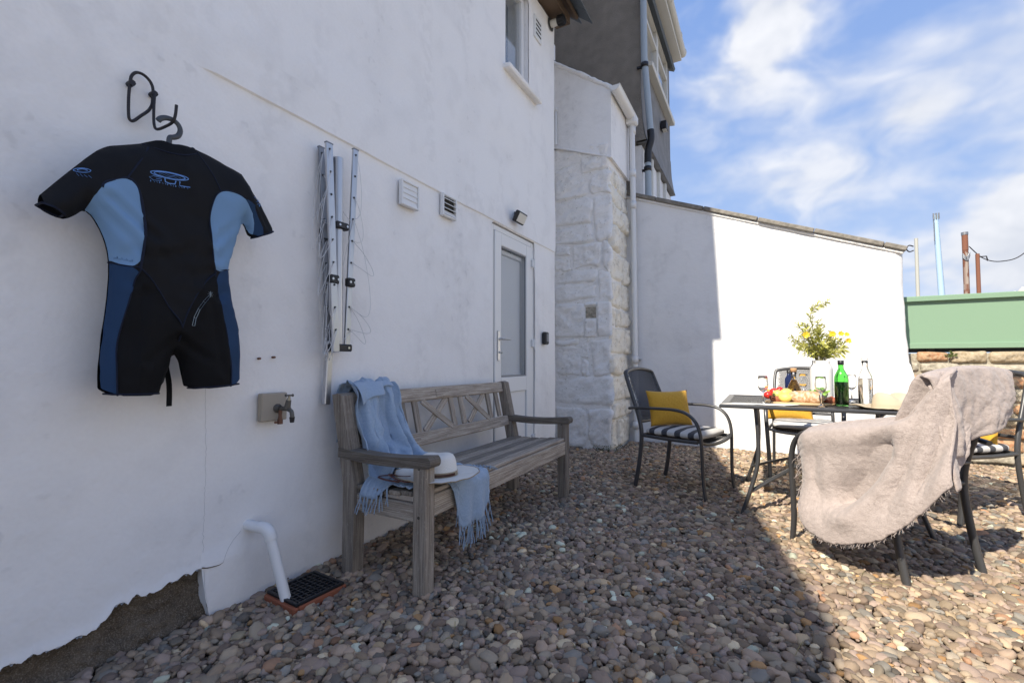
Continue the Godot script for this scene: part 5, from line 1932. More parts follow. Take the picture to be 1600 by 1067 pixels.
		return Vector3(middle + t + (sag + wr * 1.5) * smoothstep(0.01, 0.05, t), q.y, q.x)
	var back := func(q: Vector2) -> Vector3: return Vector3(middle - 0.38 * (thick.call(q) as float), q.y, q.x)
	var o := thing("wetsuit", "black short-legged wetsuit with blue side panels, hanging from the iron hook", "wetsuit")
	var smoothed := smooth2(outline, 1)
	var all: PackedVector2Array = cut(grid2(Vector2(-1.17, 0.87), Vector2(-0.43, 1.765), 0.0125), func(q): return inside(q, smoothed))[0]
	var mb := MB.new()
	lay(mb, all, back)
	obj("back_panel", mb.mesh(), M.neo_black, o)
	var rest := all
	for part in [["collar", neck, M.neo_black], ["side_panel", lblue, M.neo_blue], ["side_panel", rblue, M.neo_blue], ["thigh_panel", lnavy, M.neo_navy], ["thigh_panel", rnavy, M.neo_navy], ["sleeve_gusset", rsleeve, M.neo_navy], ["leg_panel", legs, M.neo_black]]:
		var two := cut(rest, func(q): return inside(q, part[1]))
		mb = MB.new()
		lay(mb, two[0], front, true)
		obj(part[0], mb.mesh(), part[2], o)
		rest = two[1]
	mb = MB.new()
	lay(mb, rest, front, true)
	obj("chest_and_sleeves", mb.mesh(), M.neo_smooth, o)
	# seams
	var line := func(pts: Array, r: float, lift: float) -> MB:
		var b := MB.new()
		var p := []
		for k in range(0, pts.size(), 2):
			p.append((front.call(Vector2(pts[k], pts[k + 1])) as Vector3) + Vector3(lift, 0, 0))
		b.tube(curve(p, 5), r, 6, 0.6)
		return b
	for s in [[-0.682, 1.295, -0.709, 1.268, -0.740, 1.221, -0.766, 1.177, -0.804, 1.115, -0.803, 1.033], [-0.910, 1.316, -0.876, 1.282, -0.844, 1.228, -0.818, 1.164, -0.804, 1.115], [-0.702, 1.695, -0.671, 1.630, -0.640, 1.566], [-0.841, 1.733, -0.883, 1.673, -0.914, 1.616], [-0.621, 1.305, -0.650, 1.297, -0.684, 1.292, -0.674, 1.257, -0.661, 1.188, -0.646, 1.110, -0.637, 1.044, -0.636, 0.969, -0.640, 0.895], [-0.982, 1.347, -0.945, 1.335, -0.910, 1.316, -0.924, 1.232, -0.949, 1.118, -0.970, 0.988, -0.971, 0.908],
			[-0.582, 1.518, -0.592, 1.538, -0.636, 1.566, -0.659, 1.560, -0.674, 1.528, -0.685, 1.463, -0.689, 1.396, -0.684, 1.292], [-1.012, 1.618, -0.976, 1.628, -0.932, 1.624, -0.902, 1.602, -0.886, 1.558, -0.881, 1.505, -0.885, 1.443, -0.897, 1.368, -0.910, 1.316], [-0.692, 1.706, -0.730, 1.696, -0.765, 1.695, -0.800, 1.704, -0.838, 1.725]]:
		obj("seam", (line.call(s, 0.0042, -0.001) as MB).mesh(), M.neo_seam, o)
	# hems round the open sleeve and leg ends
	for h in [[-0.4585, 1.440, -0.513, 1.418], [-1.145, 1.532, -1.073, 1.490], [-0.770, 0.894, -0.622, 0.900], [-0.856, 0.906, -1.021, 0.916]]:
		var b := MB.new()
		var lp := []
		for k in 25:
			var t := lerpf(0.05, 0.95, k / 24.0)
			var q := Vector2(h[0], h[1]).lerp(Vector2(h[2], h[3]), t)
			lp.append(front.call(q))
		for k in 25:
			var t := lerpf(0.95, 0.05, k / 24.0)
			lp.append(back.call(Vector2(h[0], h[1]).lerp(Vector2(h[2], h[3]), t)))
		lp.append(lp[0])
		b.tube(lp, 0.0032, 6, 1.0, false)
		obj("hem", b.mesh(), M.neo_seam, o)
	# zip tape hanging from the back, seen between the legs
	mb = MB.new()
	mb.tube(curve([Vector3(-1.83, 1.06, -0.80), Vector3(-1.835, 0.977, -0.818), Vector3(-1.838, 0.917, -0.830), Vector3(-1.838, 0.842, -0.832)], 5), 0.009, 8, 0.25)
	obj("zip_strap", mb.mesh(), M.neo_black, o)
	mb = MB.new()
	mb.box(Vector3(-1.762, 1.742, -0.835), Vector3(0.03, 0.022, 0.035), Basis(Vector3(1, 0, 0), 0.5), 0.005)
	obj("collar_tab", mb.mesh(true), M.neo_seam, o)
	# printed marks: strokes that lie on the surface
	var stroke := func(b: MB, pts: Array, w: float) -> void:
		var p := []
		for q in pts:
			p.append((front.call(q) as Vector3) + Vector3(0.0008, 0, 0))
		b.tube(p, w, 5, 0.35)
	mb = MB.new()
	for e in [1.0, 0.82]:
		var oval := []
		for k in 33:
			var a := TAU * k / 32.0
			oval.append(Vector2(-0.753, 1.614) + Vector2(cos(a) * 0.053 * e, sin(a) * 0.0105 * e - cos(a) * 0.0065 * e))
		stroke.call(mb, oval, 0.0016)
	for r in 3:
		var wav := []
		for k in 15:
			var t := k / 14.0
			wav.append(Vector2(lerpf(-0.722, -0.785, t), 1.6165 - 0.004 * r + 0.0085 * (t - 0.4) + 0.0025 * sin(t * 9.0 + r)))
		stroke.call(mb, wav, 0.0013)
	obj("chest_emblem", mb.mesh(), M.print_blue, o)
	mb = MB.new()
	var glyphs := { # strokes in a unit box, x to the right, y up
		"G": [[[0.9, 0.85], [0.3, 1.0], [0.0, 0.5], [0.3, 0.0], [0.9, 0.15], [0.9, 0.5], [0.5, 0.5]]],
		"U": [[[0.0, 1.0], [0.05, 0.2], [0.4, 0.0], [0.85, 0.2], [0.9, 1.0]]],
		"L": [[[0.1, 1.0], [0.1, 0.0], [0.9, 0.05]]]}
	var at := 0.0
	for ch in ["G", "U", "L"]:
		for s in glyphs[ch]:
			var p := []
			for q in s:
				var gx: float = at + q[0] * 0.036
				p.append(Vector2(-0.697 - gx, 1.583 + q[1] * 0.014 + gx * 0.085))
			stroke.call(mb, p, 0.0021)
		at += 0.042 if ch != "U" else 0.040
	for k in 14: # the small line of lettering under it
		var gx := k * 0.0078 + 0.004
		var y := 1.5765 + gx * 0.085
		stroke.call(mb, [Vector2(-0.697 - gx, y + 0.005), Vector2(-0.697 - gx - (0.003 if k % 3 else 0.0), y)], 0.0011)
		if k % 2:
			stroke.call(mb, [Vector2(-0.697 - gx, y + 0.0025), Vector2(-0.697 - gx - 0.004, y + 0.003)], 0.0010)
	obj("chest_lettering", mb.mesh(), M.print_blue, o)
	mb = MB.new()
	for e in [1.0, 0.6]:
		var oval := []
		for k in 21:
			var a := TAU * k / 20.0
			oval.append(Vector2(-0.545, 1.562) + Vector2(cos(a) * 0.017 * e, sin(a) * 0.007 * e - cos(a) * 0.004 * e))
		stroke.call(mb, oval, 0.0013)
	for k in 4:
		stroke.call(mb, [Vector2(-0.532 - k * 0.008, 1.549), Vector2(-0.537 - k * 0.008, 1.542)], 0.0012)
	for k in 8: # a sun-like mark on the other sleeve
		var a := TAU * k / 8.0
		stroke.call(mb, [Vector2(-1.078, 1.628) + Vector2(cos(a), sin(a)) * 0.006, Vector2(-1.078, 1.628) + Vector2(cos(a), sin(a)) * 0.015], 0.0016)
	stroke.call(mb, [Vector2(-1.05, 1.64), Vector2(-1.058, 1.647), Vector2(-1.066, 1.640)], 0.0013)
	obj("sleeve_print", mb.mesh(), M.print_blue, o)
	mb = MB.new()
	var spine := [Vector2(-0.838, 1.122), Vector2(-0.842, 1.150), Vector2(-0.852, 1.180), Vector2(-0.868, 1.207), Vector2(-0.884, 1.228)]
	for k in 4:
		var a: Vector2 = spine[k]
		var b: Vector2 = spine[k + 1]
		var d := (b - a).orthogonal().normalized() * 0.004
		stroke.call(mb, [a + d, b + d * 0.8, b - d * 0.8, a - d, a + d], 0.0011)
	for k in 8:
		var a := TAU * k / 8.0
		stroke.call(mb, [Vector2(-0.889, 1.237), Vector2(-0.889, 1.237) + Vector2(cos(a), sin(a)) * 0.010], 0.0016)
	obj("thigh_print", mb.mesh(), M.print_pale, o)
	mb = MB.new()
	for k in 4:
		stroke.call(mb, [Vector2(-0.628 - k * 0.010, 1.318 - 0.002 * k), Vector2(-0.636 - k * 0.010, 1.3185 - 0.002 * k), Vector2(-0.634 - k * 0.010, 1.324 - 0.002 * k)], 0.0012)
	obj("side_lettering", mb.mesh(), M.neo_navy, o)
	settle(o, Vector3(-1.78, 0.9, -0.80))
	# its hanger
	var hg := thing("coat_hanger", "grey plastic hanger whose hook rises from the wetsuit's collar", "hanger")
	mb = MB.new()
	var hook := []
	for p in [[-0.742, 1.812], [-0.749, 1.823], [-0.765, 1.833], [-0.785, 1.835], [-0.802, 1.826], [-0.809, 1.808], [-0.803, 1.787], [-0.790, 1.776], [-0.778, 1.768], [-0.776, 1.74], [-0.776, 1.70]]:
		hook.append(Vector3(-1.772, p[1], p[0]))
	mb.tube(curve(hook, 4), 0.0088, 8, 0.6, true, Vector3(0, 0, 1))
	obj("hook", mb.mesh(), M.hanger_grey, hg)
	mb = MB.new()
	mb.tube(curve([Vector3(-1.772, 1.63, -0.62), Vector3(-1.772, 1.69, -0.73), Vector3(-1.772, 1.70, -0.776), Vector3(-1.772, 1.69, -0.83), Vector3(-1.772, 1.66, -0.96)], 5), 0.008, 8)
	obj("bar", mb.mesh(), M.hanger_grey, hg)
	settle(hg, Vector3(-1.772, 1.70, -0.776))


func airer() -> void:
	var o := thing("folded_airer", "folded aluminium rotary clothes airer with slack cords, hung on the white wall", "clothes airer")
	var arms := [[Vector3(-1.80, 2.045, -1.452), Vector3(-1.80, 1.045, -1.513), 0.038, "alu"], [Vector3(-1.865, 2.02, -1.519), Vector3(-1.855, 1.06, -1.552), 0.030, "alu_grey"], [Vector3(-1.83, 2.098, -1.641), Vector3(-1.83, 1.05, -1.604), 0.032, "alu"], [Vector3(-1.878, 2.05, -1.470), Vector3(-1.87, 1.05, -1.53), 0.03, "alu_grey"]]
	var holes := []
	for k in arms.size():
		var a: Array = arms[k]
		var mb := MB.new()
		mb.bar(a[0], a[1], a[2], 0.016, Vector3(0, 0, 1), 0.003)
		var am := obj("arm", mb.mesh(true), M[a[3]], o)
		for j in 9:
			var p: Vector3 = (a[0] as Vector3).lerp(a[1], 0.03 + j * 0.108)
			mb = MB.new()
			mb.tube([p + Vector3(0.0, 0, 0.002), p + Vector3(0.0105, 0, 0.002)], 0.0055, 8)
			obj("eyelet", mb.mesh(), M.black_plastic, am)
			holes.append([k, j, p + Vector3(0.012, 0, 0)])
		mb = MB.new()
		mb.bar((a[0] as Vector3) + Vector3(0, 0.004, 0), (a[0] as Vector3) - Vector3(0, 0.004, 0), float(a[2]) + 0.003, 0.019, Vector3(0, 0, 1), 0.002)
		obj("end_cap", mb.mesh(true), M.alu_grey, o)
	var mb := MB.new()
	mb.tube([Vector3(-1.835, 2.015, -1.540), Vector3(-1.835, 1.05, -1.556)], 0.022, 14)
	obj("pole", mb.mesh(), M.alu, o)
	mb = MB.new()
	mb.bar(Vector3(-1.868, 1.10, -1.530), Vector3(-1.868, 0.79, -1.517), 0.034, 0.03, Vector3(0, 0, 1), 0.004)
	obj("lower_pole", mb.mesh(true), M.alu, o)
	for j in [[-1.822, 1.672, -1.552, 0.075, 0.036], [-1.805, 1.395, -1.495, 0.052, 0.044], [-1.820, 1.398, -1.612, 0.044, 0.044], [-1.825, 1.067, -1.560, 0.128, 0.036]]:
		mb = MB.new()
		mb.box(Vector3(j[0], j[1], j[2]), Vector3(0.036, j[4], j[3]), Basis(), 0.006)
		var jo := obj("joint", mb.mesh(true), M.black_plastic, o)
		for s in [-0.3, 0.3]:
			mb = MB.new()
			mb.tube([Vector3(j[0] + 0.016, j[1], j[2] + s * j[3]), Vector3(j[0] + 0.021, j[1], j[2] + s * j[3])], 0.006, 8)
			obj("rivet", mb.mesh(), M.steel, jo)
	for k in 30: # cords slung from eyelet to eyelet, hanging slack to either side
		var a: Array = holes[rng.randi() % holes.size()]
		var b: Array = holes[rng.randi() % holes.size()]
		var pa: Vector3 = a[2]
		var pb: Vector3 = b[2]
		if a[0] != b[0] and k % 3:
			pb = holes[a[0] * 9 + mini(8, a[1] + rng.randi_range(1, 4))][2]
		if absf(pa.y - pb.y) > 0.55:
			pb.y = pa.y - rng.randf_range(0.1, 0.4)
		var left: bool = a[0] != 2
		var out := Vector3(rng.randf_range(0.0, 0.04), 0, rng.randf_range(0.02, 0.11) if left else rng.randf_range(-0.12, -0.01))
		var sag := rng.randf_range(0.06, 0.34)
		var pts := []
		for j in 11:
			var t := j / 10.0
			var s := 4.0 * t * (1.0 - t)
			var p := pa.lerp(pb, t) + out * pow(s, 0.8) - Vector3(0, sag * s, 0)
			p.x = maxf(p.x, -1.885)
			p.y = maxf(p.y, 1.0 + 0.06 * rng.randf())
			pts.append(p)
		mb = MB.new()
		mb.tube(curve(pts, 2), 0.0015, 4, 1.0, false)
		obj("cord", mb.mesh(), M.cord, o)
	mb = MB.new()
	mb.box(Vector3(-1.895, 1.62, -1.50), Vector3(0.02, 0.07, 0.03), Basis(), 0.003)
	mb.box(Vector3(-1.88, 1.60, -1.50), Vector3(0.03, 0.014, 0.03), Basis(), 0.003)
	obj("wall_bracket", mb.mesh(true), M.black_plastic, o)
	settle(o, Vector3(-1.86, 0.79, -1.53))


func drain() -> void:
	var p := thing("waste_pipe", "white plastic waste pipe bending out of the wall's foot down to the drain", "pipe")
	var mb := MB.new()
	mb.tube([Vector3(-1.93, 0.318, -1.160), Vector3(-1.835, 0.312, -1.180)], 0.0215, 14)
	obj("stub", mb.mesh(), M.pvc_white, p)
	mb = MB.new()
	mb.tube(curve([Vector3(-1.840, 0.313, -1.179), Vector3(-1.812, 0.309, -1.186), Vector3(-1.793, 0.292, -1.191), Vector3(-1.786, 0.268, -1.193)], 5), 0.0245, 14)
	obj("elbow", mb.mesh(), M.pvc_white, p)
	mb = MB.new()
	mb.tube([Vector3(-1.788, 0.275, -1.192), Vector3(-1.712, 0.035, -1.214)], 0.0205, 14)
	obj("spout", mb.mesh(), M.pvc_white, p)
	settle(p, Vector3(-1.8, 0.04, -1.19))
	var g := thing("drain_gully", "black grated drain gully in a terracotta surround, sunk in the pebbles by the wall", "drain", Vector3(-1.715, 0.0, -1.31), -0.06)
	for s in [[0, 0.112, 0.216, 0.02], [0, -0.112, 0.216, 0.02], [0.098, 0, 0.02, 0.204], [-0.098, 0, 0.02, 0.204]]:
		mb = MB.new()
		mb.box(Vector3(s[0], 0.008, s[1]), Vector3(s[2], 0.055, s[3]), Basis(), 0.005)
		obj("surround", mb.mesh(true), M.terracotta, g)
	mb = MB.new()
	mb.box(Vector3(0, -0.012, 0), Vector3(0.18, 0.008, 0.205), Basis(), 0.0)
	obj("sump", mb.mesh(true), M.gap, g)
	for s in [[0, 0.105, 0.206, 0.014], [0, -0.105, 0.206, 0.014], [0.096, 0, 0.014, 0.196], [-0.096, 0, 0.014, 0.196]]:
		mb = MB.new()
		mb.box(Vector3(s[0], 0.042, s[1]), Vector3(s[2], 0.012, s[3]), Basis(), 0.002)
		obj("grate_frame", mb.mesh(true), M.black_plastic, g)
	for k in 8:
		mb = MB.new()
		mb.box(Vector3(0, 0.0405, -0.0865 + k * 0.0247), Vector3(0.178, 0.010, 0.006), Basis(), 0.001)
		obj("grate_bar", mb.mesh(true), M.black_plastic, g)
	for k in 7:
		mb = MB.new()
		mb.box(Vector3(-0.0715 + k * 0.0238, 0.0400, 0), Vector3(0.006, 0.009, 0.196), Basis(), 0.001)
		obj("grate_bar", mb.mesh(true), M.black_plastic, g)


# ---------------------------------------------------------------- table and chairs
func make_chair(label: String) -> Node3D: # faces -z
	var o := thing("garden_chair", label, "chair", Vector3.ZERO, 0.0, "metal garden chairs round the table")
	var mb: MB
	for s in [-1.0, 1.0]:
		mb = MB.new()
		mb.tube(curve([Vector3(s * 0.243, 0.622, 0.325), Vector3(s * 0.255, 0.632, 0.25), Vector3(s * 0.270, 0.640, 0.05), Vector3(s * 0.276, 0.640, -0.08), Vector3(s * 0.278, 0.618, -0.175), Vector3(s * 0.276, 0.560, -0.238), Vector3(s * 0.270, 0.46, -0.268), Vector3(s * 0.262, 0.30, -0.272), Vector3(s * 0.255, 0.14, -0.275), Vector3(s * 0.252, -0.02, -0.295)], 5), 0.0165, 10, 0.72)
		obj("arm_and_front_leg", mb.mesh(), M.dark_metal, o)
		mb = MB.new()
		mb.tube(curve([Vector3(s * 0.240, -0.02, 0.290), Vector3(s * 0.236, 0.15, 0.255), Vector3(s * 0.232, 0.32, 0.232), Vector3(s * 0.232, 0.44, 0.226), Vector3(s * 0.230, 0.56, 0.250), Vector3(s * 0.224, 0.72, 0.310), Vector3(s * 0.215, 0.86, 0.365), Vector3(s * 0.206, 0.905, 0.382)], 5), 0.0175, 10, 0.8)
		obj("rear_leg", mb.mesh(), M.dark_metal, o)
	mb = MB.new()
	mb.tube(curve([Vector3(-0.208, 0.90, 0.380), Vector3(-0.188, 0.915, 0.386), Vector3(-0.10, 0.931, 0.397), Vector3(0.0, 0.937, 0.401), Vector3(0.10, 0.931, 0.397), Vector3(0.188, 0.915, 0.386), Vector3(0.208, 0.90, 0.380)], 5), 0.019, 10, 0.8)
	obj("top_rail", mb.mesh(), M.dark_metal, o)
	mb = MB.new()
	mb.tube([Vector3(-0.232, 0.52, 0.240), Vector3(0.232, 0.52, 0.240)], 0.019, 10, 0.6)
	obj("lower_rail", mb.mesh(), M.dark_metal, o)
	mb = MB.new()
	mb.tube(curve([Vector3(-0.232, 0.418, 0.226), Vector3(-0.25, 0.414, 0.0), Vector3(-0.258, 0.418, -0.24)], 4), 0.013, 8)
	mb.tube(curve([Vector3(0.232, 0.418, 0.226), Vector3(0.25, 0.414, 0.0), Vector3(0.258, 0.418, -0.24)], 4), 0.013, 8)
	mb.tube([Vector3(-0.232, 0.418, 0.226), Vector3(0.232, 0.418, 0.226)], 0.013, 8)
	mb.tube(curve([Vector3(-0.262, 0.422, -0.262), Vector3(-0.18, 0.400, -0.268), Vector3(0.0, 0.388, -0.272), Vector3(0.18, 0.400, -0.268), Vector3(0.262, 0.422, -0.262)], 5), 0.017, 8, 0.7)
	obj("seat_frame", mb.mesh(), M.dark_metal, o)
	# expanded-metal panels: crossing strips
	var at := func(u: float, v: float) -> Vector3: # back panel, u across -1..1, v up 0..1
		var y := lerpf(0.525, 0.905 + 0.026 * (1.0 - u * u), v)
		var z := lerpf(0.243, 0.378 + 0.016 * (1.0 - u * u), v) - 0.012 * sin(v * PI)
		return Vector3(u * lerpf(0.222, 0.195, v), y, z)
	mb = MB.new()
	for dir in [-1.0, 1.0]:
		for k in range(-44, 45):
			var c := k * 0.0455
			var pts := []
			for j in 13:
				var v := j / 12.0
				var u: float = c + dir * (v - 0.5) * 1.9
				if absf(u) <= 1.0:
					pts.append(at.call(u, v))
			if pts.size() > 1:
				mb.tube(pts, 0.0019, 3, 1.0, false)
	obj("back_mesh", mb.mesh(true), M.dark_metal, o)
	mb = MB.new()
	for dir in [-1.0, 1.0]:
		for k in range(-20, 21):
			var pts := []
			for j in 11:
				var v := j / 10.0
				var u: float = k * 0.1 + dir * (v - 0.5) * 1.8
				if absf(u) <= 1.0:
					pts.append(Vector3(u * lerpf(0.248, 0.228, v), 0.412 - 0.014 * (1.0 - v) * (1.0 - u * u), lerpf(-0.25, 0.22, v)))
			if pts.size() > 1:
				mb.tube(pts, 0.0022, 3, 1.0, false)
	obj("seat_mesh", mb.mesh(true), M.dark_metal, o)
	return o


func pad_mesh() -> ArrayMesh: # seat cushion, stripes along its width
	var mb := MB.new()
	var f := noise(4.0, 88, 2)
	mb.sheet(45, 25, func(u, v):
		var a: float = TAU * (u if u < 0.999 else 0.0)
		var b: float = PI * (v - 0.5)
		var e := 0.22
		var ca := signf(cos(a)) * pow(absf(cos(a)), e)
		var sa := signf(sin(a)) * pow(absf(sin(a)), e)
		var cb := pow(maxf(cos(b), 0.0), 0.35)
		var sb := signf(sin(b)) * pow(absf(sin(b)), 0.6)
		var p := Vector3(ca * cb * 0.228, sb * 0.027, -sa * cb * 0.232)
		p.y += 0.010 * (1.0 - pow(p.x / 0.23, 2.0)) * (1.0 - pow(p.z / 0.235, 2.0)) * signf(sb) + f.get_noise_2d(p.x * 2.0, p.z * 2.0) * 0.004
		return p)
	for k in mb.v.size():
		mb.uv[k] = Vector2(mb.v[k].x / 0.5 + 0.5, mb.v[k].z / 0.47 + 0.5)
	return mb.mesh()


func pillow_mesh() -> ArrayMesh: # stands upright, faces -z
	var mb := MB.new()
	var f := noise(5.0, 99, 3)
	for side in [1.0, -1.0]:
		mb.sheet(27, 23, func(u, v):
			var a: float = u * 2.0 - 1.0
			var b: float = v * 2.0 - 1.0
			var t: float = pow(maxf((1.0 - pow(absf(a), 2.6)) * (1.0 - pow(absf(b), 2.6)), 0.0), 0.55)
			var x := a * 0.185 * (1.0 - 0.075 * (1.0 - b * b))
			var y := b * 0.145 * (1.0 - 0.085 * (1.0 - a * a))
			return Vector3(x, y, side * (0.062 * t + 0.004 * t * f.get_noise_2d(a * 1.2 + side * 5.0, b * 1.2))), 1.0, 1.0, side < 0.0)
	return mb.mesh()


func chairs() -> void:
	var first := make_chair("metal garden chair at the table's left end, against the shaded wall")
	first.position = Vector3(-0.56, 0, -3.83)
	first.rotation.y = atan2(-0.95, -0.31)
	copy_of(first, "garden_chair", "metal garden chair behind the table, its back to the sunlit white wall", Vector3(0.31, 0, -4.78), atan2(0.05, -1.0))
	copy_of(first, "garden_chair", "metal garden chair nearest the camera, draped with the beige blanket", Vector3(0.515, 0, -2.985), atan2(0.69, 0.72))
	copy_of(first, "garden_chair", "metal garden chair at the right edge, in front of the rubble wall", Vector3(1.08, 0, -4.10), atan2(0.763, -0.646))
	var pad := pad_mesh()
	var pil := pillow_mesh()
	var where := [[Vector3(-0.56, 0, -3.83), atan2(-0.95, -0.31), "shaded chair at the table's left end"], [Vector3(0.31, 0, -4.78), atan2(0.05, -1.0), "chair behind the table"], [Vector3(0.515, 0, -2.985), atan2(0.69, 0.72), "chair under the beige blanket"], [Vector3(1.08, 0, -4.10), atan2(0.763, -0.646), "chair at the right edge"]]
	for k in 4:
		var w: Array = where[k]
		var b := Basis(Vector3.UP, w[1])
		var c := obj("seat_cushion", pad, M.stripes)
		tag(c, "grey and white striped seat cushion on the " + w[2], "cushion", "striped seat cushions")
		c.transform = Transform3D(b, w[0] + b * Vector3(0, 0.452, -0.02))
		if k == 2:
			continue
		var p := obj("scatter_cushion", pil, M.mustard)
		tag(p, "plain mustard yellow scatter cushion on the " + w[2], "pillow", "mustard scatter cushions")
		var lean := [[0.02, 0.625, 0.10, -0.28, -0.55], [0.10, 0.60, 0.13, -0.35, 0.0], [-0.02, 0.60, 0.14, -0.4, 0.1]][[0, 1, 0, 2][k]] as Array
		p.transform = Transform3D(b * Basis(Vector3.UP, lean[4]) * Basis(Vector3.RIGHT, -lean[3]), w[0] + b * Vector3(lean[0], lean[1], lean[2]))


func table() -> void:
	var o := thing("garden_table", "dark metal garden table with a mesh top, laid for lunch", "table")
	var x0 := -0.25
	var x1 := 0.92
	var z0 := -3.26
	var z1 := -4.28
	var y := 0.71
	for e in [[Vector3(x0, y, z0 - 0.022), Vector3(x1, y, z0 - 0.022)], [Vector3(x0, y, z1 + 0.022), Vector3(x1, y, z1 + 0.022)], [Vector3(x0 + 0.022, y, z0 - 0.045), Vector3(x0 + 0.022, y, z1 + 0.045)], [Vector3(x1 - 0.022, y, z0 - 0.045), Vector3(x1 - 0.022, y, z1 + 0.045)]]:
		var b := MB.new()
		b.bar(e[0], e[1], 0.044, 0.022, Vector3(0, 0, 1) if e[0].z == e[1].z else Vector3(1, 0, 0), 0.006)
		obj("rim_bar", b.mesh(true), M.dark_metal, o)
	var mb := MB.new()
	var w := x1 - x0 - 0.088
	var d := z0 - z1 - 0.088
	for dir in [-1.0, 1.0]:
		var c := -d
		while c < w + d:
			# the line x = c + t, z = t (or mirrored), clipped to the opening
			var t0 := maxf(0.0, -c)
			var t1 := minf(d, w - c)
			if dir < 0:
				t0 = maxf(0.0, c - w)
				t1 = minf(d, c)
			if t1 - t0 > 0.004:
				var a := Vector3(x0 + 0.044 + c + dir * t0, y + 0.004, z0 - 0.044 - t0)
				var b2 := Vector3(x0 + 0.044 + c + dir * t1, y + 0.004, z0 - 0.044 - t1)
				mb.bar(a, b2, 0.0048, 0.002, Vector3(1, 0, 0), 0.0)
			c += 0.0165
	obj("mesh_top", mb.mesh(true), M.dark_metal, o)
	for e in [[-0.14, -3.37, -0.03, -3.40], [-0.14, -4.27, -0.03, -4.15], [0.83, -3.37, 0.72, -3.40], [0.83, -4.27, 0.72, -4.15]]:
		mb = MB.new()
		mb.tube(curve([Vector3(e[0], -0.02, e[1]), Vector3(lerpf(e[0], e[2], 0.45), 0.13, lerpf(e[1], e[3], 0.4)), Vector3(lerpf(e[0], e[2], 0.92), 0.32, lerpf(e[1], e[3], 0.8)), Vector3(e[2], 0.50, e[3]), Vector3(lerpf(e[0], e[2], 0.9), 0.705, e[3])], 5), 0.021, 12, 0.62, true, Vector3(0, 0, 1))
		obj("leg", mb.mesh(), M.dark_metal, o)
		mb = MB.new()
		var cx := 0.345
		var cz := -3.80
		mb.tube(curve([Vector3(lerpf(e[0], e[2], 0.5), 0.15, lerpf(e[1], e[3], 0.5)), Vector3(lerpf(e[2], cx, 0.25), 0.235, lerpf(e[3], cz, 0.25)), Vector3(lerpf(e[2], cx, 0.6), 0.295, lerpf(e[3], cz, 0.6)), Vector3(lerpf(e[2], cx, 0.95), 0.315, lerpf(e[3], cz, 0.95))], 5), 0.0165, 10, 0.6)
		obj("stretcher", mb.mesh(), M.dark_metal, o)
	mb = MB.new()
	var ringp := []
	for k in 25:
		ringp.append(Vector3(0.345 + cos(TAU * k / 24) * 0.06, 0.318, -3.80 + sin(TAU * k / 24) * 0.06))
	mb.tube(ringp, 0.012, 8, 1.0, false)
	obj("centre_ring", mb.mesh(), M.dark_metal, o)
	settle(o, Vector3(0.335, 0, -3.77))


const TOP := 0.7165


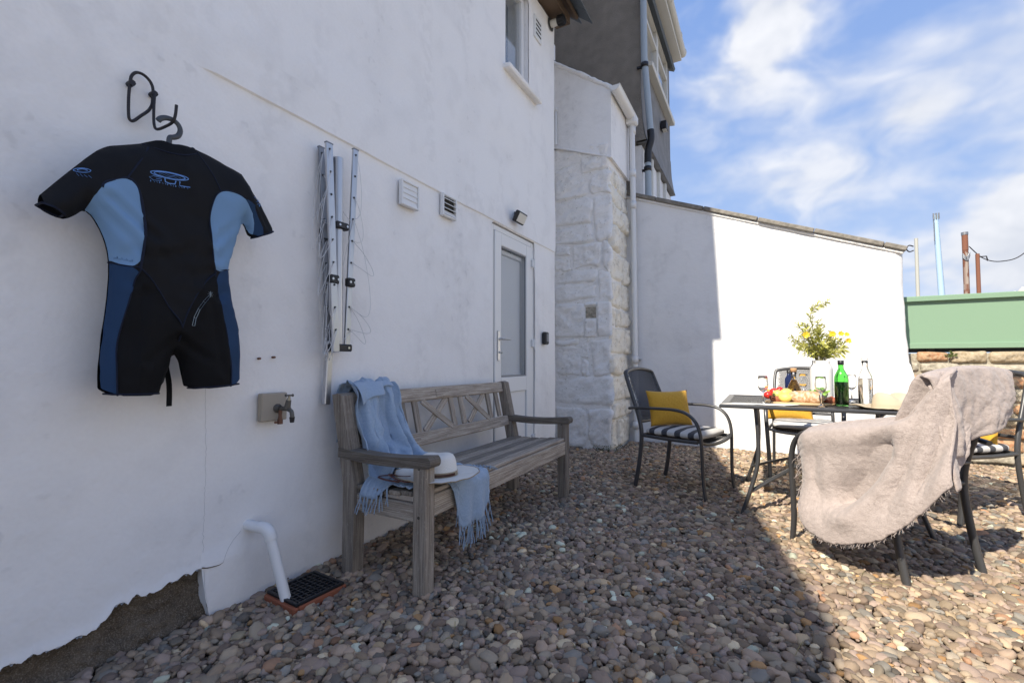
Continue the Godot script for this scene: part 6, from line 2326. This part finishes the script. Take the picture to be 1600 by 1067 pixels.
func meal() -> void:
	var mb: MB
	# wine glasses
	var stem := MB.new()
	stem.lathe([Vector2(0.0, 0.0), Vector2(0.033, 0.0), Vector2(0.034, 0.002), Vector2(0.012, 0.006), Vector2(0.0045, 0.014), Vector2(0.0038, 0.05), Vector2(0.0045, 0.078), Vector2(0.012, 0.087), Vector2(0.025, 0.100), Vector2(0.0315, 0.120), Vector2(0.032, 0.138), Vector2(0.029, 0.165), Vector2(0.0268, 0.188), Vector2(0.0262, 0.1885), Vector2(0.0256, 0.187), Vector2(0.028, 0.164), Vector2(0.0308, 0.138), Vector2(0.0303, 0.121), Vector2(0.024, 0.102), Vector2(0.010, 0.091), Vector2(0.0, 0.089)], 28)
	var gm := stem.mesh()
	var spots := [[0.005, -3.42, "empty stemmed glass left of the fruit, near the table's left end"], [0.322, -3.44, "empty stemmed glass standing before the loaf, nearest the camera"], [0.275, -4.10, "empty stemmed glass behind the oil bottle"], [0.552, -3.97, "empty stemmed glass between the green bottle and the water bottle"]]
	for s in spots:
		var g := obj("wine_glass", gm, M.clear_glass)
		g.position = Vector3(s[0], TOP, s[1])
		tag(g, s[2], "glass", "stemmed glasses on the table")
	# green wine bottle, half full
	var gb := thing("green_bottle", "green glass wine bottle with dark wine to its shoulder", "bottle", Vector3(0.442, TOP, -3.55))
	mb = MB.new()
	mb.lathe([Vector2(0.0, 0.004), Vector2(0.032, 0.0), Vector2(0.0375, 0.006), Vector2(0.0385, 0.17), Vector2(0.037, 0.188), Vector2(0.026, 0.215), Vector2(0.0155, 0.236), Vector2(0.0145, 0.272), Vector2(0.016, 0.276), Vector2(0.016, 0.285), Vector2(0.0125, 0.286), Vector2(0.0115, 0.272), Vector2(0.0125, 0.236), Vector2(0.023, 0.213), Vector2(0.034, 0.187), Vector2(0.0355, 0.17), Vector2(0.0345, 0.009), Vector2(0.0, 0.008)], 32)
	obj("glass", mb.mesh(), M.green_glass, gb)
	mb = MB.new()
	mb.lathe([Vector2(0.0, 0.0095), Vector2(0.0340, 0.010), Vector2(0.0350, 0.152), Vector2(0.0, 0.1525)], 28)
	obj("wine", mb.mesh(), M.wine, gb)
	mb = MB.new()
	mb.lathe([Vector2(0.0165, 0.262), Vector2(0.0172, 0.263), Vector2(0.0172, 0.290), Vector2(0.0, 0.2905)], 20)
	obj("screw_cap", mb.mesh(), M.black_plastic, gb)
	# swing-top water bottle
	var wb := thing("water_bottle", "clear swing-top glass bottle of water, right of the green bottle", "bottle", Vector3(0.588, TOP, -3.70))
	mb = MB.new()
	mb.lathe([Vector2(0.0, 0.003), Vector2(0.034, 0.0), Vector2(0.039, 0.006), Vector2(0.039, 0.165), Vector2(0.036, 0.188), Vector2(0.022, 0.225), Vector2(0.0165, 0.245), Vector2(0.0155, 0.272), Vector2(0.018, 0.278), Vector2(0.0175, 0.286), Vector2(0.013, 0.286), Vector2(0.0125, 0.245), Vector2(0.019, 0.223), Vector2(0.033, 0.187), Vector2(0.036, 0.165), Vector2(0.036, 0.010), Vector2(0.0, 0.009)], 32)
	obj("glass", mb.mesh(), M.clear_glass, wb)
	mb = MB.new()
	mb.lathe([Vector2(0.0, 0.0095), Vector2(0.0355, 0.0105), Vector2(0.0355, 0.164), Vector2(0.0345, 0.172), Vector2(0.0, 0.172)], 28)
	obj("water", mb.mesh(), M.water, wb)
	mb = MB.new()
	mb.lathe([Vector2(0.0, 0.284), Vector2(0.013, 0.285), Vector2(0.016, 0.290), Vector2(0.016, 0.304), Vector2(0.010, 0.309), Vector2(0.0, 0.309)], 20)
	obj("stopper", mb.mesh(), M.ceramic, wb)
	mb = MB.new()
	for s in [-1.0, 1.0]:
		mb.tube(curve([Vector3(s * 0.017, 0.300, 0), Vector3(s * 0.026, 0.280, 0.0), Vector3(s * 0.022, 0.262, 0.008), Vector3(s * 0.019, 0.250, 0.014), Vector3(s * 0.008, 0.240, 0.022)], 4), 0.0016, 6)
	mb.tube(curve([Vector3(-0.017, 0.300, 0), Vector3(-0.012, 0.314, 0), Vector3(0.012, 0.314, 0), Vector3(0.017, 0.300, 0)], 4), 0.0016, 6)
	obj("wire_bail", mb.mesh(), M.steel, wb)
	# oil flask and a dark bottle behind it
	var of := thing("oil_flask", "round glass flask of golden oil with a cork, behind the lemons", "flask", Vector3(0.196, TOP, -3.76))
	mb = MB.new()
	mb.lathe([Vector2(0.0, 0.003), Vector2(0.034, 0.0), Vector2(0.042, 0.012), Vector2(0.047, 0.045), Vector2(0.046, 0.075), Vector2(0.036, 0.110), Vector2(0.022, 0.140), Vector2(0.0165, 0.155), Vector2(0.0160, 0.1551), Vector2(0.0, 0.1552)], 30)
	obj("oil", mb.mesh(), M.oil, of)
	mb = MB.new()
	mb.lathe([Vector2(0.0, 0.1562), Vector2(0.0160, 0.1562), Vector2(0.0158, 0.196), Vector2(0.0185, 0.200), Vector2(0.0185, 0.206), Vector2(0.0130, 0.207), Vector2(0.0130, 0.158), Vector2(0.0, 0.158)], 24)
	obj("glass_neck", mb.mesh(), M.clear_glass, of)
	mb = MB.new()
	mb.lathe([Vector2(0.0, 0.186), Vector2(0.0125, 0.186), Vector2(0.0128, 0.2075), Vector2(0.019, 0.208), Vector2(0.020, 0.232), Vector2(0.017, 0.236), Vector2(0.0, 0.236)], 18)
	obj("cork", mb.mesh(), M.cork, of)
	var db := thing("dark_bottle", "slim dark bottle half hidden behind the oil flask", "bottle", Vector3(0.185, TOP, -4.12))
	mb = MB.new()
	mb.lathe([Vector2(0.0, 0.0), Vector2(0.03, 0.0), Vector2(0.031, 0.15), Vector2(0.016, 0.175), Vector2(0.0145, 0.21), Vector2(0.0, 0.21)], 22)
	obj("glass", mb.mesh(), M.navy_glass, db)
	mb = MB.new()
	mb.lathe([Vector2(0.016, 0.19), Vector2(0.0165, 0.215), Vector2(0.0, 0.216)], 18)
	obj("cap", mb.mesh(), M.black_plastic, db)
	# wooden board and what lies on it
	mb = MB.new()
	mb.lathe([Vector2(0.0, 0.0), Vector2(0.185, 0.0), Vector2(0.19, 0.006), Vector2(0.188, 0.014), Vector2(0.0, 0.0145)], 48)
	var bd := obj("serving_board", mb.mesh(), M.board_wood)
	bd.transform = Transform3D(Basis(Vector3.UP, 0.3) * Basis.from_scale(Vector3(1.12, 1, 0.85)), Vector3(0.225, TOP, -3.62))
	tag(bd, "round pale wooden serving board under the loaf and fruit", "board")
	var f := noise(1.3, 7, 3)
	var lp := MB.new()
	lp.sheet(37, 19, func(u, v):
		var a: float = TAU * (u if u < 0.999 else 0.0)
		var b: float = PI * (v - 0.5)
		var p := Vector3(signf(cos(b)) * cos(a) * pow(absf(cos(b)), 0.8), sin(b), -sin(a) * pow(absf(cos(b)), 0.8))
		p = Vector3(p.x, maxf(p.y, -0.6), p.z)
		var k: float = 1.0 + 0.10 * f.get_noise_3dv(p) + 0.02 * f.get_noise_3dv(p * 4.0)
		return Vector3(p.x * 0.108, p.y * 0.046 + 0.028, p.z * 0.060) * k)
	var loaf := obj("bread_loaf", lp.mesh(), M.crust)
	loaf.transform = Transform3D(Basis(Vector3.UP, -0.25), Vector3(0.250, TOP + 0.0145, -3.58))
	tag(loaf, "floury crusty oval loaf on the wooden board", "bread")
	var bowl := func(called: String, label: String, at: Vector3, r: float, h: float) -> void:
		var b := MB.new()
		b.lathe([Vector2(0.0, 0.0), Vector2(r * 0.8, 0.0), Vector2(r * 0.86, 0.004), Vector2(r, h), Vector2(r * 0.95, h), Vector2(r * 0.80, 0.010), Vector2(0.0, 0.009)], 28)
		var n := obj(called, b.mesh(), M.terracotta)
		n.position = at
		tag(n, label, "dish")
	bowl.call("terracotta_bowl", "small terracotta bowl of fruit at the board's left end", Vector3(0.088, TOP + 0.0145, -3.58), 0.048, 0.036)
	bowl.call("terracotta_dish", "low terracotta dish between the loaf and the green bottle", Vector3(0.392, TOP + 0.0145, -3.60), 0.050, 0.026)
	var dip := MB.new()
	dip.sheet(21, 9, func(u, v):
		var a: float = TAU * (u if u < 0.999 else 0.0)
		var r: float = 0.046 * (1.0 - v)
		return Vector3(cos(a) * r, 0.022 + 0.020 * v + 0.004 * f.get_noise_2d(cos(a) * r * 60.0, sin(a) * r * 60.0), -sin(a) * r))
	var dp := obj("red_dip", dip.mesh(), M.dip_red)
	dp.position = Vector3(0.392, TOP + 0.0145, -3.60)
	tag(dp, "heap of red relish in the low terracotta dish", "relish")
	var round_ := func(called: String, label: String, cat: String, at: Vector3, size: Vector3, m: Material, turn: float, group: String) -> void:
		var b := MB.new()
		b.sheet(19, 13, func(u, v):
			var a: float = TAU * (u if u < 0.999 else 0.0)
			var e: float = PI * (v - 0.5)
			var p := Vector3(cos(e) * cos(a), sin(e), -cos(e) * sin(a))
			var tip := 1.0 + (0.16 * pow(absf(p.x), 10.0) if cat == "lemon" else -0.12 * pow(absf(p.y), 8.0))
			return Vector3(p.x * tip, p.y, p.z) * size * (1.0 + 0.03 * f.get_noise_3dv(p * 1.5)))
		var n := obj(called, b.mesh(), m)
		n.transform = Transform3D(Basis(Vector3.UP, turn), at)
		tag(n, label, cat, group)
	round_.call("lemon", "pale yellow lemon, top one leaning against the oil flask", "lemon", Vector3(0.144, TOP + 0.068, -3.62), Vector3(0.040, 0.032, 0.032), M.lemon, 0.5, "lemons")
	round_.call("lemon", "pale yellow lemon lying on the board at the loaf's left end", "lemon", Vector3(0.132, TOP + 0.043, -3.53), Vector3(0.037, 0.030, 0.030), M.lemon, -0.4, "lemons")
	round_.call("apple", "yellow green apple sitting in the terracotta bowl", "apple", Vector3(0.092, TOP + 0.060, -3.575), Vector3(0.032, 0.030, 0.032), M.apple, 0.0, "")
	round_.call("tomato", "red tomato at the far left of the fruit", "tomato", Vector3(0.036, TOP + 0.050, -3.64), Vector3(0.029, 0.026, 0.029), M.tomato, 0.0, "tomatoes")
	round_.call("tomato", "red tomato in the middle, behind the yellow green apple", "tomato", Vector3(0.072, TOP + 0.070, -3.68), Vector3(0.030, 0.027, 0.030), M.tomato, 1.0, "tomatoes")
	round_.call("tomato", "red tomato on top of the fruit, next to the lemon", "tomato", Vector3(0.108, TOP + 0.082, -3.70), Vector3(0.026, 0.024, 0.026), M.tomato, 2.0, "tomatoes")
	mb = MB.new()
	for k in 60:
		var c := Vector3(rng.randf_range(-0.05, 0.05), rng.randf_range(0.0, 0.045), rng.randf_range(-0.035, 0.035))
		var d := Vector3(rng.randf_range(-1, 1), rng.randf_range(0.2, 1.2), rng.randf_range(-1, 1)).normalized() * rng.randf_range(0.02, 0.038)
		var w := d.cross(Vector3(rng.randf_range(-1, 1), rng.randf_range(-1, 1), rng.randf_range(-1, 1))).normalized() * 0.012
		mb.face([c, c + d * 0.5 + w, c + d + w * 0.3, c + d - w * 0.5, c + d * 0.4 - w])
	var le := obj("salad_leaves", mb.mesh(true), M.lettuce)
	le.position = Vector3(0.335, TOP + 0.03, -3.73)
	tag(le, "bunch of bright green salad leaves behind the loaf", "salad")
	le.set_meta("kind", "stuff")
	# linen napkin near the left end
	mb = MB.new()
	var nf := noise(6.0, 44, 2)
	mb.cloth(18, 10, func(u, v):
		return Vector3(lerpf(-0.20, 0.17, u) + 0.10 * (v - 0.5), TOP + 0.004 + 0.004 * absf(nf.get_noise_2d(u * 2.0, v * 2.0)), lerpf(-3.31, -3.43, v) - 0.04 * u + 0.012 * sin(u * 7.0)), 0.003)
	tag(obj("napkin", mb.mesh(), M.linen), "crumpled white napkin lying flat near the table's left corner", "napkin")
	# straw hat
	var h := thing("tan_straw_hat", "cream straw hat with a pinched crown, lying on the table beside the blanket", "hat", Vector3(0.672, TOP + 0.002, -3.47), 0.45)
	hat(h, M.straw_tan, 0.090, 0.094, 0.195, 0.012, 0.30, M.straw_band)
	flowers()


func flowers() -> void:
	var base := Vector3(0.365, TOP, -3.84)
	var vs := thing("white_vase", "tall matt white vase in the middle of the table", "vase", base)
	var mb := MB.new()
	mb.lathe([Vector2(0.0, 0.002), Vector2(0.060, 0.0), Vector2(0.066, 0.006), Vector2(0.068, 0.05), Vector2(0.068, 0.225), Vector2(0.066, 0.245), Vector2(0.055, 0.262), Vector2(0.052, 0.275), Vector2(0.054, 0.288), Vector2(0.050, 0.289), Vector2(0.047, 0.275), Vector2(0.050, 0.258), Vector2(0.060, 0.240), Vector2(0.060, 0.02), Vector2(0.0, 0.018)], 40)
	obj("body", mb.mesh(), M.ceramic, vs)
	var o := thing("flower_bunch", "bunch of narrow-leaved yellow green sprigs with yellow flowers, in the white vase", "flowers", base)
	# stems: where each leans to (x across, z away, height), the share that carries leaves
	var tips := [[0.02, -0.02, 0.66], [-0.17, 0.02, 0.54], [-0.215, 0.0, 0.455], [-0.12, 0.03, 0.50], [-0.06, -0.05, 0.53], [0.03, 0.05, 0.46], [-0.135, 0.04, 0.39], [-0.19, 0.05, 0.36], [0.07, 0.02, 0.42], [0.10, -0.03, 0.40], [0.14, 0.04, 0.37], [-0.03, 0.03, 0.49], [0.05, -0.06, 0.55], [-0.09, -0.06, 0.47], [0.10, 0.06, 0.34], [-0.02, 0.07, 0.40], [-0.10, -0.02, 0.55], [-0.155, -0.04, 0.44], [0.0, -0.04, 0.50], [0.065, 0.03, 0.48], [0.125, 0.0, 0.43], [-0.05, 0.05, 0.56], [-0.20, 0.02, 0.41], [-0.07, 0.02, 0.43], [0.04, 0.0, 0.38], [0.16, 0.01, 0.40]]
	var lean_right := Vector3(0.877, 0, -0.481)
	for k in tips.size():
		var t: Array = tips[k]
		var top: Vector3 = lean_right * t[0] + Vector3(0, t[2], 0) + Vector3(0.48, 0, 0.877) * t[1]
		var foot := Vector3(top.x * 0.12, 0.06, top.z * 0.12)
		var mouth := Vector3(top.x * 0.16, 0.285, top.z * 0.16)
		if Vector2(mouth.x, mouth.z).length() > 0.038:
			mouth = Vector3(mouth.x, 0, mouth.z).normalized() * 0.038 + Vector3(0, 0.285, 0)
		var mid := mouth.lerp(top, 0.55) + Vector3(top.x, 0, top.z) * -0.05 + Vector3(0, 0.02, 0)
		var pts := [foot, mouth, mid, top]
		if k == 0: # the tall one nods to the right
			pts = [foot, mouth, Vector3(-0.035, 0.48, 0.0), Vector3(-0.055, 0.60, 0.01), Vector3(-0.025, 0.665, 0.0), lean_right * 0.06 + Vector3(0, 0.705, 0)]
		var c := curve(pts, 8)
		var sp := Node3D.new()
		sp.name = "sprig"
		o.add_child(sp, true)
		var b := MB.new()
		b.tube(c, 0.0022, 5)
		obj("stem", b.mesh(), M.stem, sp)
		b = MB.new()
		var n := c.size()
		for j in range(int(n * 0.42), n):
			for s in 4:
				var along: Vector3 = ((c[mini(j + 1, n - 1)] as Vector3) - (c[maxi(j - 1, 0)] as Vector3)).normalized()
				var a := rng.randf() * TAU
				var side := along.cross(Vector3(cos(a), sin(a) * 0.3, sin(a))).normalized()
				var d := (side + along * rng.randf_range(0.3, 1.1)).normalized()
				var L := rng.randf_range(0.030, 0.058)
				var w := d.cross(side + Vector3(0.1, rng.randf_range(-1, 1), 0.2)).normalized() * rng.randf_range(0.0036, 0.0060)
				var p: Vector3 = (c[j] as Vector3).lerp(c[maxi(j - 1, 0)], rng.randf())
				var bend := Vector3(0, -L * 0.12, 0)
				var g := rng.randf()
				b.tint = Color(0.44, 0.46, 0.10).lerp(Color(0.66, 0.62, 0.20), g) * rng.randf_range(0.75, 1.1)
				b.tint.a = 1.0
				b.face([p, p + d * L * 0.45 + w, p + d * L + bend, p + d * L * 0.45 - w])
		var lf := obj("leaves", b.mesh(true, true), M.leaf, sp)
		lf.set_meta("kind", "stuff")
	for fl in [[-0.135, 0.055, 0.465, 0.024], [0.035, 0.075, 0.47, 0.022], [0.118, 0.04, 0.475, 0.020], [0.165, 0.03, 0.47, 0.018], [0.145, 0.07, 0.425, 0.021]]:
		var at: Vector3 = lean_right * fl[0] + Vector3(0.48, 0, 0.877) * fl[1] + Vector3(0, fl[2], 0)
		var b := MB.new()
		var face := Vector3(rng.randf_range(-0.4, 0.4), rng.randf_range(0.0, 0.5), 1.0).normalized()
		var u := face.cross(Vector3.UP).normalized()
		var w := face.cross(u)
		for k in 7:
			var a := TAU * k / 7.0 + rng.randf_range(-0.2, 0.2)
			var d: Vector3 = u * cos(a) + w * sin(a)
			var s: Vector3 = d.cross(face)
			var r: float = fl[3]
			b.face([at, at + d * r * 0.6 + s * r * 0.36 + face * r * 0.35, at + d * r * 1.1 + face * r * 0.25, at + d * r * 0.6 - s * r * 0.36 + face * r * 0.35])
		obj("flower", b.mesh(true), M.petal, o)
		b = MB.new()
		b.tube(curve([Vector3(at.x * 0.15, 0.285, at.z * 0.15), at * Vector3(0.6, 0.0, 0.6) + Vector3(0, lerpf(0.285, fl[2], 0.6), 0), at], 4), 0.0016, 5)
		obj("flower_stalk", b.mesh(), M.stem, o)


func blanket() -> void:
	var o := thing("beige_blanket", "fluffy beige blanket draped over the back and arm of the nearest chair", "blanket", Vector3(0.515, 0, -2.985), atan2(0.69, 0.72))
	var f := noise(2.4, 21, 3)
	var along := func(a: Array, t: float) -> Vector3:
		var x := t * (a.size() - 1)
		var k := clampi(int(x), 0, a.size() - 2)
		return (a[k] as Vector3).lerp(a[k + 1], x - k)
	# side sheet: from the arm and the back's top down to a rounded hem
	var top := curve([Vector3(-0.262, 0.590, -0.205), Vector3(-0.285, 0.640, -0.145), Vector3(-0.288, 0.676, -0.03), Vector3(-0.288, 0.706, 0.10), Vector3(-0.284, 0.735, 0.24), Vector3(-0.278, 0.765, 0.345), Vector3(-0.270, 0.840, 0.405), Vector3(-0.255, 0.915, 0.450), Vector3(-0.215, 0.955, 0.470)], 8)
	var hem := curve([Vector3(-0.290, 0.255, -0.128), Vector3(-0.305, 0.200, -0.110), Vector3(-0.318, 0.158, -0.055), Vector3(-0.325, 0.140, 0.04), Vector3(-0.325, 0.155, 0.13), Vector3(-0.320, 0.215, 0.26), Vector3(-0.312, 0.300, 0.36), Vector3(-0.300, 0.405, 0.445), Vector3(-0.270, 0.520, 0.525)], 8)
	# creases: a long deep one that scoops down from the pinch, two short ones beside it, and one between side and back
	var creases := [[pts2([0.335, 0.735, 0.290, 0.620, 0.215, 0.463, 0.115, 0.330, 0.0, 0.282]), 0.052, 0.070, 0.016], [pts2([0.335, 0.715, 0.26, 0.672, 0.15, 0.585]), 0.008, 0.035, 0.02], [pts2([0.345, 0.75, 0.25, 0.72, 0.12, 0.672]), 0.010, 0.03, 0.02], [pts2([0.485, 0.89, 0.470, 0.756, 0.440, 0.571, 0.400, 0.400]), 0.038, 0.022, 0.050], [pts2([0.42, 0.80, 0.395, 0.66, 0.35, 0.52, 0.28, 0.36]), 0.016, 0.03, 0.03], [pts2([-0.06, 0.62, -0.055, 0.40, 0.02, 0.24]), 0.014, 0.04, 0.04]]
	var ridge := pts2([-0.10, 0.60, 0.08, 0.635, 0.22, 0.675, 0.33, 0.71])
	var hollow := pts2([0.27, 0.57, 0.19, 0.45, 0.09, 0.37])
	var side := func(u: float, v: float) -> Vector3:
		var a: Vector3 = along.call(top, u)
		var b: Vector3 = along.call(hem, u)
		var p := a.lerp(b, v)
		var q := Vector2(p.z, p.y)
		var out := 0.030 * sin(v * PI * 0.75) * (1.0 - u * u * u) * smoothstep(0.0, 0.2, u)
		for cr in creases:
			var line: PackedVector2Array = cr[0]
			var best := 1e9
			var sign_ := 1.0
			var tpos := 0.0
			for k in line.size() - 1:
				var e := line[k + 1] - line[k]
				var t := clampf((q - line[k]).dot(e) / e.length_squared(), 0.0, 1.0)
				var d := q.distance_to(line[k] + e * t)
				if d < best:
					best = d
					sign_ = signf(e.cross(q - line[k]))
					tpos = (k + t) / (line.size() - 1)
			var fade := smoothstep(0.02, 0.42, tpos) * (1.0 - smoothstep(0.72, 1.04, tpos))
			var wide: float = cr[2] if sign_ < 0.0 else cr[3]
			out -= cr[1] * fade * exp(-pow(best / wide, 2.0))
			if sign_ > 0.0:
				out += cr[1] * 0.8 * fade * exp(-pow((best - 0.055) / 0.045, 2.0))
		out += 0.026 * exp(-pow(away(q, ridge, false) / 0.060, 2.0)) - 0.046 * exp(-pow(away(q, hollow, false) / 0.080, 2.0)) + 0.050 * smoothstep(0.60, 0.95, v) * (1.0 - 0.5 * u)
		out += 0.006 * f.get_noise_2d(q.x * 1.5 + 7.0, q.y * 1.5)
		var edge := smoothstep(0.0, 0.06, v)
		var px := minf(p.x - 0.022 * edge - out * edge, lerpf(p.x, lerpf(-0.280, -0.300, smoothstep(0.46, 0.60, q.y)), smoothstep(0.0, 0.10, v) * smoothstep(0.42, 0.36, q.x)) if q.y > 0.35 else 9.0)
		p.x = px
		return p + Vector3(0.0, 0.008 * f.get_noise_1d(u * 9.0) * v, 0.006 * f.get_noise_1d(v * 8.0 + 40.0) * (1.0 - u))
	var mb := MB.new()
	mb.cloth(120, 84, side, 0.013)
	obj("side_fall", mb.mesh(), M.beige_wool, o)
	# the part that goes over the arm to the inside
	mb = MB.new()
	mb.cloth(60, 16, func(u, v):
		var a: Vector3 = along.call(top, u * 0.66)
		var inn := Vector3(0.10 + 0.04 * u, -0.05 - 0.10 * (1.0 - u), 0.01)
		var e := sin(v * PI / 2.0)
		return a + Vector3(inn.x * e, 0.020 * sin(v * PI) + inn.y * v * v, inn.z * v + 0.02 * v * f.get_noise_1d(u * 12.0)), 0.012)
	obj("arm_fold", mb.mesh(), M.beige_wool, o)
	# over the chair back, hanging down behind
	var over := curve([Vector3(0, 0.70, 0.270), Vector3(0, 0.84, 0.330), Vector3(0, 0.940, 0.368), Vector3(0, 0.974, 0.400), Vector3(0, 0.962, 0.436), Vector3(0, 0.90, 0.452), Vector3(0, 0.80, 0.456), Vector3(0, 0.70, 0.452)], 7)
	var low := [Vector3(-0.26, 0.60, 0), Vector3(-0.17, 0.615, 0), Vector3(-0.08, 0.655, 0), Vector3(0.0, 0.684, 0), Vector3(0.08, 0.70, 0), Vector3(0.145, 0.722, 0), Vector3(0.20, 0.775, 0)]
	var flap := func(u: float, v: float) -> Vector3:
		var p: Vector3 = along.call(over, v)
		var x: float = lerpf(-0.265 - 0.03 * (1.0 - smoothstep(0.5, 0.8, v)), 0.195, u)
		var down: float = smoothstep(0.58, 1.0, v)
		if v > 0.55: # the lower edge follows a ragged line
			var e: Vector3 = along.call(low, u)
			p.y = lerpf(p.y, lerpf(0.945, e.y, (v - 0.55) / 0.45), smoothstep(0.55, 0.7, v))
		x += 0.010 * f.get_noise_2d(v * 2.0, u) - 0.018 * down * u
		var w: float = 0.013 * sin(u * TAU * 1.5 + 0.4 + v) * down + 0.007 * f.get_noise_2d(u * 3.0, v * 3.0)
		w += 0.020 * exp(-pow((u - 0.16) / 0.07, 2.0)) * down - 0.016 * exp(-pow((u - 0.30) / 0.06, 2.0)) * down
		var arch := -0.018 * pow(absf(x) / 0.21, 2.0)
		return Vector3(x, p.y + arch * (1.0 - down), p.z + w)
	mb = MB.new()
	mb.cloth(72, 72, flap, 0.014)
	obj("back_fall", mb.mesh(), M.beige_wool, o)
	# a rolled lip at the back's corner
	mb = MB.new()
	var rollp := curve([Vector3(-0.15, 0.972, 0.440), Vector3(-0.215, 0.948, 0.455), Vector3(-0.258, 0.900, 0.445), Vector3(-0.278, 0.830, 0.405), Vector3(-0.288, 0.765, 0.350)], 7)
	var rr := []
	for k in rollp.size():
		var t := float(k) / (rollp.size() - 1)
		rr.append(0.003 + 0.013 * sqrt(sin(clampf(t, 0.02, 0.98) * PI)) + 0.002 * f.get_noise_1d(k * 2.0))
	mb.tube(rollp, rr, 12, 0.8)
	obj("rolled_edge", mb.mesh(), M.beige_wool, o)
	# tucked in between the side and the chair's back
	mb = MB.new()
	mb.cloth(40, 14, func(u, v):
		var a: Vector3 = along.call(top, lerpf(0.56, 0.995, u))
		var b: Vector3 = flap.call(0.0, lerpf(0.04, 0.44, u))
		return a.lerp(b, v) + Vector3(0.02, -0.016, 0.004) * sin(v * PI) + Vector3(-0.006, 0.006, 0) * sin(u * 9.0) * sin(v * PI), 0.010)
	obj("tucked_fold", mb.mesh(), M.beige_wool, o)
	# second fall behind, lower and to the right of the side sheet
	mb = MB.new()
	mb.cloth(34, 48, func(u, v):
		var a := Vector3(lerpf(-0.285, -0.03, u), lerpf(0.90, 0.93, u), 0.425)
		var b := Vector3(lerpf(-0.285, -0.11, u), 0.49 + 0.17 * u * u, lerpf(0.500, 0.440, u))
		var p := a.lerp(b, v)
		return p + Vector3(0, 0, 0.012 * sin(u * TAU * 1.3 + 0.5) * smoothstep(0.4, 0.9, v) + 0.004 * f.get_noise_2d(u * 3.0, v * 4.0)), 0.012)
	obj("lower_fall", mb.mesh(), M.beige_wool, o)
	# loose threads along the edges
	mb = MB.new()
	for k in 150:
		var u := rng.randf()
		var p: Vector3 = side.call(u, 1.0 if k % 4 else rng.randf() * 0.3 + 0.7)
		if k % 4 == 0:
			p = side.call(0.0, rng.randf())
		var d := Vector3(rng.randf_range(-0.5, 0.3), -1, rng.randf_range(-0.5, 0.5))
		var c := p
		var pts := [c]
		for j in 3:
			c += d.normalized() * rng.randf_range(0.003, 0.009)
			d += Vector3(rng.randf_range(-0.7, 0.7), rng.randf_range(-0.3, 0.3), rng.randf_range(-0.7, 0.7))
			pts.append(c)
		mb.tube(pts, 0.0009, 3, 1.0, false)
	for k in 34:
		var p: Vector3 = side.call(0.0, rng.randf_range(0.0, 1.0))
		var pts := [p]
		var c := p
		for j in 4:
			c += Vector3(rng.randf_range(-0.012, 0.012), -0.018, rng.randf_range(-0.016, 0.006))
			pts.append(c)
		mb.tube(curve(pts, 3), 0.0016, 4, 1.0, false)
	# pile: short fibres all over the fall
	for k in 9000:
		var u := rng.randf()
		var v := rng.randf()
		var p: Vector3 = side.call(u, v) if k % 5 < 3 else flap.call(u, v)
		var n := Vector3(-1, 0.1, 0.2) if k % 5 < 3 else Vector3(0, 0.3 if v > 0.5 else 0.9, 1.0 if v > 0.4 else -1.0)
		n = n.normalized()
		var d := (n + Vector3(rng.randf_range(-1, 1), rng.randf_range(-1.2, 0.8), rng.randf_range(-1, 1)) * 0.8).normalized() * rng.randf_range(0.004, 0.010)
		var w := d.cross(Vector3(rng.randf_range(-1, 1), 1, rng.randf_range(-1, 1))).normalized() * 0.0006
		p += n * 0.006
		mb.face([p - w, p + w, p + d])
	var th := obj("loose_threads", mb.mesh(), M.beige_wool, o)
	th.set_meta("kind", "stuff")
